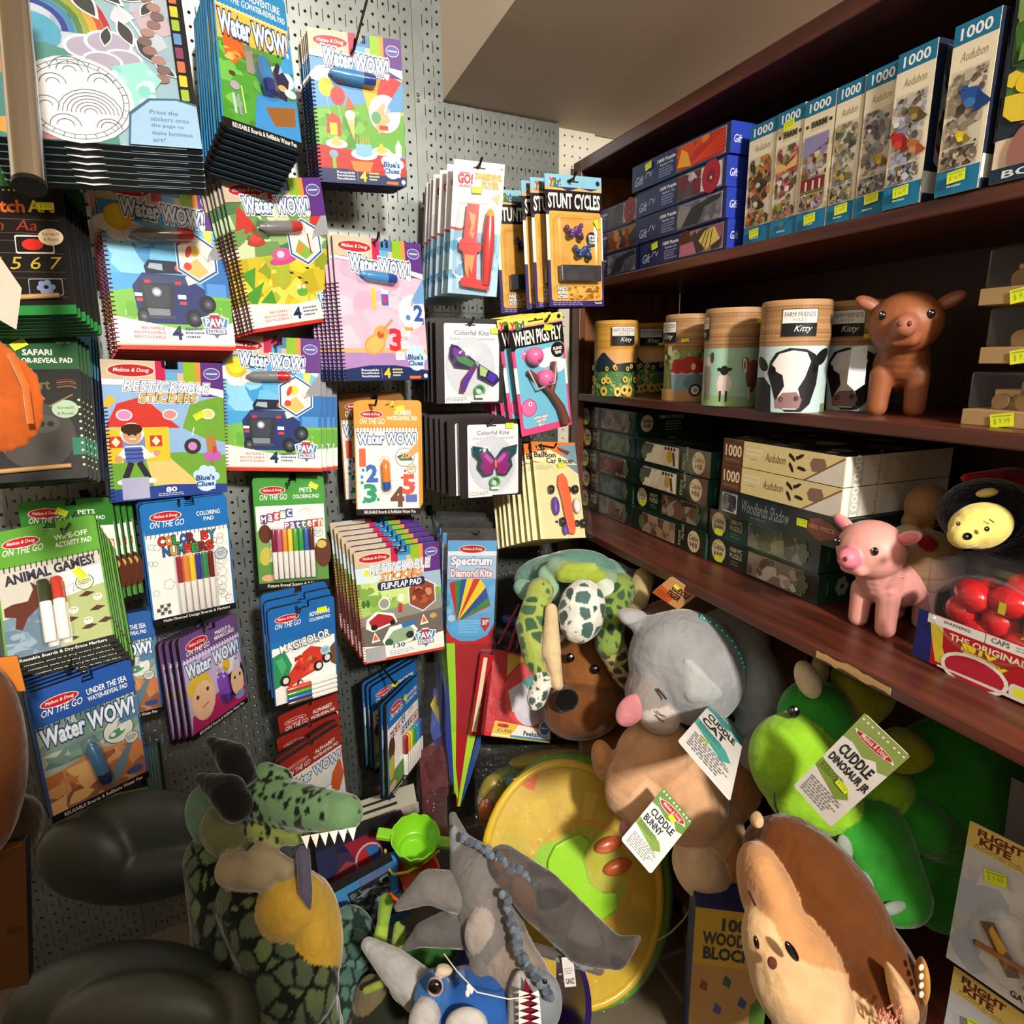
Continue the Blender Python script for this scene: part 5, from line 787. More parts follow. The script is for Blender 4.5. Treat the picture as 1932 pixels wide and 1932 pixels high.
def kite_card(kind):
    def A(a):
        a.R(0, 0, 100, 100, '#241d1e'); a.R(12, 6, 93, 98, '#dfe1e6', 3); a.T('Colorful Kite', 27, 14, 78, 19.5, '#6a5a6c', .01); a.T('Outdoor fun for everyone!', 20, 22, 86, 26, '#74707a', .005); a.E(52, 58, 38, 44, '#cfd5df', -20); a.R(12, 91, 50, 99.5, '#efece8'); a.lines(14, 92.5, 46, 98, 3, '#8a8686', 4)
    def X(T, W, H, t):
        m = MB(); a = Art(W, H, -t - .014, m)
        if kind == 0:
            for q, c in (([(20, 30), (30, 32), (56, 50), (50, 58), (26, 56), (18, 44)], '#2a1a5e'), ([(22, 36), (54, 51), (50, 57), (30, 50)], '#3f8a4a'), ([(24, 33), (40, 40), (36, 46), (22, 42)], '#6a2c9a'), ([(60, 52), (88, 66), (92, 72), (84, 78), (60, 68)], '#2a1a5e'), ([(62, 54), (74, 60), (70, 68), (62, 66)], '#a8d070'), ([(76, 62), (88, 68), (82, 75), (72, 70)], '#4a2ca8'), ([(52, 54), (58, 56), (46, 74), (40, 86), (32, 86), (36, 70)], '#6a2a6c'), ([(48, 60), (50, 64), (40, 80), (36, 80)], '#3a34b4')): a.pg(q, c)
            m.ell((.08 * W, -t - .016, -.02 * H), (.004, .004, .006), '#8fc0e0')
        else:
            for s in (-1, 1):
                f = lambda q: [(52 + s * (x - 52) if s > 0 else 52 - (x - 52), y) for x, y in q]
                for q, c in (([(52, 50), (64, 36), (88, 32), (86, 44), (78, 50), (80, 60), (70, 72), (56, 70)], '#1f4a50'), ([(53, 52), (66, 40), (76, 42), (72, 52), (76, 60), (68, 70), (56, 68)], '#8a2a74'), ([(54, 52), (66, 42), (70, 46), (58, 56)], '#b45ab0')): a.pg(f(q), c)
            m.ell((.02 * W, -t - .017, -.06 * H), (.0035, .0035, .011), '#e8762c')
        m.build('folded_kite', 'gloss', T)
        m = MB(); c = ((.62 if kind == 0 else .52) - .5) * W, -t - .012, (.5 - (.84 if kind == 0 else .80)) * H; m.tube([(c[0] + .011 * math.cos(k * .52), c[1], c[2] + .011 * math.sin(k * .52)) for k in range(12)], .0028, '#4fb45a', 7, closed=True); m.box(c[0] - .011, c[1] - .003, c[2] - .017, c[0] + .011, c[1] + .003, c[2] - .011, ['#4fb45a'] * 2 + ['#eef2ee'] + ['#4fb45a'] * 3); m.build('line_winder', 'gloss', T, smooth=True)
        m = MB(); m.ell((0, -t - .001, -.06 * H), (W * .36, .022, H * .36), '#fff', 24, 12); m.build('blister', 'clear', T, smooth=True); slot(T, W, H, t, .075, .012); sticker(T, W, H, 78 if kind else 86, 8 if kind else 14, .020, 0)
    return A, X
for kind, q, Y, lb, gp, ln in ((0, [(822, 601), (949, 600), (950, 762), (822, 760)], 1.38, 'packaged butterfly kite with green and purple wings, upper one', 'upper colourful kite packs', [(-.006, .03, .001, -3), (-.010, .05, .0, -6), (-.014, .075, -.001, -10)]),
                            (1, [(866, 794), (984, 789), (985, 933), (868, 940)], 1.36, 'packaged butterfly kite with teal and magenta wings, lower one', 'lower colourful kite packs', [(-.022, .02, .003, -3), (-.030, .045, .006, -6), (-.037, .06, .008, -9), (-.044, .08, .010, -12), (-.050, .10, .012, -15), (-.052, .12, .014, -16), (-.056, .14, .016, -16)])):
    A, X = kite_card(kind); T, M, W, H = flat('butterfly_kite_pack', q, Y, A, lb, 'kite', '#241d1e', .003, r=.004, extra=X, group=gp, wz=.15)
    fan(T, M, ln, 'dark kite pack hidden behind the %s butterfly kite' % ('upper' if kind == 0 else 'lower'), gp)
def a_balloon(a):
    a.R(0, 0, 100, 100, '#e6dfa8'); a.pg([(0, 0), (100, 0), (100, 30), (60, 22), (0, 22)], '#d9772c'); a.pg([(60, 4), (100, 2), (100, 34), (74, 24)], '#6f8f9c'); a.pg([(0, 12), (40, 8), (100, 24), (40, 24), (0, 20)], '#efe6b4'); a.T('Balloon', 4, 11, 52, 16.5, '#1c1a18', .03); a.T('Car Racer', 30, 17, 92, 22.5, '#1c1a18', .03); a.pg([(8, 4), (24, 2), (30, 8), (12, 9)], '#2a2420'); a.T('SLIT', 12, 3.4, 26, 7.6, '#cfc6a0', .03); a.pg([(56, 5), (86, 10), (80, 14), (60, 9)], '#7a2c24'); a.lines(4, 25, 44, 30, 3, '#b8ae80')
def ex_bal(T, W, H, t):
    P = lambda x, y: ((x / 100 - .5) * W, (.5 - y / 100) * H)
    m = MB(); m.prism([P(*q) for q in [(50, 36), (60, 34), (68, 40), (72, 54), (74, 72), (76, 90), (72, 97), (60, 96), (56, 84), (52, 60), (46, 46)]][::-1], -t - .012, -t - .004, '#e8602a'); m.build('car_chassis', 'rubber', T, bevel=.002)
    for x, y in ((30, 51), (84, 51), (48, 84), (94, 86)): m = MB(); X, Z = P(x, y); m.lathe([(.001, -.006), (.009, -.006), (.011, -.003), (.011, .004), (.009, .006), (.001, .006)], ['#221a18'], 14, 'x', (X, -t - .010, Z)); m.build('wheel', 'rubber', T, smooth=True)
    for c, q, s in (('#5a34a0', (36, 68), (.010, .007, .024)), ('#e9e6e0', (84, 68), (.010, .007, .020)), ('#5a34a0', (52, 92), (.007, .005, .014))): m = MB(); X, Z = P(*q); m.ell((X, -t - .012, Z), s, c, 14, 10); m.build('balloon', 'rubber', T, smooth=True)
    sticker(T, W, H, 60, 25, .020, -14)
T, M, W, H = flat('balloon_car', [(1005, 833), (1080, 836), (1108, 1014), (1016, 1018)], 1.34, a_balloon, 'front balloon car racer pack with orange car on cream card', 'balloon car', '#e6dfa8', .002, r=.003, extra=ex_bal, side='#cfc78e', group='balloon car packs on one hook')
fan(T, M, [(-.011, .02, .002, -4), (-.018, .035, .003, -6), (-.025, .055, .004, -8), (-.031, .075, .005, -10), (-.037, .10, .006, -12), (-.042, .12, .007, -14), (-.046, .14, .008, -16), (-.050, .165, .009, -18)], 'cream balloon car pack behind the front one', 'balloon car packs on one hook')
m = MB(); m.box(-W / 2 + .001, -.021, -H / 2 - .004, W / 2 + .012, -.0205, H / 2 - H * .22, '#fff'); m.build('plastic_bag', 'film_soft', T)
# ---- diamond kites in sleeves
def a_spec(a):
    a.R(0, 0, 100, 100, '#5fa6dc'); a.blobs(0, 30, 100, 70, ['#6fb2e2', '#8cc4ea', '#4f98d2'], 24, .2, 3); a.pg([(0, 12), (100, 12), (100, 36), (0, 36)], '#a9c8e6'); a.R(0, 10, 100, 14, '#e6edf4'); logo(a, 50, 8, 26, 8); a.T('Spectrum', 8, 15, 90, 25, '#f2f2f4', .05, sh=.1, outs=[(.10, '#4a6ab4')]); a.T('Diamond Kite', 7, 27, 92, 34, '#f2eff2', .04, outs=[(.10, '#a8284a')])
    K = (22, 78); T = [(4, 40), (16, 38), (28, 37), (40, 36), (54, 36), (68, 36), (80, 44), (86, 54), (92, 62)]
    for i, c in enumerate(['#c42a2c', '#2c8a44', '#2c4ca0', '#ecd22c', '#d2322c', '#ecd22c', '#2c4ca0', '#2c8a44']): a.pg([K, T[i], T[i + 1]], c)
    a.pg([(84, 62), (92, 62), (K[0], K[1])], '#c42a2c'); a.E(50, 84, 44, 20, '#5fb0ea'); a.lines(26, 76, 72, 90, 5, '#8cc8f0'); a.pg([(0, 84), (10, 92), (30, 97), (60, 97), (86, 92), (100, 80), (100, 100), (0, 100)], '#c02a2c')
    a.E(10, 74, 8, None, '#b9d8f0'); a.pg([(72, 74), (90, 74), (90, 82), (81, 88), (72, 82)], '#b92c34'); a.T('30"', 75, 76, 88, 81, '#f2eeee', .03)
def ex_spec(T, W, H, t):
    a = Art(W, H, 0, MB()); P = lambda x, y: ((x / 100 - .5) * W, (.5 - y / 100) * H)
    m = MB(); m.prism([P(*q) for q in [(1, 98), (99, 98), (97, 116), (70, 172), (38, 277), (30, 277), (24, 230), (12, 160)]][::-1], -.003, -.001, '#a81c26'); o = m.build('kite_cloth', 'rubber', T)
    m = MB(); m.prism([P(*q) for q in [(0, 99), (18, 99), (24, 160), (26, 230), (34, 262), (32, 268), (24, 258), (10, 160)]][::-1], -.006, -.0035, '#9fdc30'); m.build('green_ribbon', 'rubber', T)
    m = MB(); m.prism([P(*q) for q in [(84, 150), (64, 150), (50, 200), (32, 277), (38, 277), (54, 232), (78, 176)]][::-1], -.006, -.0035, '#b4dc3a'); m.build('green_ribbon', 'rubber', T)
    m = MB(); m.prism([P(*q) for q in [(0, 130), (12, 160), (24, 230), (26, 258), (14, 244), (2, 200)]][::-1], -.0045, -.002, '#2c3c90'); m.prism([P(*q) for q in [(84, 176), (80, 210), (60, 246), (40, 277), (54, 232)]][::-1], -.0045, -.002, '#2c4c90'); m.build('blue_panel', 'rubber', T)
    m = MB(); m.prism([(-W * .53, H * .5 + .03), (W * .53, H * .5 + .03), (W * .53, -H * 1.4), (-W * .53, -H * 1.4)][::-1], -t - .012, -t - .0116, '#fff'); m.build('plastic_sleeve', 'film_soft', T)
    m = MB(); m.prism(rrect(W * 1.06, .03, .006), -t - .003, -t - .002, '#cfd6dc'); o = m.build('clear_header', 'shell', T); o.location = (0, 0, H * .5 + .017)
T, M, W, H = flat('diamond_kite', [(845, 1020), (938, 1018), (930, 1214), (842, 1213)], 1.36, a_spec, 'front diamond kite in a clear sleeve with rainbow kite card', 'kite', '#5fa6dc', .003, r=.003, extra=ex_spec, group='diamond kites in sleeves', side='#c02a2c')
fan(T, M, [(-.012, .04, .006, -3), (-.018, .07, .009, -5), (-.024, .10, .012, -6)], 'diamond kite sleeve behind the front one', 'diamond kites in sleeves')
# ---- soft peekaboo book in a red bag
def a_peek(a):
    a.R(0, 0, 100, 100, '#c22834'); a.pg([(22, 2), (60, 4), (40, 12), (24, 30)], '#d9b02c'); a.pg([(40, 12), (60, 6), (96, 10), (98, 60), (90, 84), (50, 84), (28, 70), (22, 40)], '#e04a48'); a.E(64, 60, 26, 26, '#cfcbd8'); a.pg([(28, 46), (50, 32), (70, 44), (70, 62), (38, 70)], '#d9d6e0'); a.pg([(48, 32), (60, 24), (74, 26), (74, 46), (66, 48)], '#4f9a98'); a.E(92, 62, 9, 12, '#e4dfe8', 20); a.E(93, 61, 5, 8, '#c86aa0', 20)
    a.T('peek', 58, 16, 80, 20, '#7a1c24', .01); a.L([(66, 66), (78, 63)], .5, '#777'); a.L([(78, 62), (92, 70)], .5, '#777')
    a.pg([(14, 82), (100, 86), (100, 100), (10, 100)], '#f0ebe4'); a.pg([(14, 82), (50, 83.5), (38, 97), (10, 97)], '#e6bc3c'); a.E(26, 86.5, 9, 2.6, RED); a.T("K's Kids", 18, 90, 40, 94, '#222', .01, sh=.4); a.T('Peekaboo!', 58, 89.5, 94, 95, '#1c1a20', .03); a.R(38, 96, 100, 98.4, '#3f8fc8'); a.R(10, 98.4, 100, 100, '#d8b83c'); a.E(90, 84, 9, 11, '#eef2f4'); a.E(90, 84, 7, 8.6, '#3f92cc'); a.L([(84, 84), (96, 84)], 2, '#e6eef4')
def ex_peek(T, W, H, t):
    m = MB(); m.tube([(0, -.002, H * .5 - .004), (.006, -.002, H * .5 + .05)], .002, '#8a1c28', 6); m.tube([(-.01, -.002, H * .5 - .02), (.006, -.002, H * .5 + .05)], .002, '#8a1c28', 6); m.tube([(.02, -.002, H * .5 - .02), (.006, -.002, H * .5 + .05)], .002, '#8a1c28', 6); m.build('red_cord', 'rubber', T, smooth=True)
    m = MB(); m.box(-W * .52, -t - .006, -H * .5 + .01, W * .52, -t - .005, H * .5 + .015, '#c22834'); m.build('plastic_bag', 'film', T); sticker(T, W, H, 66, 63, .018, 0)
T, M, W, H = flat('cloth_book', [(928, 1226), (1040, 1246), (1032, 1402), (905, 1386)], 1.30, a_peek, 'red bagged soft peekaboo book with mouse face under the turtle flipper', 'cloth book', '#b8242e', .018, r=.006, extra=ex_peek, side='#a81c26')
T2 = flat('cloth_book', [(905, 1230), (932, 1232), (908, 1386), (888, 1380)], 1.345, lambda a: (a.R(0, 0, 100, 100, '#b01c2a'), a.pg([(30, 4), (60, 4), (50, 96), (14, 96)], '#e6d9b4'), a.blobs(30, 40, 60, 90, ['#6a9a9a', '#c9b83c', '#eee'], 8, .3, 2)), 'second bagged cloth book turned sideways left of the peekaboo one', 'cloth book', '#b01c2a', .01, r=.003)
# ---- flight kites hanging in front at the right edge
def a_flight(a):
    a.R(0, 0, 100, 100, '#d2d5dc'); a.blobs(0, 30, 100, 100, ['#d8dbe2', '#c9cdd6', '#dde0e6', '#b9c6dc'], 26, .3, 3); a.R(0, 0, 100, 17, '#e9cf72'); a.T('FLIGHT', 10, 2.5, 52, 7, '#6a2c1c', .05); a.T('KITE', 13, 8, 42, 12.5, '#6a2c1c', .05); a.T('A small aircraft kite that', 8, 13, 80, 14.6, '#7a5a34'); a.T('travels high in blue skies', 8, 15, 74, 16.4, '#7a5a34'); a.T('GAYLA', 62, 92, 88, 96, '#33302e', .03)
def ex_flight(T, W, H, t):
    P = lambda x, y: ((x / 100 - .5) * W, (.5 - y / 100) * H)
    m = MB(); m.prism([P(*q) for q in [(28, 60), (60, 84), (70, 80), (40, 56)]][::-1], -t - .010, -t - .008, '#6a5a4c'); m.prism([P(*q) for q in [(38, 62), (52, 74), (56, 68), (40, 58)]][::-1], -t - .0125, -t - .0102, '#d8ac34'); m.tube([(*P(30, 74)[:1], -t - .014, P(30, 74)[1]), (P(95, 72)[0], -t - .014, P(95, 72)[1])], .004, '#a86c34', 8); m.tube([(P(30 + 3 * math.cos(k), 74)[0], -t - .014, P(30, 74)[1] + .003 * math.sin(k)) for k in range(6)], .0012, '#3a2c24', 5, closed=True); m.prism([P(*q) for q in [(76, 78), (98, 82), (94, 88), (74, 84)]][::-1], -t - .013, -t - .011, '#5a86c0'); m.build('folded_kite', 'rubber', T)
    m = MB(); m.tube([(P(80, 52)[0] + .016 * math.cos(k * .5), -t - .01, P(80, 52)[1] + .022 * math.sin(k * .5)) for k in range(13)], .003, '#e2e0da', 7, closed=True); [m.tube([(P(78 + i * 3, 50)[0], -t - .012, P(80, 49)[1] + .006), (P(78 + i * 3, 50)[0] + .01, -t - .012, P(80, 57)[1])], .0012, '#3c4638', 5) for i in range(4)]; m.build('line_winder', 'rubber', T, smooth=True)
    m = MB(); m.ell((.08 * W, -t, -.16 * H), (W * .42, .03, H * .27), '#fff', 26, 12); m.build('blister', 'clear', T, smooth=True); sticker(T, W, H, 34, 28, .03, -14)
FM, FW, FH = pose([(1835, 1548), (2040, 1652), (1990, 1946), (1784, 1804)], .30, 0, -.25, .12, .2)
T, M, W, H = flat('flight_kite_pack', [(1835, 1548), (2040, 1652), (1990, 1946), (1784, 1804)], .34, a_flight, 'flight kite pack with yellow header hanging at the right edge', 'kite', '#d4d7de', .002, r=.006, extra=ex_flight, side='#d8dade', rz=-.2, wx=.15, wz=.25, material='card')
M2 = M @ Matrix.Translation((.004, .02, -H - .016)); copy_tree(T, M2, 'second flight kite pack below, only its yellow corner in view', 'flight kites')
T, M, W, H = flat('grey_card', [(1909, 1466), (2100, 1560), (2070, 1700), (1895, 1592)], .36, lambda a: a.R(0, 0, 100, 100, '#77747a'), 'plain grey card behind the flight kite at the right edge', 'card', '#77747a', .002, r=.006, rz=-.2, wz=.25)
# ---- hooks that show
for q in ((668, 92, 1.36, 'hook holding the birthday pads, wire rising across the wall'), (300, 345, 1.38, 'hook holding the upper blue truck pads'), (509, 345, 1.38, 'hook holding the jungle pads'), (712, 452, 1.38, 'hook holding the pink guitar pads'), (308, 690, 1.42, 'hook holding the red-roofed house pads'), (525, 650, 1.42, 'hook holding the lower truck pads'),
          (708, 765, 1.39, 'hook holding the orange number pads'), (905, 312, 1.32, 'hook holding the glider cards'), (1082, 337, 1.31, 'hook holding the motorcycle cards'), (1032, 605, 1.31, 'hook holding the pig slingshots'), (890, 610, 1.36, 'hook holding the upper butterfly kites'), (925, 800, 1.34, 'hook holding the lower butterfly kites'),
          (1045, 845, 1.32, 'hook holding the balloon cars'), (545, 915, 1.47, 'hook holding the right pets pads'), (338, 952, 1.41, 'hook holding the colour-by-numbers pads'), (120, 1008, 1.26, 'hook holding the animal games pads'), (128, 1270, 1.2, 'hook holding the front under-the-sea pads'), (386, 1190, 1.39, 'hook holding the purple makeup pads'),
          (565, 1155, 1.3, 'hook holding the adventure colouring pads'), (590, 1400, 1.36, 'hook holding the red alphabet pads'), (752, 1040, 1.33, 'hook holding the flip-flap pads'), (900, 1010, 1.32, 'hook holding the diamond kites'), (745, 1290, 1.36, 'hook holding the edge-on marker pads')): hook(*q[:3], label=q[3])
m = MB(); p = PY(668, 92, 1.36); q = PY(700, -30, 1.36); T = thing('sign_hanger', 'thin black wire slanting down to the birthday pads hook', 'wire', p); m.tube([(0, 0, 0), tuple(Vector(q) - Vector(p))], .0024, '#222', 7); m.build('wire', 'black_wire', T, smooth=True)
# ---- chrome rail end hanging near the camera, upper left
a0, a1 = Vector(PD(10, -160, .72)), Vector(PD(56, 352, .66)); T = thing('chrome_rail', 'brushed chrome tube hanging down at the upper left edge', 'metal tube', a1)
m = MB(); m.lathe([(.0150, 0), (.0150, (a0 - a1).length)], ['#ccc'], 32, 'z', R=(a0 - a1).to_track_quat('Z', 'Y').to_matrix()); m.v = m.v; o = m.build('tube', 'chrome', T, smooth=True)
m = MB(); m.lathe([(.0154, -.001), (.0154, .004)], ['#222'], 32, 'z', R=(a0 - a1).to_track_quat('Z', 'Y').to_matrix()); m.build('end_cap', 'black_wire', T, smooth=True)
# ================================================================ goods on the bookcase shelves
def SM(u, v, z, yaw=0): return SHM @ Matrix.Translation((u, v, z)) @ Matrix.Rotation(math.radians(yaw), 4, 'Z')
def pbox(label, u0, u1, v, z, H, D, base, front, side=None, top=None, yaw=0, name='puzzle_box', cat='puzzle box', group=None, material='print', st_=None, lid=None, wrap=False):
    W = u1 - u0; T = thing(name, label, cat, SM((u0 + u1) / 2, v, z, yaw), group)
    m = MB(); m.box(-W / 2, 0, 0, W / 2, D, H, base); bd = m.build('box_body', material, T, bevel=.0012)
    m = MB(); a = Art(W - .001, H - .001, -.0004, m, Matrix.Translation((0, 0, H / 2))); front(a)
    if side: b = Art(D - .001, H - .001, -.0004, m, Matrix.Translation((W / 2, D / 2, H / 2)) @ Matrix.Rotation(math.pi / 2, 4, 'Z')); side(b)
    if top: b = Art(W - .001, D - .001, -.0004, m, Matrix.Translation((0, D / 2, H)) @ Matrix.Rotation(-math.pi / 2, 4, 'X')); top(b)
    m.build('printed_label', 'gloss' if wrap else material, T)
    if st_:
        a = Art(.024, .014, 0); a.R(0, 0, 100, 100, '#e6f52a'); a.R(8, 12, 92, 24, '#a9b81e'); a.T('$ 16.99', 14, 34, 84, 82, '#97a824'); o = a.build('price_sticker', T, 'card'); o.matrix_local = Matrix.Translation(((st_[0] / 100 - .5) * W, -.004, (1 - st_[1] / 100) * H)) @ Matrix.Rotation(math.radians(st_[2]), 4, 'Y')
    return T
def bird(a, x, y, s, c1, c2, c3, flip=1):
    a.E(x, y, s, s * .7, c1, 25 * flip); a.E(x - s * .75 * flip, y - s * .6 * a.W / a.H, s * .42, None, c1); a.pg([(x + s * .5 * flip, y - s * .1), (x + s * 1.9 * flip, y + s * .9 * a.W / a.H), (x + s * 1.5 * flip, y + s * 1.2 * a.W / a.H), (x + s * .3 * flip, y + s * .4)], c2); a.E(x - s * .1 * flip, y + s * .15, s * .55, s * .4, c3, 20 * flip); a.pg([(x - s * 1.1 * flip, y - s * .7 * a.W / a.H), (x - s * 1.45 * flip, y - s * .5 * a.W / a.H), (x - s * 1.05 * flip, y - s * .5 * a.W / a.H)], '#3a3020'); a.E(x - s * .82 * flip, y - s * .68 * a.W / a.H, s * .08, None, '#111')
PIC = dict(
 mush=(['#6a4a38', '#8a5c40', '#b9642c', '#c8763a', '#5a3c2c', '#94a04a', '#3f3428'], [(50, 38, 22, '#4a3a34', '#2c2624', '#c9b8a0'), (45, 66, 24, '#5a4a40', '#2c2624', '#cfc0a8')]),
 farm1=(['#a8485a', '#c86a7a', '#d8946a', '#5a5240', '#6a6a44', '#8a8a5c', '#7a3c34'], []), farm2=(['#8a7ca8', '#b0a4c8', '#9a7440', '#7a3028', '#a8a06a', '#6a5c3c'], []),
 birds1=(['#8a8068', '#6a6a50', '#b0a678', '#4a5a48', '#7c7c84', '#b8a048'], [(60, 26, 20, '#5a5a50', '#3c3c38', '#b8b09c')]), chick=(['#7c7078', '#948890', '#6a6468', '#5a6a68', '#8aa0a0', '#a09880'], [(30, 20, 16, '#3a383c', '#555', '#c9c4c0'), (70, 62, 20, '#c09c3c', '#6a5a34', '#d8b84a')]),
 card=(['#9aa4c0', '#c8ccd8', '#6a6458', '#b8b0a8', '#8890a8', '#5a5448'], [(30, 50, 30, '#b02c24', '#8a241e', '#c8443a'), (72, 62, 24, '#b06a3a', '#a05030', '#c88a5a'), (66, 24, 24, '#7a6030', '#5a4a28', '#a08a50'), (20, 28, 20, '#c9c9cf', '#9a9aa8', '#e2e2e8')]),
 jay=(['#8a8070', '#a89c88', '#6a6258', '#b8ac98', '#5a544c', '#7a6a58'], [(62, 30, 34, '#24509a', '#1c3c7c', '#3f74b8'), (50, 70, 18, '#d8c42c', '#8a7c2c', '#ecd848')]))
def a_spine(kind, brand, top='1000'):
    pal, bs = PIC[kind]
    def A(a):
        a.R(0, 0, 100, 100, '#e6dcc0'); a.R(0, 0, 100, 12, '#1f6f96'); a.T(top, 16, 3, 84, 9.5, '#eef2f2', .02); a.R(0, 85, 100, 100, '#1f78a4')
        if brand == 'FARM': a.R(24, 17, 80, 22, '#8a8258'); a.T('FARM', 30, 17.6, 74, 21.4, '#2a2a1e', .04); a.L([(22, 23.4), (80, 23.4)], 1, '#8a8a6a'); a.R(8, 18.5, 18, 21, '#3a3a2c'); a.R(84, 18.5, 94, 21, '#3a3a2c')
        else: a.T('Audubon', 22, 17, 82, 22.5, '#8a8468', 0.0, sh=.25)
        a.R(8, 27, 90, 84.5, '#cfc6b4'); a.blobs(9, 28, 89, 84, pal, 90, .2, hash(kind) % 97 if False else len(kind) * 7 + ord(kind[0])); 
        if kind == 'farm2': a.pg([(9, 28), (89, 28), (89, 36), (9, 44)], '#8e86b4'); a.R(9, 60, 89, 69, '#7a2420'); [a.R(x, 62, x + 6, 69, '#e2dcd4') for x in (24, 48, 70)]; a.R(9, 69, 89, 76, '#6a6a40'); a.E(24, 73, 8, 5, '#e6e6e2'); a.E(22, 73, 3, None, '#222')
        if kind == 'farm1': a.pg([(9, 40), (50, 44), (89, 38), (89, 46), (9, 48)], '#e0b06a'); [a.R(x, y, x + 16, y + 4, '#dcd8d0') for x, y in ((20, 54), (50, 60))]; a.E(30, 76, 18, 10, '#8a9a3c')
        a.R(9, 72, 89, 72.5, '#cfc6b4'); a.blobs(9, 73, 89, 84, pal + ['#c8b8a0', '#3a3430'], 46, .13, 5)
        for q in bs: bird(a, q[0], 28 + q[1] * .55, q[2] * .72, *q[3:])
        a.E(50, 90, 9, 7, '#6a7a74'); a.lines(32, 95, 66, 97.5, 1, '#b8d4e0')
    return A
def a_spside(a): a.R(0, 0, 100, 100, '#e9ead8'); a.R(0, 0, 100, 80, '#1c2438'); a.blobs(6, 3, 94, 77, ['#a9b8cc', '#c9ccd0', '#8a8478', '#9c2c24', '#5a5c66', '#d8dce2', '#3c3a40'], 80, .2, 3); a.R(30, 84, 60, 90, '#a8a48c'); a.R(0, 94, 100, 100, '#1c2c44'); a.T('BONUS', 10, 95.5, 90, 98.5, '#cfd8e0', .02)
def us(x, y): return su(x, y, 0.0)
SPN = [(1389, 1440, 445, 'mush', 'A', '1000', 'teal-topped puzzle spine with mushrooms and orange lamp, leftmost of the upright row', (46, 91)), (1440, 1490, 436, 'farm1', 'FARM', '1000', 'teal-topped farm puzzle spine with pink tree, sticker over its number', (50, 13)), (1490, 1547, 425, 'farm2', 'FARM', '1000', 'teal-topped farm puzzle spine with red barns and purple sky', (52, 91)),
       (1547, 1598, 416, 'birds1', 'A', '1000', 'teal-topped bird puzzle spine with gold panel, fourth upright box', (60, 90)), (1600, 1662, 402, 'chick', 'A', '1000', 'teal-topped puzzle spine with grey chickadees and yellow finch', (58, 88)), (1663, 1735, 388, 'card', 'A', '1000', 'teal-topped puzzle spine with red cardinal', (52, 90)), (1764, 1848, 370, 'jay', 'A', '1000', 'teal-topped puzzle spine with blue jay, largest upright box', (52, 90))]
for i, (xa, xb, y, k, br, tp, lb, stp) in enumerate(SPN):
    v = (.016, .014, .012, .012, .010, .0, -.004)[i]; ua, ub_ = us(xa, y) + .0015, us(xb, y) - .0015
    pbox(lb, ua, ub_, v, S1, .206 if i < 2 else .203, .27, ['#2a2a2a', '#1f6f96', '#e6dcc0', '#ddc27a' if i == 2 else '#1c2438' if i > 4 else '#e6dcc0', '#444', '#1f6f96'], a_spine(k, br, tp), a_spside if i > 4 else None, group='upright puzzle boxes', st_=(*stp, -4))
    # small price marks follow the rule of one sticker per box
def a_front9(a):
    a.R(0, 0, 100, 100, '#e3cfb4'); a.R(0, 0, 100, 76, '#23303c'); a.blobs(2, 2, 98, 74, ['#3f6a2c', '#5a8438', '#2c4c24', '#76964a', '#d8b82c', '#e0c83c', '#4a7034'], 120, .14, 8)
    for q in ((20, 34, 8), (30, 46, 9), (12, 48, 6), (40, 12, 10), (70, 30, 9)): a.E(*q, q[2] * .8, '#e8c42c'); a.E(q[0], q[1], q[2] * .4, None, '#c08a24')
    a.pg([(10, 70), (40, 62), (60, 58), (64, 64), (30, 72)], '#c4502c'); a.E(16, 85, 9, 12, '#9a6a62'); a.lines(30, 80, 90, 86, 2, '#b09a84'); a.R(0, 92, 100, 100, '#1d3348'); a.T('BONUS POSTER', 6, 94, 84, 98, '#dfe6ea', .02)
u9 = us(1866, 350); pbox('front-facing bird puzzle box with yellow flowers at the right end of the top row', u9, u9 + .26, .0, S1, .207, .05, '#1d3348', a_front9)
# blue boxes
def a_blue(cols, seed, flower=None):
    def A(a):
        a.R(0, 0, 100, 100, '#1f2a5c'); a.T('Gift', 4, 48, 14, 82, '#c9cede', .0, sh=.4); a.L([(16, 64), (18, 46), (21, 46), (22, 64), (24, 46)], .5, '#c9cede'); a.T('1000 Puzzle', 30, 18, 49, 30, '#dfe3ee', .04); a.T('Random Cut', 33, 37, 47, 45, '#c9cee0', .02); a.lines(32, 52, 48, 90, 4, '#8c95c0', seed)
        a.R(50.5, 7, 96.5, 93, '#b9b6c4'); a.blobs(51, 9, 96, 91, cols, 60, .28, seed)
        if flower == 'poppy': a.R(76, 10, 96, 90, '#d8d4dc'); a.E(86, 48, 9, 10, '#a81c34'); a.E(86, 50, 4, 4, '#7a1024'); a.E(86, 54, 1, None, '#e8d8a0')
        if flower == 'red': a.pg([(60, 90), (70, 40), (96, 10), (96, 90)], '#b82c1c'); a.pg([(52, 80), (56, 20), (62, 40), (66, 90)], '#e8a838'); [a.L([(66, 86), (96, 20 + i * 14)], .6, '#d84a2c') for i in range(5)]
        if flower == 'cat': a.pg([(56, 90), (66, 30), (86, 12), (95, 14), (94, 28), (80, 40), (74, 90)], '#2a2c30')
        if flower == 'daisy': a.E(57, 30, 6, 6, '#4a2418'); a.pg([(51, 91), (52, 50), (66, 46), (70, 91)], '#b86a8c'); a.pg([(72, 50), (78, 20), (88, 14), (94, 60), (80, 86)], '#d8c06a'); [a.L([(80 + i * 3, 20), (74 + i * 5, 80)], .8, '#2c2420') for i in range(3)]
    return A
def a_blside(a): a.R(0, 0, 100, 100, '#24389c'); a.T('Gift', 3, 40, 11, 66, '#dfe3f2', .0, sh=.3)
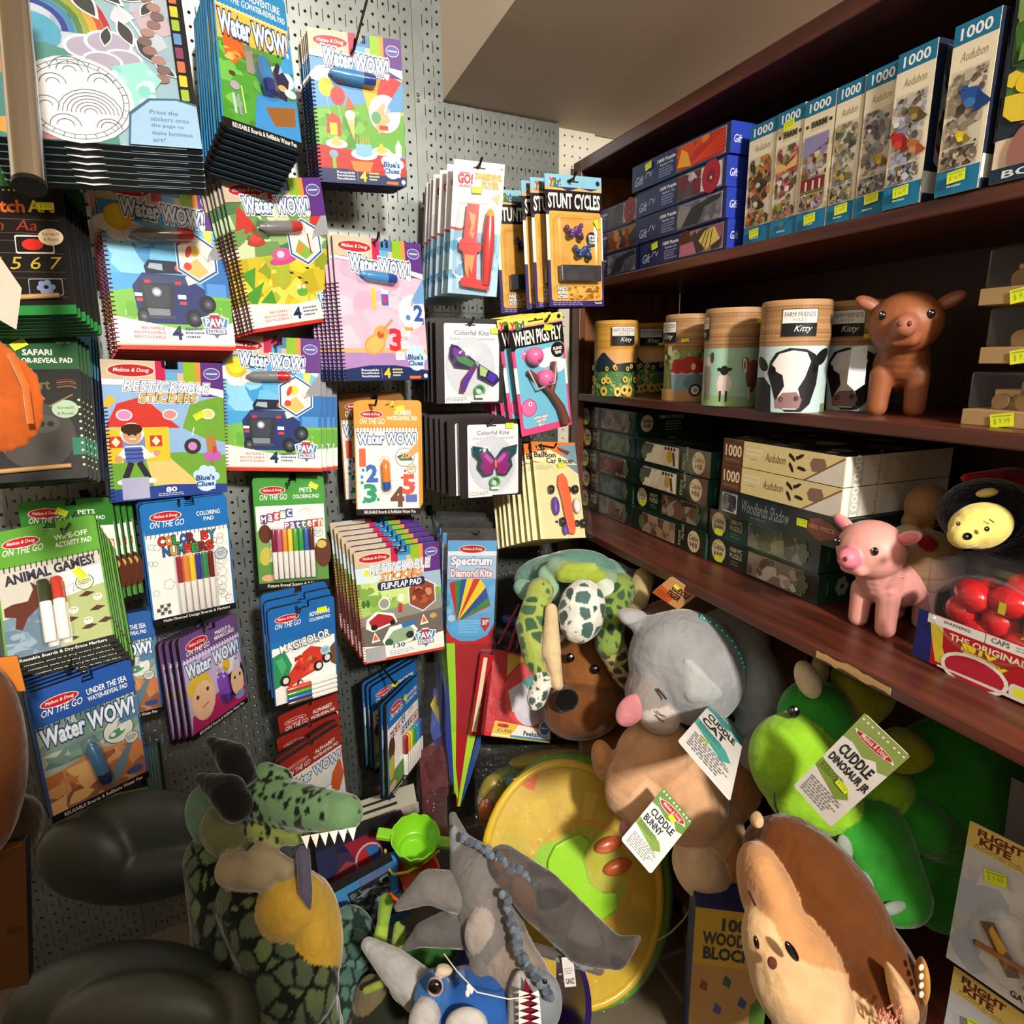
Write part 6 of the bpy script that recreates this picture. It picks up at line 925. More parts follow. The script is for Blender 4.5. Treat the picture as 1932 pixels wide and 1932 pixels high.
BB = ['#16204c', '#24389c', '#1f2a5c', '#24389c', '#1f2a5c', '#1f2a5c']
for i, (ua, ub_, v, yaw, cols, fl, lb) in enumerate(((.345, .653, .004, 0, ['#5c4a3c', '#8a5a6a', '#9c7c5c', '#3c3430'], 'daisy', 'blue puzzle box with pink daisy and yellow butterfly, bottom of its stack'), (.333, .650, .0, 0, ['#6a6c78', '#7c7884', '#5a5c66', '#88848c'], 'cat', 'blue puzzle box with grey rock picture, second from the bottom'),
        (.333, .648, -.002, 0, ['#3c3a3c', '#54444c', '#2c2a2c', '#c9c4c8', '#6a1c2c'], 'poppy', 'blue puzzle box with dark red poppy, third from the bottom'), (.322, .655, -.006, 1.2, ['#a8341c', '#c84a24', '#8a2418', '#d87a34'], 'red', 'blue puzzle box with orange-red petals, topmost of its stack'))):
    pbox(lb, ua, ub_, v, S1 + i * .0568, .0562, .24, BB, a_blue(cols, i + 3, fl), a_blside, group='flat blue puzzle boxes', yaw=yaw, st_=(21, 24, -8) if i in (3, 0) else None)
for i, (cols, lb, fl) in enumerate(((['#6a6c78', '#55565e', '#4a4a50', '#88848c'], 'blue puzzle box with grey picture end, bottom of the far short stack', 'cat'), (['#8a3c1c', '#c0702c', '#3c2418', '#d89a4c'], 'blue puzzle box with orange picture end, middle of the far short stack', None), (['#3c3a3c', '#54444c', '#2c2a2c', '#c9c4c8'], 'blue puzzle box with dark red poppy end, top of the far short stack', 'poppy'))):
    pbox(lb, .03, .328, .01, S1 + i * .0568, .0562, .24, BB, a_blue(cols, i + 13, fl), None, group='flat blue puzzle boxes')
# ---------------------------------------------------------------- puzzle tubes
def tube_art(kind):
    def A(px):  # px(a): returns colour for (angle 0..1 seen left->right, height 0..1)
        pass
    return A
def ptube(label, u, v, r, H, kind, yaw=0, st_=None):
    T = thing('puzzle_tube', label, 'puzzle tube', SM(u, v, S2, yaw), 'round cardboard puzzle tubes'); lid = .6 if kind != 'sun' else .62
    m = MB(); wood_c = {'sun': ['#c8943c', '#b8802c', '#d0a04a']}.get(kind, ['#a07850', '#8e6844', '#b08a60'])
    n = 48; segs = []; z = 0
    body = {'sun': '#5c8a4a', 'truck': '#86935a', 'sheep': '#9cc4ac', 'cow': '#b9cfcf', 'cow2': '#b9cfcf'}[kind]
    m.lathe([(r * .985, 0), (r, .003), (r, H * lid)], [body], n); m.build('tube_body', 'print', T, smooth=True)
    rd = random.Random(3); pr = [(r * 1.012, H * lid)]; cc = []
    k = 26
    for i in range(k): pr.append((r * 1.012, H * lid + (H * (1 - lid) - .004) * (i + 1) / k)); cc.append(wood_c[rd.choice((0, 0, 1, 2))])
    pr += [(r * .985, H), (r * .93, H), (r * .92, H - .003), (.001, H - .003)]; cc += [wood_c[2], wood_c[0], wood_c[1], wood_c[0]]
    m = MB(); m.lathe(pr, cc, n); m.build('tube_lid', 'print', T, smooth=False)
    # picture wrapped round the tube: angle 0 faces out of the shelf, positive towards the camera side
    m = MB(); cnt = [0]
    def wrap(pts, c, lidp=False):
        cnt[0] += 1; R = r * (1.012 if lidp else 1) + .0003 + cnt[0] * .00006; P = [(x, y) for x, y in pts]
        # subdivide edges so that the polygon follows the curve
        Q = []
        for (x0, y0), (x1, y1) in zip(P, P[1:] + P[:1]):
            k = max(1, int(abs(x1 - x0) / 5)); Q += [(x0 + (x1 - x0) * i / k, y0 + (y1 - y0) * i / k) for i in range(k)]
        # strips between min and max angle
        xs = sorted(set([q[0] for q in Q])); lo, hi = xs[0], xs[-1]; nst = max(1, int((hi - lo) / 5)); ed = [lo + (hi - lo) * i / nst for i in range(nst + 1)]
        for a0, a1 in zip(ed, ed[1:]):
            C = Q
            for sgn, lim in ((1, a0), (-1, a1)):
                O = []
                for i in range(len(C)):
                    p, q = C[i], C[(i + 1) % len(C)]; pi, qi = sgn * (p[0] - lim) >= -1e-9, sgn * (q[0] - lim) >= -1e-9
                    if pi: O.append(p)
                    if pi != qi and abs(q[0] - p[0]) > 1e-9: t = (lim - p[0]) / (q[0] - p[0]); O.append((lim, p[1] + (q[1] - p[1]) * t))
                C = O
                if len(C) < 3: break
            if len(C) < 3: continue
            vs = [(R * math.sin(math.radians(x)), -R * math.cos(math.radians(x)), y / 100 * H) for x, y in C]
            ar = sum(C[i][0] * C[(i + 1) % len(C)][1] - C[(i + 1) % len(C)][0] * C[i][1] for i in range(len(C)))
            if ar < 0: vs = vs[::-1]
            m.add(vs, [list(range(len(vs)))], c)
    def E(x, y, rx, ry, c, rot=0, lidp=False):
        ca, sa = math.cos(math.radians(rot)), math.sin(math.radians(rot)); wrap([(x + rx * math.cos(t) * ca - ry * math.sin(t) * sa * 1.6, y + (rx * math.cos(t) * sa / 1.6 + ry * math.sin(t) * ca)) for t in [2 * math.pi * i / 16 for i in range(16)]], c, lidp)
    if kind == 'sun':
        for y, c in ((52, '#d8a45c'), (44, '#dca468')): wrap([(-120, y - 8), (120, y - 8), (120, y + 10), (-120, y + 10)], c)
        wrap([(-120, 30), (120, 30), (120, 44), (80, 43), (40, 45), (0, 43), (-15, 50), (-30, 58), (-38, 58), (-60, 48), (-120, 44)], '#22303c'); rd = random.Random(int(u * 100))
        wrap([(-120, 0), (120, 0), (120, 32), (60, 30), (0, 34), (-60, 32), (-120, 33)], '#4f7a4a')
        for i in range(60): E(rd.uniform(-110, 110), rd.uniform(2, 32), rd.uniform(2, 6), rd.uniform(1, 4), rd.choice(['#7aa05a', '#a8b860', '#3c6a44', '#8fa84a', '#5c9468']))
        for i in range(34): x, y = rd.uniform(-110, 110), rd.choice((7, 8, 20, 22, 38, 38)) + rd.uniform(-2, 2); s = 1.6 if y < 14 else 1.1 if y < 30 else .8; E(x, y, 6 * s, 4 * s, rd.choice(['#d8b44a', '#e2c468', '#c9a83c'])); E(x, y, 2.2 * s, 1.6 * s, '#3a2c14')
    elif kind == 'truck':
        rd = random.Random(5)
        for i in range(50): E(rd.uniform(-110, 110), rd.uniform(30, 59), rd.uniform(3, 9), rd.uniform(2, 6), rd.choice(['#a8b878', '#6a7a44', '#c4cc9a', '#545e34', '#8fa060']))
        wrap([(-120, 0), (120, 0), (120, 14), (-120, 14)], '#b08a54'); wrap([(-40, 12), (48, 12), (50, 31), (-44, 31)], '#7d9aa6'); wrap([(-44, 31), (50, 31), (50, 33.5), (-44, 33.5)], '#9fb8c0'); E(12, 22, 26, 10, '#64808c'); E(12, 13, 14, 7.5, '#2c3034'); E(12, 13, 9, 5, '#c9ccc8'); E(12, 13, 4, 2.2, '#7a8084')
        for q in ((-28, 38, 14, 6), (0, 44, 22, 8), (30, 40, 18, 6), (-8, 37, 12, 5), (14, 37, 12, 5), (-30, 44, 10, 5)): E(*q, '#a8281e')
        E(6, 40, 5, 4, '#d8cfa0')
    elif kind == 'sheep':
        wrap([(-120, 0), (120, 0), (120, 9), (-120, 12)], '#8fae7c'); E(-12, 23, 15, 11, '#d8cbc4'); E(-12, 37, 8, 5, '#231e20'); E(-22, 38, 5, 1.8, '#231e20', -10); E(-2, 38, 5, 1.8, '#231e20', 10); [wrap([(x, 5), (x + 4, 5), (x + 4, 16), (x, 16)], '#2c2624') for x in (-20, -8)]
        E(48, 32, 18, 16, '#7a5040'); E(30, 42, 9, 9, '#8a5c48', 20); E(27, 42, 4, 8, '#e2dad4', 10); E(46, 22, 9, 8, '#6a4234'); [wrap([(x, 6), (x + 5, 6), (x + 6, 20), (x, 20)], '#cfc6c0') for x in (36, 54)]; E(70, 34, 14, 12, '#4a3430')
        E(-54, 30, 12, 14, '#8f8478'); E(-50, 46, 10, 5, '#c9c4bc', -20); E(-40, 50, 5, 6, '#4a3c3c'); [wrap([(x, 6), (x + 5, 6), (x + 5, 24), (x, 24)], '#857a6e') for x in (-60, -48)]
    else:
        o = 0 if kind == 'cow' else 4
        wrap([(-120, 0), (-30, 0), (-34, 24), (-50, 32), (-120, 30)], '#1f2022'); wrap([(60, 0), (120, 0), (120, 8), (60, 8)], '#6a7c54')
        E(-58 + o, 44, 17, 5.5, '#17181a', -25); E(52 + o, 50, 18, 6, '#17181a', 30)
        wrap([(o - 38, 46), (o - 28, 54), (o - 6, 58), (o + 20, 57), (o + 38, 52), (o + 46, 42), (o + 44, 26), (o + 34, 8), (o + 20, 1), (o - 6, 1), (o - 22, 8), (o - 32, 24), (o - 42, 36)], '#1d1e20')
        wrap([(o - 34, 44), (o - 22, 53), (o, 56), (o + 22, 54), (o + 30, 46), (o + 22, 32), (o + 12, 22), (o + 18, 12), (o + 12, 3), (o - 10, 3), (o - 20, 14), (o - 10, 24), (o - 14, 34), (o - 28, 38)], '#dcd6d2')
        E(o - 32, 38, 6, 4, '#0c0c0e'); E(o + 38, 40, 5, 4, '#0c0c0e'); wrap([(o - 22, 4), (o + 16, 4), (o + 20, 12), (o + 10, 19), (o - 12, 18), (o - 24, 11)], '#8a6a6c'); E(o - 14, 12, 4, 2.4, '#4a3436'); E(o + 10, 13, 4, 2.4, '#4a3436')
    lx = {'sun': 18, 'truck': -62, 'sheep': -80, 'cow': 6, 'cow2': -6}[kind]
    wrap([(lx - 28, 68), (lx + 28, 68), (lx + 28, 92), (lx - 28, 92)], '#2a2624', True); wrap([(lx - 27, 79.5), (lx + 27, 79.5), (lx + 27, 91.3), (lx - 27, 91.3)], '#dcd9d2', True); wrap([(lx - 27, 68.7), (lx + 27, 68.7), (lx + 27, 79.3), (lx - 27, 79.3)], '#17181a', True)
    def text(s, y0, y1, x0, x1, c, b=0, sh=0):
        v, f, lo, hi = glyphs(s, b, sh); cnt[0] += 2; R = r * 1.012 + .0003 + cnt[0] * .00006; vs = []
        for p in v: x = x0 + (p[0] - lo[0]) / (hi[0] - lo[0]) * (x1 - x0); y = y0 + (p[1] - lo[1]) / (hi[1] - lo[1]) * (y1 - y0); vs.append((R * math.sin(math.radians(x)), -R * math.cos(math.radians(x)), y / 100 * H))
        m.add(vs, f, c)
    text('FARM FRIENDS' if kind in ('cow', 'cow2') else 'ART PUZZLE', 85, 89, lx - 24, lx + 24, '#55504a'); text('PUZZLE', 81.5, 83.5, lx - 11, lx + 11, '#8a857c'); text('Kitty', 70.5, 77.5, lx - 8, lx + 20, '#e6e6e2', .0, .4)
    if st_: wrap([(st_[0] - 8, st_[1] - 2.4), (st_[0] + 8, st_[1] - 1.4), (st_[0] + 8, st_[1] + 2.4), (st_[0] - 8, st_[1] + 1.6)], '#e0ee28', True)
    m.build('printed_wrap', 'print', T); return T
for lb, x, y, kind, yaw, r_, st_ in (('sunflower field puzzle tube at the far left of the tube row', 1160, 748, 'sun', 0, .056, None), ('sunflower field puzzle tube, second from the left, price sticker on lid', 1222, 741, 'sun', -14, .056, (44, 70)), ('puzzle tube with red apples in a blue pickup truck', 1296, 757, 'truck', 4, .056, (-14, 70)),
        ('puzzle tube with black-faced sheep and brown calf', 1376, 767, 'sheep', -2, .057, (54, 86)), ('large puzzle tube with black and white cow face', 1487, 779, 'cow', 0, .0585, None), ('cow face puzzle tube in shade half behind the brown pig figure', 1604, 775, 'cow2', -14, .0575, (30, 68))):
    p = PZ(x, y, S2); dv = np.array([p[0], p[1], 0]); dv /= np.linalg.norm(dv); c = p + dv * r_; uu, vv = (c - P0) @ UB, (c - P0) @ VB; ang = math.degrees(math.atan2((-dv) @ UB, -((-dv) @ VB)))
    ptube(lb, uu, vv, r_, .192, kind, ang + yaw, st_)
# ---------------------------------------------------------------- green puzzle boxes on the counter shelf
GR = ['#0c1a14', '#1c2c24', '#16291f', '#16291f', '#101c16', '#16291f']
def cob(a, x, y, s): a.E(x, y, s, s * 1.15, '#d3c2a0'); k = a.W / a.H; a.T('Cobble', x - s * .75, y - s * .6 * k, x + s * .75, y - s * .08 * k, '#2c2c22', .02); a.T('Hill', x - s * .55, y + s * .1 * k, x + s * .55, y + s * .62 * k, '#2c2c22', .02)
def a_cob(pal, seed, flip=False, light=False):
    def A(a):
        a.R(0, 0, 100, 100, '#14261d')
        if not flip: cob(a, 10, 50, 7.5); a.T('1000 PC', 22, 18, 34, 34, '#a9a184', .03); a.T('PUZZLE', 22, 40, 34, 56, '#a9a184', .03); a.lines(23, 66, 33, 88, 2, '#5c6a5c', seed); x0, x1 = 40, 88
        else: cob(a, 86, 50, 7.5); a.T('1000 PC', 66, 20, 78, 34, '#a9a184', .03, rot=-90); a.T('PUZZLE', 62, 50, 74, 64, '#a9a184', .03, rot=-90); x0, x1 = 14, 62
        a.R(x0, 8, x1, 92, '#8f9484'); a.blobs(x0 + .6, 10, x1 - .6, 90, pal, 46, .22, seed)
        if light: a.blobs(x0 + .6, 10, x1 - .6, 90, ['#d8ccb4', '#cfc0a4', '#e0d6c2'], 30, .35, seed); a.pg([(x0, 12), (x0 + 14, 12), (x0 + 10, 50), (x0, 60)], '#5a5650'); a.E(x1 - 12, 50, 4, 5, '#b8983c'); a.pg([(x1 - 9, 30), (x1 - 6, 30), (x1 - 4, 84), (x1 - 7, 84)], '#4a4438'); [a.E(x1 - 18 + i * 4, 18, 1.4, None, '#2a2420') for i in range(4)]
        xx = x1 if not flip else x0; [a.E(xx + 3 * math.cos(k), 50 + 22 * math.sin(k), 1.8, 2.2, '#5c6a4c') for k in range(6)]; a.E(xx, 50, 2.6, 4, '#5c6a4c')
    return A
def a_cobside(a): a.R(0, 0, 100, 100, '#16342a'); cob(a, 14, 50, 8); a.T('1000 PC PUZZLE', 30, 18, 62, 32, '#c9c4a4', .03); a.lines(38, 42, 60, 90, 4, '#8f9a84', 4)
def a_cobside2(a): a.R(0, 0, 100, 100, '#24483c'); a.L([(8, 30), (8, 70)], .6, '#8fa89c'); [a.E(22 + 4 * math.cos(k), 50 + 20 * math.sin(k), 2.4, 3, '#9ab8a4') for k in range(6)]
def a_topp(pal): return lambda a: (a.R(0, 0, 100, 100, '#1c2c24'), a.blobs(4, 4, 96, 96, pal, 50, .2, 5))
bt = .0602; Z0 = S3
farc = [(['#6a4a3c', '#8a7c6c', '#4a3a30'], 'green puzzle box with rabbit picture, bottom of the far left stack'), (['#4a4e4c', '#5c6462', '#3a3e3c'], 'green puzzle box with grey picture, second up in the far left stack'), (['#6a2c20', '#8a4430', '#4a241c', '#a0684c'], 'green puzzle box with red-brown picture, middle of the far left stack'), (['#3a4030', '#56604a', '#6a7454'], 'green puzzle box with owl picture, fourth in the far left stack'), (['#4a2c20', '#8a5c44', '#2c201c', '#a8745c'], 'green puzzle box with fox picture, topmost of the far left stack')]
for i, (pal, lb) in enumerate(farc): pbox(lb, .008 + (0, .002, .001, .006, .0)[i], .306 + (.0, -.006, .002, -.002, .004)[i], .03 + (.0, .003, -.002, .004, .0)[i], Z0 + i * .0622, .0608, .24, GR, a_cob(pal, i + 2), a_cobside if i == 4 else a_cobside2, a_topp(['#2c342c', '#54564c', '#3a3c34']), group='green puzzle boxes', wrap=True, st_=(11, 74, 0))
c2 = [(['#7a6450', '#5a4638', '#a08468', '#c0b09c'], True, False, 'green puzzle box with horned owl picture, bottom of the second stack', 0), (['#3a3028', '#6a4a34', '#2a2420', '#94867a'], False, False, 'green puzzle box with dark hedgehog picture, second in the second stack', 1), ([], True, True, 'green puzzle box with pale stork picture, third in the second stack', 0), ([], True, True, 'green puzzle box with pale stork picture, topmost of the second stack', 0)]
for i, (pal, fl, lt, lb, s_k) in enumerate(c2): pbox(lb, .312, .612 - (0, .006, 0, .0)[i], .03 + (.0, .006, -.002, .002)[i], Z0 + i * .0612, .0602, .24, GR, a_cob(pal or ['#d8ccb4'], i + 12, fl, lt), a_cobside2, a_topp(['#5a5c54', '#3a4038', '#c9c4b4', '#2c342c', '#7a7a70']), group='green puzzle boxes', wrap=True, st_=(12, 70, 0) if i == 1 else None)
for i, (pal, lb) in enumerate(((['#8a7c6c', '#a8a29a', '#5c544c', '#c9c4bc'], 'green puzzle box with cats picture, bottom of the stack behind the pink pig'), (['#5c5a50', '#7c7a6c', '#3c3c34', '#908c80'], 'green puzzle box with grey woodland picture, second behind the pink pig'))): pbox(lb, .620, .925, .035 - i * .004, Z0 + i * .0612, .0602, .26, GR, a_cob(pal, i + 22), a_cobside2, a_topp(['#2c342c', '#3a4038']), group='green puzzle boxes', wrap=True, st_=(12, 76, 0))
def a_woodl(a): a.R(0, 0, 100, 100, '#14231c'); a.R(2.5, 12, 17, 88, '#c9c8c4'); a.blobs(3.2, 16, 16.3, 84, ['#2a2c34', '#4a4a58', '#1c1c24', '#6a6a78'], 30, .3, 3); a.T('Woodlands Shadow', 22, 22, 62, 70, '#8a9488', .0, sh=.3); a.lines(30, 80, 44, 88, 1, '#6a746a'); a.pg([(78, 20), (84, 14), (92, 24), (98, 44), (94, 70), (84, 90), (76, 66), (72, 44)], '#7a3428'); a.T('1000 PIECE', 76, 40, 94, 54, '#c08a7a', .03)
def a_woodside(a): a.R(0, 0, 100, 100, '#14231c'); a.R(6, 12, 20, 88, '#9a9c98'); a.blobs(7, 16, 19, 84, ['#1c1e24', '#3a3c44'], 12, .4, 3); a.T('Woodlands Shadow', 30, 30, 76, 60, '#5c685c', .0, sh=.3)
pbox('dark green woodland puzzle box under the two cream bird boxes', .668, .985, .014, Z0 + .1232, .0545, .26, GR, a_woodl, a_woodside, group='boxes behind the pink pig', wrap=True, st_=(72, 44, 0))
def a_aud(a):
    a.R(0, 0, 100, 100, '#e0cf94'); a.R(0, 0, 20, 100, '#5e3420'); a.T('1000', 2.5, 22, 18, 66, '#eadcb8', .02); a.T('PIECE PUZZLE', 2.5, 76, 17, 88, '#a8805c', .0); a.R(22, 24, 37, 50, '#efe4bc', 1.5); a.R(22.5, 28, 36, 44, '#e6d8a8', 1.5); a.lines(27, 62, 33, 68, 1, '#a8966a'); a.T('Audubon', 40, 30, 57, 62, '#6a5a38', .0, sh=.2)
    for q in ((62, 30, 40), (68, 24, -30), (70, 64, 10), (62, 66, 60)): a.E(q[0], q[1], 3.4, 1.1, '#2a2018', q[2]); a.E(q[0] - 2.4 * math.cos(math.radians(q[2])), q[1] - 8 * math.sin(math.radians(q[2])), 1, None, '#2a2018')
    a.pg([(78, 20), (86, 18), (88, 40), (86, 66), (78, 64), (76, 40)], '#8a6a5c'); a.pg([(100, 8), (100, 100), (74, 100)], '#ddd8cc'); a.L([(100, 6), (73, 100)], 1, '#8a5c34')
def a_audside(a): a.R(0, 0, 100, 100, '#d6d4c0'); a.R(0, 0, 6, 100, '#e2ddd2'); a.R(6, 0, 16, 100, '#b9b8a8'); a.T('1000', 1, 34, 21, 62, '#f2efe6', .02, rot=90); a.T('Audubon', 18, 40, 42, 56, '#8a8a78', 0, rot=90); a.blobs(34, 8, 70, 92, ['#cbcab6', '#d6d4c2', '#c2c2ae'], 14, .4, 3)
for i, lb in enumerate(('cream bird puzzle box with brown 1000 panel, lower of two', 'cream bird puzzle box with brown 1000 panel, upper of two')): pbox(lb, .674 + i * .001, .975, .010, Z0 + .1785 + i * .053, .0523, .26, ['#3a2418', '#3c2c20', '#e0cf94', '#d6d4c0', '#444', '#5e3420'], a_aud, a_audside, lambda a: (a.R(0, 0, 100, 100, '#2c2420'), a.blobs(4, 4, 96, 96, ['#5c5044', '#8a8478', '#3a2c24', '#c9c4b8', '#1c1816'], 70, .16, 4)), group='boxes behind the pink pig')
# ---------------------------------------------------------------- rubber pigs
def pig(label, lc, M, s, c, c2, neck, head_yaw=0, lean=0):
    T = thing('pig_figure', label, 'pig figure', M, None); O = Vector((0, 0, 0))
    Y = lambda x, y, z: tuple(Vector((x, y, z)) * s)
    R = Matrix.Rotation(math.radians(head_yaw), 3, 'Z'); hc = Vector((0, -.045, .155))
    hp = lambda x, y, z: tuple((hc + R @ Vector((x, y, z))) * s)
    pr = [('e', c, Y(0, .03, .085), tuple(np.array((.046, .068, .048)) * s), Matrix.Identity(3)), ('e', c, hp(0, 0, 0), tuple(np.array((.056, .056, .052)) * s), Matrix.Identity(3)), ('c', c, Y(0, -.01, .095), .040 * s, Y(0, -.03, .13), .040 * s),
          ('c', c2, hp(0, -.046, -.008), .020 * s, hp(0, -.062, -.006), .0185 * s), ('c', c, hp(-.012, -.043, -.026), .013 * s, hp(.012, -.043, -.026), .013 * s)]
    for x, y in ((-.027, -.022), (.027, -.022), (-.026, .07), (.026, .07)): pr.append(('c', c, Y(x, y, .07), .020 * s, Y(x * 1.05, y, .014), .0175 * s))
    b = blob('body', pr, T, .003 * s, 5, 'rubber', org=(0, 0, 0))
    for sx in (-1, 1):
        m = MB(); rot = R @ Matrix.Rotation(math.radians(sx * 38), 3, 'Y') @ Matrix.Rotation(math.radians(-20), 3, 'X'); e = Vector(hp(sx * .058, .004, .034)); m.ell(e, (.012 * s, .006 * s, .024 * s), c, 16, 10, R=R @ Matrix.Rotation(math.radians(sx * 62), 3, 'Y')); m.ell(e + R @ Vector((sx * .002, -.0045, 0)) * s, (.008 * s, .004 * s, .017 * s), c2, 14, 8, R=R @ Matrix.Rotation(math.radians(sx * 62), 3, 'Y')); m.build('ear', 'rubber', T, smooth=True)
        m = MB(); m.ell(hp(sx * .034, -.0445, .012), (.0062 * s, .0045 * s, .0072 * s), '#0c0806', 14, 10); m.ell(hp(sx * .034 - .002, -.0488, .0155), (.0013 * s,) * 3, '#f4f4f4', 8, 6); m.build('eye', 'gloss', T, smooth=True)
        m = MB(); m.ell(hp(sx * .007, -.0795, -.003), (.0032 * s, .0022 * s, .0045 * s), '#6a2c24', 10, 8); m.build('nostril', 'rubber', T, smooth=True)
    m = MB(); m.tube([hp(.022 * math.sin(t), -.052 + .006 * abs(t), -.026 + .004 * abs(t) ** 2) for t in (-1, -.5, 0, .5, 1)], .0012 * s, '#7a3c30', 6); m.build('mouth', 'rubber', T, smooth=True)
    m = MB(); m.tube([Y(.040 * math.cos(t), -.012 + .034 * math.sin(t), .112 + (-.012) * math.sin(t)) for t in [2 * math.pi * i / 24 for i in range(24)]], .0007 * s, neck, 5, closed=True); m.build('neck_thread', 'clear' if False else 'gloss', T, smooth=True)
    return T
_q = PZ(1690, 785, S2); pig('brown rubber pig figure standing on the middle shelf beside the tubes', '', Matrix.Translation((_q[0] + .03, _q[1] + .02, S2)) @ Matrix.Rotation(math.radians(-60), 4, 'Z'), .94, '#8e5230', '#9c604a', '#c9b07a', 0)
_q = PZ(1615, 1190, S3); pig('pink rubber pig figure standing on the counter shelf edge', '', Matrix.Translation((_q[0] + .045, _q[1] - .012, S3)) @ Matrix.Rotation(math.radians(-98), 4, 'Z'), .92, '#d99a90', '#d9788a', '#e8d0c4', 8)
m = MB(); m.prism([(-.012, .03), (.012, .034), (.014, -.03), (.0, -.042), (-.013, -.03)][::-1], -.0006, 0, '#c9d4dc'); _p = PS(1618, 690, .06); T = thing('paper_tag', 'small white paper tag hanging beside the brown pig', 'tag', Matrix.Translation(_p) @ Matrix.Rotation(math.radians(-55), 4, 'Z')); m.build('tag_card', 'card', T)
# ---------------------------------------------------------------- wooden model kits in clear boxes
rd = random.Random(2)
for i, (z, lb) in enumerate(((S2, 'wooden vehicle kit in clear box, bottom of the stack at the right'), (S2 + .0845, 'wooden vehicle kit in clear box, middle of the stack at the right'), (S2 + .162, 'wooden vehicle kit in clear box, top of the stack at the right'))):
    T = thing('wooden_toy_box', lb, 'wooden toy', SM(1.125 + (0, .012, .0)[i], .05, z), 'wooden kits in clear boxes')
    m = MB(); m.box(0, 0, 0, .16, .16, .022, '#a8895c'); m.build('wooden_base', 'card', T, bevel=.001)
    m = MB(); m.box(.02, .03, .022, .14, .09, .034, '#b08c56'); m.box(.03, .035, .034, .075, .085, .05, '#a07c48'); m.box(.085, .04, .034, .13, .08, .044, '#bc9a62')
    for q in range(8): x = .02 + rd.random() * .1; m.box(x, .028, .026 + rd.random() * .02, x + .02 + rd.random() * .02, .05, .03 + rd.random() * .03, rd.choice(['#b8935c', '#9c7844', '#c8a86c']))
    m.build('wooden_truck', 'card', T, bevel=.001)
    for x in (.035, .065, .11): m = MB(); m.lathe([(.011, -.004), (.011, .004)], ['#8a6838'], 18, 'y', (x, .026, .033)); m.build('wheel', 'card', T, smooth=True)
    m = MB(); m.box(.003, .003, .022, .157, .157, .074, '#fff'); m.build('clear_lid', 'shell', T, bevel=.004); sticker(T, .2, .1, 78, 40, .030, -10, -.002)
# ---------------------------------------------------------------- tub of red putty eggs
tp = PZ(1870, 1290, S3); TM = Matrix.Translation((SH(1.235, .075, S3))) @ Matrix.Rotation(math.atan2(UB[1], UB[0]), 4, 'Z')
T = thing('putty_tub', 'clear plastic tub with red and blue printed front, full of red eggs', 'tub', TM); tw, td, th = .20, .15, .165
m = MB(); m.box(-tw / 2, -td / 2, 0, tw / 2, td / 2, th, '#eee'); o = m.build('clear_tub', 'clear_tub', T, bevel=.02)
def a_putty(a): 
    a.R(0, 0, 100, 100, '#b01c26'); a.pg([(0, 0), (12, 0), (14, 100), (0, 100)], '#23286c'); a.pg([(10, 14), (20, 12), (22, 60), (28, 92), (18, 92), (13, 50)], '#d8c43c'); a.R(8, 2, 98, 20, '#e6e2de'); a.L([(50, 2), (50, 20)], .6, '#555'); a.T('WARNING:', 20, 6, 40, 12, '#444', .02); a.T('CAPS', 54, 5, 66, 14, '#555', .02); a.lines(70, 6, 92, 16, 2, '#aaa'); a.T('THE ORIGINAL', 26, 26, 78, 38, '#e8d8b8', .03); a.T('SILLY', 36, 38, 58, 52, '#e6c82c', .08, rot=-6, outs=[(.15, '#7a5a14')]); a.T('PUTTY', 38, 52, 66, 66, '#e6c82c', .08, rot=-4, outs=[(.15, '#7a5a14')])
    a.E(46, 84, 24, 13, '#e9e4de'); a.E(46, 84, 21, 10.5, '#b4283a'); a.R(70, 72, 96, 96, '#dcd8cc', 3); a.R(73, 78, 94, 92, '#dcea2c'); a.pg([(20, 96), (100, 92), (100, 100), (20, 100)], '#dedad4')
m = MB(); a = Art(tw * .96, th * .46, -td / 2 - .0015, m, Matrix.Translation((0, 0, th * .26))); a_putty(a); m.build('printed_label', 'print', T)
m = MB(); rr_ = .078; m.tube([(rr_ * math.cos(t), -td / 2 - .003, th * .60 + rr_ * .72 * math.sin(t)) for t in [2 * math.pi * i / 40 for i in range(40)]], .003, '#fff', 8, closed=True); m.build('opening_rim', 'clear_tub', T, smooth=True)
rd = random.Random(9); k = 0; egg0 = None
for (x, y, z) in [(-.06, -.035, .085), (-.01, -.03, .082), (.045, -.035, .084), (-.045, -.04, .112), (.0, -.032, .116), (.05, -.03, .113), (.03, -.038, .062), (-.03, -.035, .058), (-.065, .02, .10), (-.015, .02, .125), (.04, .02, .13), (.075, .0, .10)]:
    Mx = TM @ Matrix.Translation((x, y, z)) @ Euler((rd.random() * 3, rd.random() * 3, rd.random() * 3)).to_matrix().to_4x4()
    if egg0 is None:
        egg0 = thing('putty_egg', 'shiny red plastic egg inside the clear tub', 'plastic egg', Mx, 'red eggs in the tub'); m = MB(); m.lathe([(.002, -.029), (.012, -.026), (.0185, -.017), (.021, -.004), (.0212, .0)], ['#c0141c'], 20); m.build('egg_half', 'gloss', egg0, smooth=True); m = MB(); m.lathe([(.0218, -.001), (.0215, .004), (.019, .014), (.012, .023), (.002, .027)], ['#cc1a20'], 20); m.build('egg_half', 'gloss', egg0, smooth=True)
        a = Art(.018, .009, -.0222); a.R(0, 0, 100, 100, '#dfe92c'); a.build('price_sticker', egg0, 'card')
    else: copy_tree(egg0, Mx)
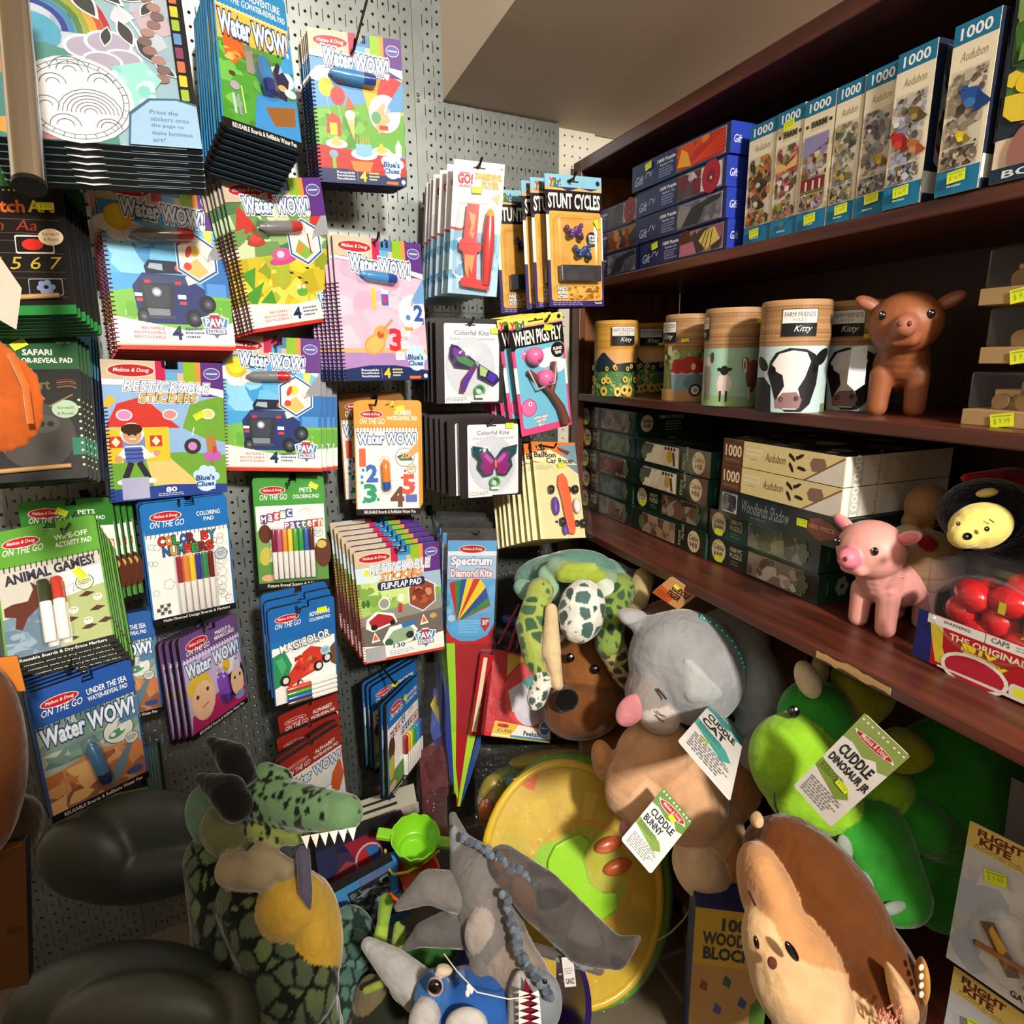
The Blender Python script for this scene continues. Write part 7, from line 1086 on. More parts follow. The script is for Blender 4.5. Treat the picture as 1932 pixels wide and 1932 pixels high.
# ================================================================ soft toys piled below the counter shelf
def worley(n, lo, hi, seed): return np.random.RandomState(seed).uniform(lo, hi, (n, 3))
def cells(seed, size, thr, pal_in, keep=None, col_line=None):
    """patches of colour parted by lines of the ground colour, as printed on the plush cloth"""
    def f(co, col):
        lo, hi = co.min(0) - .02, co.max(0) + .02; n = max(8, int(np.prod((hi - lo) / size))); P = worley(min(n, 4000), lo, hi, seed); out = col.copy(); rs = np.random.RandomState(seed + 1); C = np.array([LC(c) for c in pal_in])[rs.randint(0, len(pal_in), len(P))]
        for s in range(0, len(co), 4000):
            d = np.linalg.norm(co[s:s + 4000, None, :] - P[None], axis=2); ix = np.argsort(d, axis=1)[:, :2]; r = np.arange(len(ix)); gap = d[r, ix[:, 1]] - d[r, ix[:, 0]]
            m = gap > thr
            if keep is not None: m &= keep(co[s:s + 4000], col[s:s + 4000])
            out[s:s + 4000][m] = C[ix[m, 0]]
            if col_line is not None:
                q = (gap <= thr)
                if keep is not None: q &= keep(co[s:s + 4000], col[s:s + 4000])
                out[s:s + 4000][q] = LC(col_line)
        return out
    return f
def is_col(c): L = np.array(LC(c)); return lambda co, col: np.abs(col - L).sum(1) < .002
def multi(*fs):
    def f(co, col):
        base = col.copy(); out = col.copy()
        for g, c in fs:
            r = g(co, base); m = is_col(c)(co, base); out[m] = r[m]
        return out
    return f
def mott(pal, seed, size=.03): return cells(seed, size, -1, pal)
def line3(T, name, pts, r, c, mt='card'):
    o = T.matrix_world.translation; m = MB(); m.tube([tuple(Vector(PD(*p)) - o) for p in pts], r, c, 6); return m.build(name, mt, T, smooth=True)
def rootd(name, label, cat, px, py, d, group=None): return thing(name, label, cat, Vector(PD(px, py, d)), group)
# --- sea turtle
T = rootd('plush_turtle', 'green plush sea turtle with white spotted head draped over the brown dog', 'plush toy', 1100, 1150, 1.46)
blob('shell', [e_('#6f9a8c', 1095, 1105, 1.60, 128, 62, 60, 6), e_('#5f8a7c', 1080, 1078, 1.56, 80, 42, 46, -5), e_('#7fa894', 1000, 1118, 1.53, 36, 20, 24, 30), e_('#6a5c4c', 1175, 1120, 1.58, 60, 42, 40, -30)], T, .0055, 5, spots=lambda co, col: col * (np.random.RandomState(3).rand(1) * 0 + 1))
blob('head', [e_('#dcdcd2', 1098, 1152, 1.40, 45, 60, 44, 8), e_('#dcdcd2', 1092, 1176, 1.385, 36, 38, 34, 0)], T, .0026, 4, spots=cells(9, .030, .0058, ['#44605a', '#4c6862', '#3c5650']))
blob('neck', [c_('#92a63c', 1062, 1085, 1.45, 15, 1130, 1088, 1.45, 15), c_('#7f9a7c', 1050, 1070, 1.47, 20, 1150, 1092, 1.46, 18), c_('#8fae94', 1034, 1085, 1.48, 20, 1040, 1120, 1.47, 16), c_('#c9d4c4', 1140, 1108, 1.45, 20, 1160, 1140, 1.45, 24), c_('#9cb044', 1070, 1072, 1.45, 10, 1118, 1070, 1.45, 10)], T, .004, 4)
kk = '#98a650'
blob('flipper', [c_(kk, 1020, 1115, 1.46, 26, 1000, 1180, 1.42, 28), c_(kk, 1000, 1180, 1.42, 28, 1012, 1240, 1.40, 26), c_(kk, 1012, 1240, 1.40, 26, 1030, 1272, 1.39, 20), c_('#dcd9cc', 1026, 1278, 1.385, 20, 1012, 1318, 1.375, 19), c_('#dcd9cc', 1012, 1318, 1.375, 19, 1008, 1332, 1.37, 9), c_('#cbb48c', 1040, 1150, 1.40, 12, 1040, 1230, 1.375, 19), c_('#cbb48c', 1040, 1230, 1.375, 18, 1052, 1292, 1.37, 11)], T, .0028, 3,
     spots=multi((cells(5, .026, .0055, ['#3a5a40', '#44664a'], is_col(kk)), kk), (cells(6, .018, .0035, ['#3c5450', '#46605a'], is_col('#dcd9cc')), '#dcd9cc')))
k2 = '#a89c64'
blob('flipper', [c_('#788f42', 1170, 1110, 1.47, 30, 1150, 1165, 1.43, 32), c_('#788f42', 1150, 1165, 1.43, 30, 1150, 1215, 1.42, 28), c_(k2, 1152, 1220, 1.425, 28, 1178, 1270, 1.43, 24), c_(k2, 1178, 1270, 1.43, 24, 1205, 1312, 1.44, 12), c_('#b09c6c', 1215, 1090, 1.52, 20, 1200, 1130, 1.50, 24)], T, .003, 3,
     spots=multi((cells(15, .028, .0055, ['#2f4a34', '#3a5a3c'], is_col('#788f42')), '#788f42'), (cells(16, .028, .0055, ['#4a3c28', '#3c3424'], is_col(k2)), k2)))
# --- brown dog
T = rootd('plush_dog', 'brown plush dog with big black nose under the turtle', 'plush toy', 1095, 1310, 1.55)
blob('body', [e_('#86552a', 1118, 1262, 1.58, 78, 78, 70, 0), e_('#6f4424', 1100, 1335, 1.53, 80, 58, 66, -12), e_('#6f4424', 1070, 1330, 1.50, 40, 36, 36, 0), e_('#5c3818', 1170, 1300, 1.58, 40, 90, 40, -20), e_('#6a4222', 1200, 1400, 1.62, 110, 70, 80, 0)], T, .005, 6)
for x, y in ((1075, 1241), (1122, 1263)): bead('eye', T, x, y, 1.498 if x < 1100 else 1.487, 9, '#0c0807'); bead('eye_glint', T, x + 3, y - 3, 1.490 if x < 1100 else 1.479, 2.4, '#f2f2f2')
m = MB(); m.ell(Vector(PD(1068, 1322, 1.448)) - T.matrix_world.translation, (.030, .014, .026), '#100d0c', 22, 14, R=rotv(-30)); m.build('nose', 'fur', T, smooth=True)
# --- tiger behind
T = rootd('plush_tiger', 'orange and cream plush tiger mostly hidden under the counter shelf behind the cat', 'plush toy', 1390, 1185, 1.42)
blob('body', [e_('#c4561e', 1398, 1188, 1.40, 52, 22, 30, -20), e_('#c9874a', 1386, 1180, 1.385, 30, 10, 24, -32), e_('#7a5c48', 1300, 1160, 1.50, 90, 34, 60, 0), e_('#8a5a34', 1440, 1240, 1.52, 80, 60, 60, 0)], T, .005, 5)
# --- grey cat
T = rootd('plush_cat', 'large grey plush cat with teal dotted collar lying on top of the heap', 'plush toy', 1300, 1270, 1.33)
G1 = '#8f9092'
cat = blob('body', [e_(G1, 1300, 1258, 1.33, 98, 112, 96, -28), e_(G1, 1252, 1240, 1.33, 66, 86, 76, 10), e_('#8c8480', 1222, 1305, 1.31, 42, 60, 58, 12), e_('#b9aca6', 1240, 1350, 1.285, 44, 32, 44, 30), e_(G1, 1372, 1215, 1.40, 78, 66, 84, -30), e_(G1, 1425, 1300, 1.36, 56, 110, 70, -14), e_('#8a8c90', 1432, 1395, 1.31, 50, 62, 56, 10), c_(G1, 1180, 1165, 1.34, 12, 1225, 1185, 1.35, 24)], T, .0048, 8)
def plate(T, name, pts, d0, th, c, mt='plush', n=None, c2=None):   # padded cloth piece, outline given where it is seen
    o = T.matrix_world.translation; P = [Vector(PD(x, y, dd)) - o for x, y, dd in pts]; k = len(P); cen = sum(P, Vector()) / k; fw = Vector(_f).normalized(); m = MB()
    inn = [cen.lerp(p, .72) - fw * th * .5 for p in P]; bk = [p + fw * th * .5 for p in P]
    m.add([tuple(p) for p in P] + [tuple(p) for p in inn] + [tuple(p) for p in bk] + [tuple(cen - fw * th * .6), tuple(cen + fw * th * .6)], [(i, (i + 1) % k, k + (i + 1) % k, k + i) for i in range(k)] + [(k + i, k + (i + 1) % k, 3 * k) for i in range(k)] + [((i + 1) % k, i, 2 * k + i, 2 * k + (i + 1) % k) for i in range(k)] + [(2 * k + (i + 1) % k, 2 * k + i, 3 * k + 1) for i in range(k)], [c] * (2 * k) + [c2 or c] * (2 * k))
    ob = m.build(name, mt, T, smooth=True); s = ob.modifiers.new('s', 'SUBSURF'); s.levels = s.render_levels = 2; return ob
plate(T, 'ear', [(1284, 1240, 1.235), (1300, 1236, 1.228), (1362, 1292, 1.235), (1378, 1318, 1.245), (1330, 1330, 1.235), (1282, 1332, 1.238)], 0, .02, '#a3a5a6')
plate(T, 'ear', [(1160, 1158, 1.30), (1172, 1146, 1.30), (1215, 1150, 1.31), (1228, 1166, 1.31), (1196, 1180, 1.30), (1178, 1183, 1.295)], 0, .018, '#98999b', c2='#c9a8a4')
line3(T, 'eye_stitch', [(1240, 1299, 1.243), (1248, 1308, 1.238), (1257, 1319, 1.236)], .0022, '#17120f'); line3(T, 'mouth_stitch', [(1238, 1341, 1.238), (1246, 1348, 1.236), (1255, 1352, 1.238)], .001, '#4a3c38'); line3(T, 'mouth_stitch', [(1237, 1348, 1.238), (1245, 1357, 1.236), (1253, 1362, 1.238)], .001, '#4a3c38')
m = MB(); o = T.matrix_world.translation; cp = [(1318, 1166, 1.298), (1350, 1184, 1.290), (1376, 1210, 1.284), (1393, 1240, 1.280), (1400, 1262, 1.284)]
m.tube([tuple(Vector(PD(*p)) - o) for p in cp], .010, '#3c8a88', 10)
for i in range(22):
    t = i / 21 * 3.99; a, b = cp[int(t)], cp[int(t) + 1]; f = t - int(t); p = [a[j] + (b[j] - a[j]) * f for j in range(3)]; p[0] += (-4, 4)[i % 2]; p[1] += (3, -3)[i % 2]; m.ell(Vector(PD(p[0], p[1], p[2] - .0105)) - o, (.0018,) * 3, '#dfeeec', 8, 6)
m.build('collar', 'plush', T, smooth=True)
# --- tan bunny
T = rootd('plush_bunny', 'tan plush bunny with pink nose and pale feet under the grey cat', 'plush toy', 1260, 1500, 1.33)
B1, B2 = '#cc9f78', '#ecd2ae'
blob('body', [e_('#d0a27a', 1235, 1420, 1.33, 76, 62, 70, -20), e_(B1, 1190, 1468, 1.30, 44, 74, 40, 22), e_('#d8ae88', 1205, 1500, 1.285, 38, 60, 30, 14), e_('#c08c5c', 1138, 1435, 1.36, 22, 40, 30, -12), e_(B1, 1290, 1500, 1.34, 78, 96, 80, -28), e_(B1, 1340, 1560, 1.36, 60, 80, 60, -30), e_(B2, 1322, 1640, 1.31, 48, 66, 44, -34), e_(B2, 1362, 1696, 1.30, 30, 42, 36, -24), e_('#b5814e', 1388, 1640, 1.33, 34, 90, 40, -12), e_('#b08258', 1360, 1470, 1.40, 80, 90, 60, 0)], T, .0048, 7)
m = MB(); m.ell(Vector(PD(1190, 1340, 1.268)) - T.matrix_world.translation, (.026, .014, .036), '#c07c80', 20, 14, R=rotv(38)); m.build('ear_tip', 'plush', T, smooth=True)
m = MB(); m.ell(Vector(PD(1177, 1562, 1.262)) - T.matrix_world.translation, (.010, .008, .016), '#c08a94', 14, 10); m.build('nose', 'plush', T, smooth=True)
# --- green dinosaur
T = rootd('plush_dinosaur', 'bright green plush dinosaur with cream horn and lime face', 'plush toy', 1560, 1450, 1.15)
DG, DL, DY = '#2f8a2a', '#86b828', '#8a8c22'
blob('body', [e_(DG, 1540, 1355, 1.17, 70, 74, 70, 0), e_(DL, 1500, 1440, 1.13, 84, 96, 70, -24), e_(DL, 1535, 1510, 1.12, 90, 58, 66, 12), e_(DL, 1640, 1500, 1.16, 80, 50, 60, -24), e_(DG, 1800, 1500, 1.20, 140, 150, 90, 0), c_(DG, 1650, 1580, 1.10, 66, 1700, 1690, 1.09, 54), c_(DG, 1740, 1560, 1.12, 50, 1800, 1600, 1.14, 40), e_(DG, 1790, 1650, 1.16, 96, 110, 60, 0), c_(DG, 1600, 1570, 1.09, 34, 1690, 1700, 1.075, 46)], T, .0052, 7)
plate(T, 'frill_spike', [(1562, 1270, 1.17), (1590, 1250, 1.18), (1680, 1300, 1.19), (1700, 1316, 1.19), (1660, 1370, 1.17), (1610, 1390, 1.15)], 0, .06, DY)
plate(T, 'frill_spike', [(1660, 1380, 1.13), (1720, 1368, 1.12), (1766, 1412, 1.11), (1762, 1440, 1.11), (1710, 1470, 1.11), (1660, 1450, 1.12)], 0, .05, DY)
m = MB(); o = T.matrix_world.translation
m.ell(Vector(PD(1524, 1282, 1.10)) - o, (.020, .020, .034), '#c9b898', 20, 14, R=rotv(-22)); m.build('horn', 'plush', T, smooth=True)
m = MB(); m.ell(Vector(PD(1548, 1262, 1.17)) - o, (.014, .014, .026), '#8a7a54', 16, 12, R=rotv(-10)); m.build('horn', 'plush', T, smooth=True)
bead('eye', T, 1497, 1343, 1.103, 12, '#0a0f0a'); bead('eye_glint', T, 1502, 1338, 1.093, 3, '#eee')
line3(T, 'mouth_stitch', [(1461, 1496, 1.058), (1463, 1520, 1.054), (1470, 1538, 1.058), (1478, 1552, 1.064)], .0018, '#10180c')
for q in ((1594, 1600, 1.065, 14, 26, -14), (1634, 1668, 1.045, 13, 26, -22), (1684, 1713, 1.038, 26, 12, -16)): m = MB(); e = e_('#8a9488', *q[:3], q[3], q[4], 8, q[5]); m.ell(Vector(e[2]) - o, e[3], '#8a9488', 18, 12, R=e[4]); m.build('toe', 'plush', T, smooth=True)
# --- big brown sloth
T = rootd('plush_hedgehog', 'large brown plush with tan face looking left, front right of the heap', 'plush toy', 1560, 1760, 1.0)
H1, H2, H3 = '#5e3414', '#c08c5c', '#d3ae80'
blob('body', [e_(H1, 1556, 1700, 1.02, 92, 186, 100, -36), e_(H1, 1470, 1612, 1.04, 66, 66, 74, 0), e_(H1, 1640, 1830, 1.0, 84, 120, 100, -24), e_(H2, 1452, 1700, .985, 50, 110, 84, -16), e_(H2, 1510, 1800, .955, 60, 120, 84, -34), e_(H3, 1510, 1860, .935, 84, 116, 84, -34), e_(H3, 1450, 1800, .945, 44, 90, 60, -14), e_(H3, 1570, 1950, .95, 110, 90, 90, 0)], T, .0045, 6)
m = MB(); o = T.matrix_world.translation
plate(T, 'ear', [(1670, 1818, .90), (1682, 1816, .895), (1716, 1862, .90), (1736, 1900, .91), (1732, 1940, .92), (1700, 1944, .91), (1686, 1900, .9)], 0, .03, '#c9a074')
plate(T, 'ear', [(1414, 1556, 1.0), (1420, 1536, 1.0), (1436, 1530, 1.0), (1444, 1550, 1.0), (1430, 1566, 1.0)], 0, .02, '#c9a474')
for q, nm_ in (((1494, 1795, .871, 8, 22, 32), 'eye'), ((1427, 1778, .888, 5, 13, 12), 'eye'), ((1457, 1817, .878, 9, 12, 10), 'nose')): m = MB(); e = e_('#120b07', *q[:3], q[3], q[4], 7, -q[5]); m.ell(Vector(e[2]) - o, e[3], '#120b07' if nm_ == 'eye' else '#5a2c20', 16, 12, R=e[4]); m.build(nm_, 'gloss' if nm_ == 'eye' else 'plush', T, smooth=True)
line3(T, 'brow_stitch', [(1412, 1680, .905), (1418, 1694, .898), (1425, 1708, .896)], .0016, '#1c0f08')
m = MB()
rd = random.Random(5)
for i in range(40): x, y = rd.uniform(1655, 1700), rd.uniform(1900, 1945); p = Vector(PD(x, y, .88)) - o; m.tube([tuple(p), tuple(p + Vector((rd.uniform(-.006, .006), rd.uniform(-.004, .004), rd.uniform(.004, .012))))], .0012, rd.choice(['#c4786a', '#b5665a', '#d89a8a']), 5)
m.build('scarf_fringe', 'plush', T)
m = MB(); e = e_('#c9924c', 1740, 1850, .93, 9, 44, 20, 0); m.ell(Vector(e[2]) - o, e[3], '#b5803c', 14, 12, R=e[4]); [m.ell(Vector(PD(1738, 1825 + i * 17, .913)) - o, (.005, .003, .005), '#e6dccb', 10, 8) for i in range(4)]; m.build('dotted_bow', 'plush', T, smooth=True)
# --- hang tags on the plush
def tagcard(label, c4, Y, art, rx=.1, rz=-.5, **k):
    M, W, H = pose(c4, Y, rx, rz, .25, .25); T = thing('hang_tag', label, 'hang tag', M, 'card hang tags on the plush toys'); cover(T, W, H, .0012, art, '#e3e0dc', notch=False, r=.005, name='tag_card', side='#ccc', material='card'); sticker(T, W, H, *k['st'], yy=-.0032); return T
def a_tag(l1, l2, c, c2, rot=-12, big=True):
    def A(a):
        a.pg([(0, 0), (100, 0), (100, 26), (84, 30), (70, 24), (50, 30), (20, 26), (0, 28)], c); [a.E(6 + (i * 17) % 92, 4 + (i * 11) % 22, 2.4, None, '#e9efdf') for i in range(18)]; a.E(50, 15, 40, 10, '#efe4d8', -4); a.E(50, 15, 38, 8.6, RED, -4); a.T('Melissa & Doug', 22, 12, 78, 18, '#f4e8e0', .01, rot=4, sh=.3)
        a.T(l1, 12, 31, 82, 41, '#1a1a18', .03); a.T(l2, 8, 44.5, 96 if len(l2) > 6 else 62, 54.5, '#1a1a18', .03); a.pg([(0, 56), (70, 60), (86, 68), (70, 76), (0, 66)], c2); a.lines(6, 58, 60, 66, 4, '#3a4a2a'); a.lines(10, 76, 86, 96, 7, '#8a8a88')
    return A
tagcard('white and teal card tag lying on the grey plush cat', [(1338, 1329), (1411, 1380), (1373, 1515), (1282, 1395)], .67, a_tag('CUDDLE', 'CAT', '#3f9a98', '#4aa8a6'), st=(30, 74, .016, 0))
tagcard('large white and green card tag on the green plush dinosaur', [(1629, 1347), (1721, 1425), (1564, 1562), (1502, 1480)], .485, a_tag('CUDDLE', 'DINOSAUR JR', '#8a9c50', '#7f9c34'), st=(62, 62, .019, 5))
tagcard('white and green card tag hanging below the tan bunny', [(1251, 1488), (1307, 1546), (1226, 1652), (1172, 1581)], .76, a_tag('CUDDLE', 'BUNNY', '#6a8c40', '#7a9c3c'), st=(58, 22, .016, 8))
tagcard('small orange card tag under the counter shelf edge', [(1262, 1084), (1322, 1124), (1274, 1147), (1236, 1120)], .95, lambda a: (a.R(0, 0, 100, 100, '#c08a54'), a.pg([(0, 50), (60, 62), (60, 100), (0, 100)], '#b85418'), a.T('CUDDLE', 30, 22, 90, 44, '#1c120c', .05), a.T('TIGER', 30, 50, 76, 72, '#1c120c', .05), a.lines(4, 70, 50, 96, 4, '#7a3414')), st=(36, 22, .014, 10))
# --- bee, teddy and red plush on the counter shelf
T = rootd('plush_bee', 'round bee plush with cream face and fluffy black hood above the tub', 'plush toy', 1862, 985, .93)
blob('body', [e_('#15151c', 1868, 972, .95, 88, 70, 80, 10), e_('#15151c', 1905, 1000, .95, 60, 62, 70, 0)], T, .004, 2, 'fur')
blob('face', [e_('#d6c46c', 1850, 992, .885, 58, 44, 40, -14), e_('#d6c46c', 1820, 1010, .875, 30, 26, 26, 0)], T, .003, 4)
for q in ((1862, 998, .842, 5), (1808, 988, .846, 4)): bead('eye', T, *q[:3], q[3], '#2c1c10')
m = MB(); m.ell(Vector(PD(1825, 1012, .838)) - T.matrix_world.translation, (.0075, .005, .0052), '#0f0b09', 16, 12); m.build('nose', 'gloss', T, smooth=True)
line3(T, 'brow_stitch', [(1867, 980, .85), (1875, 986, .85)], .0008, '#4a3820'); line3(T, 'brow_stitch', [(1806, 974, .85), (1811, 970, .85)], .0008, '#4a3820')
blob('wing', [e_('#d0bf64', 1862, 930, .90, 20, 9, 16, -10), e_('#cfc07a', 1905, 945, .93, 16, 40, 22, -30)], T, .003, 3)
T = rootd('plush_red', 'red plush half out of frame behind the bee', 'plush toy', 1900, 920, 1.0); blob('body', [e_('#8f1626', 1905, 925, 1.0, 50, 44, 50, 0), c_('#a8202f', 1822, 902, .97, 10, 1880, 898, .97, 14), c_('#7a1020', 1868, 925, .95, 8, 1895, 945, .95, 8)], T, .004, 4)
T = rootd('plush_teddy', 'beige plush teddy in shade behind the pink pig and bee', 'plush toy', 1745, 985, 1.10); blob('body', [e_('#96724c', 1752, 955, 1.08, 42, 42, 40, 0), e_('#a89478', 1712, 1015, 1.06, 30, 26, 30, 0), e_('#9c8464', 1755, 1060, 1.06, 60, 60, 50, 0), e_('#8a1c1c', 1752, 1026, 1.03, 20, 14, 12, 60), e_('#96724c', 1722, 985, 1.09, 20, 20, 20, 0)], T, .004, 4); bead('eye', T, 1764, 986, 1.035, 5, '#4a2c14')
# ================================================================ bin of puppets, beach toys and boxes low in the corner
bc = PD(905, 1835, 1.28); bc = Vector(bc); T = thing('toy_bin', 'round purple plastic bin holding plush dragons', 'bin', (bc.x, bc.y, 0)); rz_ = bc.z - .06
m = MB(); R1 = .215
m.lathe([(.17, .0), (R1 - .004, rz_ - .012), (R1 + .006, rz_ - .010), (R1 + .008, rz_), (R1 - .004, rz_ + .002), (R1 - .008, rz_ - .010), (.162, .012), (.001, .012)], ['#2c1c5e'], 48); m.build('bin_wall', 'plastic', T, smooth=True)
# --- grey plush dragon puppet
T = rootd('plush_dragon', 'grey plush winged dragon lying head down over the purple bin', 'plush toy', 940, 1740, 1.2)
GA, GB, GC = '#6e6a66', '#8a7e74', '#a7a5a2'
blob('body', [c_(GA, 854, 1538, 1.30, 8, 868, 1590, 1.27, 20), c_(GA, 868, 1590, 1.27, 20, 900, 1650, 1.23, 52), c_(GA, 905, 1660, 1.23, 56, 935, 1770, 1.20, 62), c_(GB, 935, 1770, 1.20, 56, 990, 1850, 1.15, 50), e_('#7c848a', 1015, 1895, 1.11, 46, 62, 40, 10), e_(GC, 978, 1900, 1.10, 22, 70, 26, 4), e_('#9a8f86', 905, 1760, 1.16, 30, 44, 18, 8), c_(GA, 905, 1820, 1.16, 22, 905, 1866, 1.12, 13), c_(GC, 930, 1830, 1.15, 14, 965, 1848, 1.14, 18),
     e_('#7b8085', 862, 1600, 1.25, 14, 46, 12, -8)], T, .0045, 5, spots=lambda co, col: col * (.75 + .5 * np.random.RandomState(2).rand(len(co))[:, None] * 0 + .25))
blob('wing', [c_('#4d4744', 950, 1630, 1.21, 34, 1020, 1692, 1.19, 48), c_('#4d4744', 1020, 1692, 1.19, 48, 1100, 1768, 1.17, 46), c_('#4a4644', 1100, 1768, 1.17, 46, 1160, 1798, 1.16, 28), c_('#4a4644', 1160, 1798, 1.16, 28, 1206, 1770, 1.16, 6), c_('#8b8988', 1010, 1790, 1.18, 10, 1130, 1828, 1.17, 12)], T, .004, 4, spots=cells(33, .05, .004, ['#4a4644', '#5c4c44', '#54504e', '#3c3a3a', '#6a5a50'], None))
blob('wing', [c_(GA, 900, 1690, 1.22, 40, 810, 1672, 1.21, 30), c_(GA, 810, 1672, 1.21, 30, 750, 1712, 1.20, 8), c_('#5c5a58', 880, 1745, 1.22, 40, 800, 1762, 1.21, 22), c_('#5c5a58', 800, 1762, 1.21, 20, 762, 1790, 1.2, 6)], T, .004, 4)
m = MB(); o = T.matrix_world.translation; rd = random.Random(8)
for path in ([(875, 1580, 1.215), (930, 1610, 1.195), (985, 1650, 1.175), (1040, 1705, 1.155), (1090, 1762, 1.14)], [(950, 1682, 1.15), (968, 1750, 1.13), (982, 1800, 1.105), (1010, 1840, 1.08), (1040, 1880, 1.07)]):
    for i in range(44):
        t = i / 43 * (len(path) - 1.001); a, b = path[int(t)], path[int(t) + 1]; f = t - int(t); p = [a[j] + (b[j] - a[j]) * f for j in range(3)]
        m.ell(Vector(PD(p[0] + rd.uniform(-5, 5), p[1] + rd.uniform(-5, 5), p[2])) - o, [.0055 + rd.random() * .003] * 3, rd.choice(['#5a6672', '#4c5662', '#6a7682']), 8, 6)
m.build('back_ridge', 'fur', T, smooth=True)
m = MB(); P = lambda x, y, d=1.062: tuple(Vector(PD(x, y, d)) - o)
m.add([P(990, 1845, 1.075), P(1010, 1880), P(1022, 1940), P(985, 1940), P(988, 1890)], [(0, 4, 3, 2, 1)], '#6a1226'); m.build('mouth', 'plush', T)
for i in range(6): m = MB(); y = 1868 + i * 13; m.add([P(985 - 6, y, 1.055), P(985 - 6, y + 13, 1.055), P(999, y + 6, 1.05)], [(0, 1, 2)], '#eceae6'); m.add([P(1016 + i, y, 1.055), P(1018 + i, y + 13, 1.055), P(1002, y + 7, 1.05)], [(2, 1, 0)], '#eceae6'); m.build('tooth', 'card', T)
bead('eye', T, 1028, 1852, 1.072, 5, '#0c0c0e')
flat('care_label', [(1058, 1806), (1082, 1804), (1086, 1860), (1067, 1862)], .78, lambda a: (a.R(0, 0, 100, 100, '#e2e1df'), a.lines(14, 36, 86, 60, 3, '#999'), a.T('GANZ', 14, 72, 86, 90, '#222', .03)), 'white sewn care label on the grey dragon wing', 'label', '#e2e1df', .0006, r=.001, rz=-.4)
# --- blue puppet
T = rootd('plush_whale', 'blue plush puppet with grey ear and glossy black eye at the bottom of the frame', 'plush toy', 860, 1900, 1.12)
blob('body', [e_('#26559c', 880, 1905, 1.13, 90, 66, 80, -10), e_('#26559c', 950, 1930, 1.14, 90, 60, 70, 0), e_('#2f66a4', 812, 1880, 1.10, 34, 44, 50, 20), e_('#a8a6a4', 800, 1925, 1.06, 30, 40, 24, 10), e_('#b4b2ae', 880, 1935, 1.05, 42, 34, 20, 0), e_('#c2ae94', 838, 1830, 1.10, 18, 9, 14, 10), e_('#4c6c94', 868, 1840, 1.11, 10, 12, 10, 20)], T, .004, 5)
blob('ear', [c_('#9b9b98', 694, 1782, 1.16, 14, 742, 1822, 1.14, 30), c_('#9b9b98', 742, 1822, 1.14, 30, 790, 1868, 1.13, 38), e_('#9b9b98', 766, 1860, 1.14, 34, 46, 12, -30)], T, .004, 5)
bead('eye', T, 821, 1862, 1.035, 13, '#0a0808'); m = MB(); m.tube([tuple(Vector(PD(821 + 14 * math.cos(t), 1862 + 17 * math.sin(t), 1.045)) - T.matrix_world.translation) for t in [i * .42 for i in range(15)]], .0016, '#b98c7c', 6, closed=True); m.build('eye_rim', 'plush', T, smooth=True)
line3(T, 'string', [(838, 1800, 1.1), (862, 1832, 1.07), (900, 1872, 1.05), (960, 1885, 1.05), (1000, 1880, 1.06)], .001, '#e0d8c8')
m = MB(); o = T.matrix_world.translation; [m.ell(Vector(PD(884 + dx, 1868 + dy, 1.04)) - o, (.004, .004, .007), '#e6e2da', 10, 8) for dx, dy in ((0, -5), (5, 0), (-2, 6))]; m.build('string_knot', 'card', T, smooth=True)
# --- lime and green puppets in the bin
T = rootd('plush_frog', 'lime green plush hands poking out left of the grey dragon', 'plush toy', 730, 1760, 1.28); blob('body', [c_('#7a9c34', 728, 1700, 1.30, 14, 722, 1745, 1.28, 12), c_('#8fae3c', 722, 1745, 1.28, 12, 708, 1775, 1.26, 6), c_('#8fae3c', 722, 1745, 1.28, 12, 724, 1782, 1.26, 6), c_('#7a9440', 750, 1745, 1.27, 7, 745, 1790, 1.26, 9), c_('#7a9440', 760, 1752, 1.27, 6, 757, 1790, 1.26, 8), e_('#2c5424', 790, 1800, 1.30, 80, 34, 40, -10), c_('#8a9c3c', 690, 1868, 1.2, 7, 722, 1855, 1.2, 8)], T, .0035, 3)
T = rootd('plush_lizard', 'teal scaly plush lizard between the green dragon and the bin', 'plush toy', 660, 1800, 1.30); blob('body', [e_('#4a6a5c', 665, 1790, 1.32, 50, 80, 50, -10), e_('#46645a', 650, 1880, 1.28, 50, 70, 50, 0), e_('#6a5e44', 700, 1900, 1.24, 34, 60, 30, 0), e_('#26281e', 720, 1920, 1.24, 60, 50, 40, 0)], T, .004, 4, spots=multi((cells(41, .028, .004, ['#4a6a5c', '#527468', '#3f5e52'], is_col('#4a6a5c'), '#1c2c26'), '#4a6a5c'), (cells(42, .028, .004, ['#46645a', '#527468'], is_col('#46645a'), '#1c2c26'), '#46645a')))
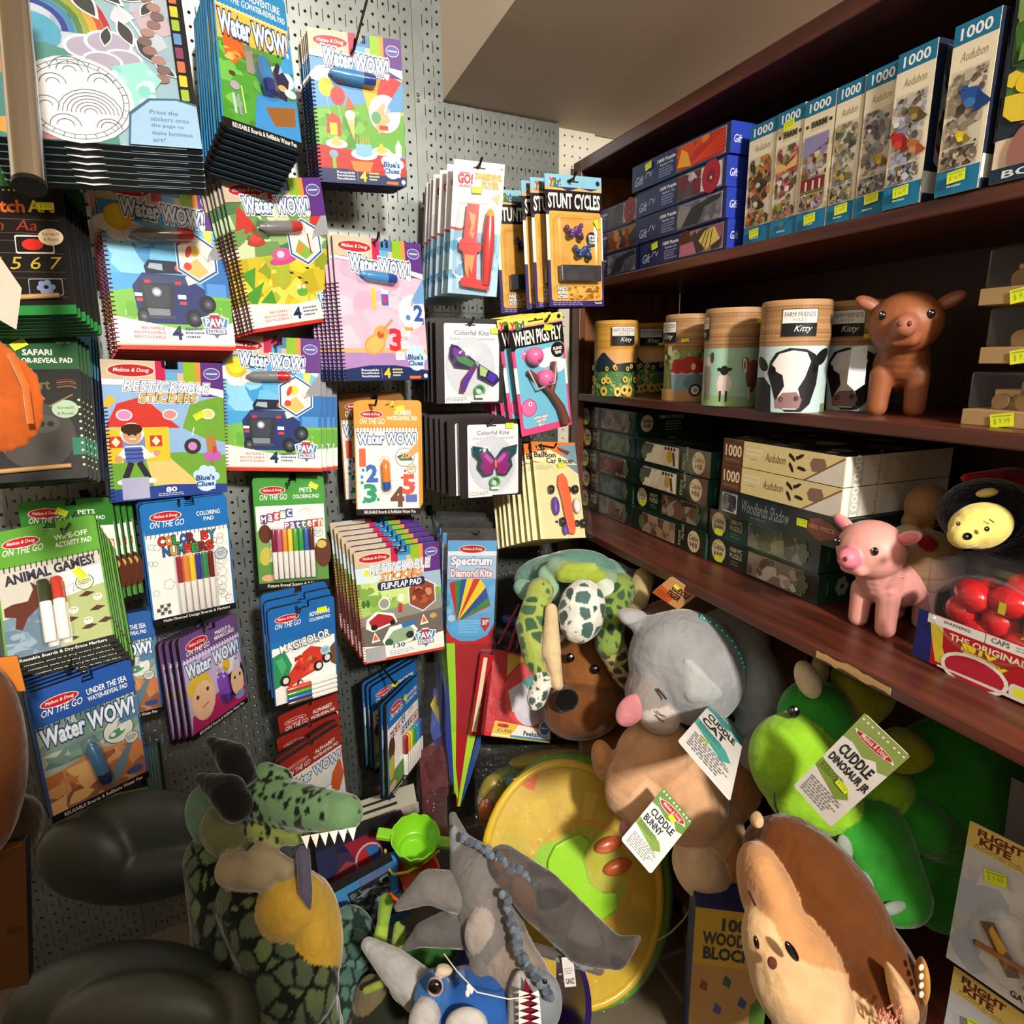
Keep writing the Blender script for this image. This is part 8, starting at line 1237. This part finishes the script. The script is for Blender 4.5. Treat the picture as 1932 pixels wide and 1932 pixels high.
# --- big green dragon at left
T = rootd('plush_green_dragon', 'large green scaly plush dragon with black horns, yellow belly and white teeth', 'plush toy', 520, 1700, 1.05)
SC, SH_ = '#44512f', '#5f8158'
def dots(co, col):
    out = col.copy(); m = is_col(SH_)(co, col) | is_col('#82914a')(co, col); idx = np.where(m)[0]; P = worley(1500, co[idx].min(0), co[idx].max(0), 4)
    for s in range(0, len(idx), 4000):
        k = idx[s:s + 4000]; d = co[k, None, :] - P[None]; d[..., 2] *= .55; q = np.linalg.norm(d, axis=2).min(1); out[k[q < .0052]] = LC('#10140e')
    return cells(52, .034, .0042, ['#4c5a38', '#55643f', '#414e38'], is_col(SC), '#0c0f0b')(co, out)
blob('body', [c_(SH_, 470, 1500, 1.09, 46, 560, 1520, 1.05, 44), c_(SH_, 560, 1520, 1.05, 44, 650, 1534, 1.01, 36), c_(SH_, 500, 1462, 1.09, 24, 530, 1470, 1.08, 22), c_('#82914a', 500, 1556, 1.07, 34, 560, 1568, 1.05, 26), e_('#5c5f3c', 440, 1560, 1.09, 60, 56, 50, 0), e_('#55725f', 395, 1540, 1.12, 40, 60, 40, -20), c_('#8a7c60', 440, 1640, 1.04, 34, 500, 1650, 1.02, 30), c_('#8a7c60', 490, 1620, 1.03, 28, 540, 1640, 1.02, 20), c_(SC, 400, 1620, 1.12, 52, 450, 1740, 1.10, 82), c_(SC, 450, 1740, 1.10, 84, 520, 1880, 1.08, 112), c_(SC, 520, 1880, 1.08, 112, 530, 1990, 1.08, 120),
     e_('#a8862e', 550, 1705, 1.03, 66, 60, 60, -40), e_('#a8862e', 598, 1760, 1.045, 46, 110, 60, -8), c_(SC, 470, 1700, 1.06, 60, 560, 1860, 1.02, 80)], T, .0042, 4, spots=dots)
blob('horn', [c_('#131214', 398, 1398, 1.09, 10, 440, 1432, 1.07, 30), c_('#131214', 440, 1432, 1.07, 30, 455, 1460, 1.07, 28)], T, .004, 3); blob('horn', [c_('#131214', 376, 1468, 1.05, 10, 430, 1496, 1.03, 34), c_('#131214', 430, 1496, 1.03, 34, 445, 1520, 1.03, 32)], T, .004, 3)
blob('claw', [c_('#4c4656', 572, 1608, 1.0, 13, 576, 1680, .99, 14), c_('#4c4656', 576, 1680, .99, 14, 585, 1716, .985, 3)], T, .003, 3)
o = T.matrix_world.translation
for i in range(6): m = MB(); x = 568 + i * 17.5; y = 1578 - i * 3; p = lambda a, b, d: tuple(Vector(PD(a, b, d)) - o); m.add([p(x, y, .985), p(x + 17, y - 3, .985), p(x + 11, y + 24, .982), p(x + 9, y + 2, .995)], [(0, 2, 1), (0, 3, 2), (1, 2, 3), (0, 1, 3)], '#e2dfd8'); m.build('tooth', 'card', T)
blob('wing', [e_('#262e2a', 270, 1575, 1.14, 150, 84, 40, -8), e_('#1f261f', 160, 1620, 1.10, 90, 76, 40, 20), c_('#4c5f5a', 330, 1540, 1.15, 40, 400, 1520, 1.15, 30), e_('#181d19', 280, 1650, 1.12, 150, 50, 40, -10)], T, .006, 6, 'rubber')
blob('tail', [e_('#20261f', 230, 1905, .98, 220, 120, 90, -4), e_('#30352a', 260, 1935, .92, 170, 96, 60, -4), e_('#33372a', 420, 1930, .96, 70, 90, 60, 0)], T, .006, 6, 'rubber')
# --- pop-up fish game in clear plastic
fc = Vector(PD(1082, 1662, 1.46)); FR = rotv(-12, 14, -10).to_4x4(); T = thing('beach_game', 'round yellow pop-up fish beach toy in clear plastic leaning in the corner', 'beach toy', Matrix.Translation(fc) @ FR)
k = 1.46 / FPX; RX, RY = 170 * k, 212 * k
el = lambda s, y=0, n=48, dx=0, dz=0: [(RX * s * math.cos(t) + dx, y, RY * s * math.sin(t) + dz) for t in [2 * math.pi * i / n for i in range(n)]]
m = MB(); m.tube(el(1), .010, '#d8b42c', 10, closed=True); m.build('hoop', 'plastic', T, smooth=True)
m = MB(); a = Art(RX * 2, RY * 2, 0, m); K = a.W / a.H
m.prism([(x, z) for x, _, z in el(.985)], -.002, .002, '#c9a824')
def band(cx, cy, r0, r1, a0, a1, c): P = [(cx + r0 * math.cos(math.radians(t)), cy + r0 * K * math.sin(math.radians(t))) for t in range(a0, a1 + 1, 10)] + [(cx + r1 * math.cos(math.radians(t)), cy + r1 * K * math.sin(math.radians(t))) for t in range(a1, a0 - 1, -10)]; a.pg(P, c)
a.y = -.0024; rd = random.Random(3)
for i in range(26): t = i * 14; band(50, 50, 30, 47, t, t + 14 - 4, rd.choice(['#cfae28', '#c4a222', '#d6b834', '#bfa82c']))
a.pg([(30, 1), (46, 1), (40, 9)], '#dd6a1c'); a.pg([(8, 30), (16, 26), (20, 44), (34, 66), (28, 64), (14, 52)], '#94501e'); band(56, 50, 28, 30, 0, 360, '#c8a022'); a.E(56, 50, 28, 27, '#b0b020'); band(56, 50, 27, 28.6, 0, 360, '#d89c24'); band(54, 56, 14, 16, 10, 170, '#d8a824'); a.E(40, 44, 12, 16, '#8cc41c')
m.build('fabric_face', 'rubber', T)
m = MB(); P2 = [(50, 32), (60, 32), (64, 36), (58, 42), (58, 52), (64, 58), (72, 60), (70, 66), (60, 68), (46, 66), (38, 58), (35, 48), (38, 38), (44, 33)]
m.prism([((x / 100 - .5) * a.W, (.5 - y / 100) * a.H) for x, y in P2][::-1], -.016, -.004, '#98dc14'); m.build('lime_ring', 'plastic', T, bevel=.004)
m = MB(); [m.ell(((x / 100 - .5) * a.W, -.012, (.5 - y / 100) * a.H), (.035, .012, .017), '#c85a18', 18, 12) for x, y in ((74, 40), (76, 50))]; m.build('orange_float', 'plastic', T, smooth=True)
m = MB(); m.tube([(p[0] + .02, .022, p[2] - .006) for p in el(1.03)], .014, '#5c9030', 10, closed=True); m.build('second_hoop', 'plastic', T, smooth=True)
m = MB(); n = 48; E0 = [(p[0] * 1.07 + .01, -.022, p[2] * 1.05) for p in el(1)]; E1 = [(p[0] * .5, -.034, p[2] * .5) for p in el(1)]; m.add(E0 + E1, [(i, (i + 1) % n, n + (i + 1) % n, n + i) for i in range(n)] + [tuple(range(n, 2 * n))], '#fff'); m.build('plastic_wrap', 'film', T, smooth=True)
m = MB(); m.tube([tuple(FR.inverted() @ (Vector(PD(x, y, 1.42)) - fc)) for x, y in ((1240, 1775), (1265, 1760), (1290, 1735), (1312, 1700))], .0022, '#a89478', 7); m.build('cord', 'rubber', T, smooth=True)
T = rootd('beach_toy_pack', 'yellow and blue toys in a clear bag above the round fish toy', 'toy pack', 1010, 1460, 1.62)
blob('toy', [e_('#8a7c1c', 1035, 1432, 1.62, 78, 16, 30, -6), e_('#4a5a28', 1010, 1470, 1.64, 90, 30, 30, 0), e_('#8a7a20', 930, 1520, 1.62, 30, 60, 20, 0)], T, .005, 3, 'plastic'); m = MB(); m.ell((Vector(PD(968, 1478, 1.56)) - T.matrix_world.translation), (.018,) * 3, '#3c8494', 16, 12); m.build('blue_ball', 'gloss', T, smooth=True)
m = MB(); m.ell((Vector(PD(918, 1530, 1.58)) - T.matrix_world.translation), (.02, .02, .03), '#c8682c', 16, 12); m.build('orange_ball', 'gloss', T, smooth=True)
m = MB(); o = T.matrix_world.translation; g = [[tuple(Vector(PD(895 + 225 * i / 8, 1405 + 170 * j / 6, 1.53 + .012 * math.sin(i * 1.7 + j))) - o) for i in range(9)] for j in range(7)]; m.add([p for r in g for p in r], [(j * 9 + i, j * 9 + i + 1, j * 9 + i + 10, j * 9 + i + 9) for j in range(6) for i in range(8)], '#fff'); m.build('plastic_bag', 'film', T, smooth=True)
# dark bagged kites between
T = rootd('kite_bag', 'dark bagged kites with blue and red cloth between pegboard and diamond kites', 'kite', 820, 1420, 1.72)
m = MB(); o = T.matrix_world.translation; pp = lambda x, y, d: tuple(Vector(PD(x, y, d)) - o)
for q, c in (([(818, 1300), (838, 1290), (842, 1400), (824, 1420), (812, 1380)], '#27408c'), ([(812, 1330), (826, 1300), (836, 1350), (830, 1370)], '#c4b02c'), ([(830, 1270), (842, 1262), (844, 1300), (828, 1305)], '#9c2430'), ([(790, 1420), (842, 1380), (846, 1500), (800, 1540)], '#571a1e'), ([(800, 1440), (830, 1400), (836, 1450), (812, 1480)], '#8c1c28'), ([(796, 1500), (842, 1480), (846, 1590), (800, 1600)], '#3c1e16')): m.add([pp(x, y, 1.72) for x, y in q] + [pp(x, y, 1.74) for x, y in q], [tuple(range(len(q)))] + [tuple(range(2 * len(q) - 1, len(q) - 1, -1))] + [(i, len(q) + i, len(q) + (i + 1) % len(q), (i + 1) % len(q)) for i in range(len(q))], c)
m.build('kite_cloth', 'rubber', T); m = MB(); g = [[pp(786 + 64 * i / 4, 1250 + 360 * j / 8, 1.70 + .01 * math.sin(i * 2 + j)) for i in range(5)] for j in range(9)]; m.add([p for r in g for p in r], [(j * 5 + i, j * 5 + i + 1, j * 5 + i + 6, j * 5 + i + 5) for j in range(8) for i in range(4)], '#fff'); m.build('plastic_bag', 'film', T, smooth=True)
T = rootd('kite_bag', 'bagged blue and red cloth beside the turtle, left of its flipper', 'kite', 965, 1180, 1.62)
m = MB(); o = T.matrix_world.translation; m.ell(Vector(PD(972, 1172, 1.60)) - o, (.035, .012, .014), '#1f3c7c', 16, 10, R=rotv(15)); m.ell(Vector(PD(958, 1200, 1.61)) - o, (.04, .012, .02), '#151a2c', 16, 10, R=rotv(20)); m.build('cloth_bundle', 'rubber', T, smooth=True); m = MB(); [m.tube([pp(x, y, 1.56), pp(x2, y2, 1.58)], .0035, '#8c1c28', 6) for x, y, x2, y2 in ((985, 1150, 960, 1225), (990, 1165, 975, 1222), (980, 1140, 940, 1215))]; m.build('red_straps', 'rubber', T, smooth=True)
# --- slotted white box, boxed toys, beach bucket
flat('slotted_tray', [(684, 1512), (778, 1484), (790, 1512), (668, 1556)], 1.42, lambda a: (a.R(0, 0, 100, 100, '#b9b4a4'), a.R(6, 28, 66, 40, '#26241f', 3), a.R(4, 62, 68, 76, '#26241f', 3)), 'off-white slotted tray lying under the edge-on pads', 'tray', '#b9b4a4', .004, r=.002, rx=-.9, wx=.4, wz=.4, side='#a8a394', material='card')
flat('slotted_tray', [(668, 1557), (789, 1512), (790, 1530), (672, 1580)], 1.40, lambda a: a.R(0, 0, 100, 100, '#a39d8e'), 'front lip of the off-white slotted tray', 'tray', '#a39d8e', .003, r=.001, wz=.4, material='card')
def a_clap(a):
    a.R(0, 0, 100, 100, '#23253c'); a.blobs(0, 0, 100, 60, ['#2a2c4c', '#3c2c44', '#1c2440'], 14, .4, 3); a.pg([(30, 4), (100, 0), (100, 26), (40, 30)], '#8a2430'); a.pg([(50, 30), (100, 22), (100, 60), (60, 70)], '#1c2a5c'); a.pg([(0, 60), (30, 30), (56, 44), (40, 70), (0, 90)], '#8c3c44'); a.E(56, 38, 16, 22, '#c9a8b0'); a.E(56, 38, 14, 19, '#a82c34'); a.pg([(52, 20), (66, 22), (70, 44), (60, 46)], '#2f66a4'); a.E(50, 80, 26, 20, '#2c5c9c'); a.E(50, 84, 20, 14, '#8c1c28'); a.T('CLAP!', 38, 76, 62, 90, '#e6dcd8', .03); a.pg([(8, 82), (36, 62), (38, 72), (12, 96)], '#b9b4bc'); a.pg([(14, 86), (20, 78), (26, 80), (32, 70), (33, 76), (24, 86)], '#1c1418')
flat('boxed_toy', [(590, 1592), (756, 1526), (766, 1646), (606, 1712)], 1.34, a_clap, 'dark blue and red boxed toy standing below the dragon teeth', 'boxed toy', '#23253c', .03, r=.002, wx=.3)
def a_dino(a):
    a.R(0, 0, 100, 100, '#3f86b8'); a.blobs(0, 0, 100, 100, ['#4a92c4', '#3678a8', '#5a9ccc'], 16, .3, 5); a.R(30, 12, 100, 84, '#23282c'); a.blobs(32, 14, 98, 82, ['#3a4448', '#15181a', '#5c666a', '#8a9498', '#1c2022'], 60, .16, 8); a.L([(40, 26), (60, 22), (84, 34)], .8, '#c9d4d8'); a.L([(50, 50), (62, 30), (70, 56)], .8, '#a9b8c0'); a.T('DINO', 50, 2, 92, 10, '#7a5c84', .04); a.T('PARK', 2, 84, 40, 97, '#a8283c', .04)
flat('boxed_toy', [(600, 1674), (738, 1612), (768, 1700), (652, 1782)], 1.24, a_dino, 'light blue boxed dinosaur toy with dark window between dragon and bucket', 'boxed toy', '#3f86b8', .025, r=.002, wx=.3)
T = rootd('sand_bucket', 'orange and blue beach bucket with yellow handle under the green scoop', 'bucket', 778, 1650, 1.5)
o = T.matrix_world.translation; kk = 1.5 / FPX
m = MB(); RB = CAMR @ Matrix.Rotation(math.radians(14), 3, 'Y') @ Matrix.Rotation(math.radians(40), 3, 'X'); m.lathe([(.050, -.09), (.066, .0), (.066, .004), (.060, .004), (.046, -.085), (.001, -.085)], ['#d8501c'], 28, R=RB); m.build('bucket_wall', 'plastic', T, smooth=True)
m = MB(); m.tube([tuple(Vector(PD(x, y, d)) - o) for x, y, d in ((727, 1603, 1.47), (731, 1636, 1.44), (742, 1650, 1.42), (770, 1645, 1.41), (802, 1625, 1.42), (828, 1606, 1.46))], .0032, '#d6c82c', 8); m.build('handle', 'plastic', T, smooth=True)
m = MB(); m.tube([tuple(Vector(PD(742, 1610, 1.45)) - o), tuple(Vector(PD(744, 1680, 1.44)) - o)], .010, '#2c78b4', 10); m.build('blue_post', 'plastic', T, smooth=True)
T = rootd('sand_scoop', 'lime green scalloped flower-pot sand toy with two side grips', 'sand toy', 783, 1590, 1.42); o = T.matrix_world.translation
RC = CAMR @ Matrix.Rotation(math.radians(8), 3, 'Y') @ Matrix.Rotation(math.radians(31), 3, 'X'); m = MB(); n = 40; prof = [(.020, -.105), (.026, -.08), (.031, -.06), (.034, -.058), (.037, -.04), (.041, -.038), (.054, .0)]; vs, fs = [], []
for s in (0, 1):
    for i, (r, h) in enumerate(prof):
        for j in range(n): t = 2 * math.pi * j / n; q = (r - s * .0025); hh = h + (.008 * abs(math.sin(t * 6)) if i == len(prof) - 1 else 0); vs.append(tuple(RC @ Vector((q * math.cos(t), q * math.sin(t), hh + .02))))
L_ = len(prof)
for i in range(L_ - 1):
    for j in range(n): a0, b0 = i * n + j, i * n + (j + 1) % n; fs.append((a0, b0, b0 + n, a0 + n)); fs.append((L_ * n + b0, L_ * n + a0, L_ * n + a0 + n, L_ * n + b0 + n))
for j in range(n): a0, b0 = (L_ - 1) * n + j, (L_ - 1) * n + (j + 1) % n; fs.append((a0, b0, b0 + L_ * n, a0 + L_ * n))
fs.append(tuple(range(n - 1, -1, -1))); fs.append(tuple(L_ * n + 2 * n + j for j in range(n))); m.add(vs, fs, '#7cc424'); m.build('pot', 'plastic', T, smooth=True)
for sx in (-1, 1): m = MB(); m.box(.045, -.012, .008, .085, .012, .022, '#7cc424'); mm = RC.to_4x4() @ Matrix.Rotation(0 if sx > 0 else math.pi, 4, 'Z'); ob = m.build('side_grip', 'plastic', T, bevel=.003); ob.matrix_local = mm
# --- box of wooden blocks and loose sticks by the floor
def a_blocks(a): a.R(0, 0, 100, 100, '#b98f54'); a.R(0, 0, 100, 34, '#c9a424'); a.T('100', 36, 5, 66, 12, '#232c24', .05); a.T('WOODEN', 12, 14, 86, 21, '#232c24', .05); a.T('BLOCKS', 14, 23, 84, 30, '#232c24', .05); [a.pg([(x, y - 3), (x + 9, y), (x + 7, y + 5), (x - 3, y + 3)], c) for x, y, c in ((14, 46, '#94401c'), (44, 42, '#1f5c34'), (66, 54, '#2c4c94'), (34, 60, '#44548c'), (58, 78, '#3a4a24'), (20, 84, '#a8502c'))]; a.pg([(0, 72), (30, 100), (0, 100)], '#3c6c5c'); a.pg([(80, 56), (100, 44), (100, 80), (80, 74)], '#4a7a24')
T = thing('block_box', 'tall box of 100 wooden blocks standing on the floor beneath the brown plush', 'toy box', Matrix.Translation(PS(1380, 1800, -.13)) @ Matrix.Rotation(math.radians(-38), 4, 'Z')); zb_ = T.matrix_world.translation.z
m = MB(); W_, H_ = .145, .30; m.box(-W_ / 2, 0, -zb_, W_ / 2, .09, .10, ['#333', '#1f2c6c', '#b98f54', '#2c3c84', '#333', '#2c3c84']); m.build('box_body', 'card', T, bevel=.001); m = MB(); a = Art(W_ - .001, zb_ + .099, -.0005, m, Matrix.Translation((0, 0, (.10 - zb_) / 2))); a_blocks(a); m.build('printed_label', 'card', T)
rd = random.Random(6)
for i, (x, y, h, rr) in enumerate(((1302, 1790, .09, -4), (1318, 1760, .16, 2), (1312, 1830, .09, -3), (1328, 1850, .08, 4), (1300, 1700, .07, 3))):
    p = PS(x, y, -.02); T = thing('wooden_block', 'loose pale wooden stick among the pile beside the blocks box', 'wooden block', Matrix.Translation(p) @ Matrix.Rotation(math.radians(-50), 4, 'Z') @ Matrix.Rotation(math.radians(rr), 4, 'Y'), 'loose wooden sticks by the blocks box'); m = MB(); m.box(-.012, -.012, -h / 2, .012, .012, h / 2, '#8a6a40'); m.build('stick', 'card', T, bevel=.002)
# --- close things at the left edge
T = rootd('felt_leaf', 'orange fabric leaf shape close to the camera at the left edge', 'fabric toy', 10, 750, .62)
blob('cloth', [e_('#a8501c', 6, 760, .62, 82, 100, 12, -8), e_('#a8501c', -10, 710, .62, 60, 74, 12, -20)], T, .004, 5)
line3(T, 'fold', [(20, 668, .606), (48, 730, .602), (58, 800, .604)], .003, '#b8602a', 'plush')
T = rootd('price_card', 'blank white card corner in front of the scratch pads at left edge', 'card', 14, 550, .6); m = MB(); o = T.matrix_world.translation; q = [(-14, 478), (4, 490), (41, 544), (31, 622), (-14, 596)]; m.add([tuple(Vector(PD(x, y, .60)) - o) for x, y in q] + [tuple(Vector(PD(x, y, .603)) - o) for x, y in q], [(4, 3, 2, 1, 0), (5, 6, 7, 8, 9)] + [(i, (i + 1) % 5, 5 + (i + 1) % 5, 5 + i) for i in range(5)], '#b9ada0'); m.build('card_body', 'card', T)
T = rootd('plush_bear', 'blurry brown plush very close at the lower left edge', 'plush toy', -10, 1430, .8); blob('body', [e_('#5c3418', -50, 1440, .80, 92, 200, 70, 0), e_('#5c3418', -30, 1330, .80, 50, 60, 50, 0), e_('#2e2416', 30, 1560, .86, 44, 60, 50, 0)], T, .006, 5)
flat('paper_bag', [(-30, 1240), (30, 1238), (54, 1300), (-20, 1310)], 1.0, lambda a: a.R(0, 0, 100, 100, '#d07a2c'), 'orange paper corner behind the brown plush at the left edge', 'paper', '#d07a2c', .002, r=.002, material='card')
flat('paper_bag', [(-60, 1578), (56, 1572), (64, 1830), (-50, 1860)], .95, lambda a: (a.R(0, 0, 100, 100, '#4a2c14'), a.L([(40, 8), (96, 2)], 2, '#8a3c24'), a.E(80, 60, 14, 10, '#3a2418')), 'dark brown glossy bag at the lower left corner', 'bag', '#4a2c14', .02, r=.004)
flat('boxed_toy', [(275, 1400), (300, 1396), (318, 1522), (288, 1524)], 1.605, lambda a: (a.R(0, 0, 100, 100, '#3f565c'), [a.L([(20 + i * 20, 2), (24 + i * 20, 98)], 4, '#6f888c') for i in range(4)]), 'stack of clear-edged cards hanging low beside the front sea pad', 'card pack', '#3f565c', .02, r=.001)
flat('boxed_toy', [(215, 1490), (290, 1478), (296, 1522), (230, 1540)], 1.61, lambda a: (a.R(0, 0, 100, 100, '#8a8a54'), a.E(50, 40, 12, 10, '#6a1420')), 'pale green picture card peeking below the front sea pad', 'card pack', '#8a8a54', .01, r=.001)
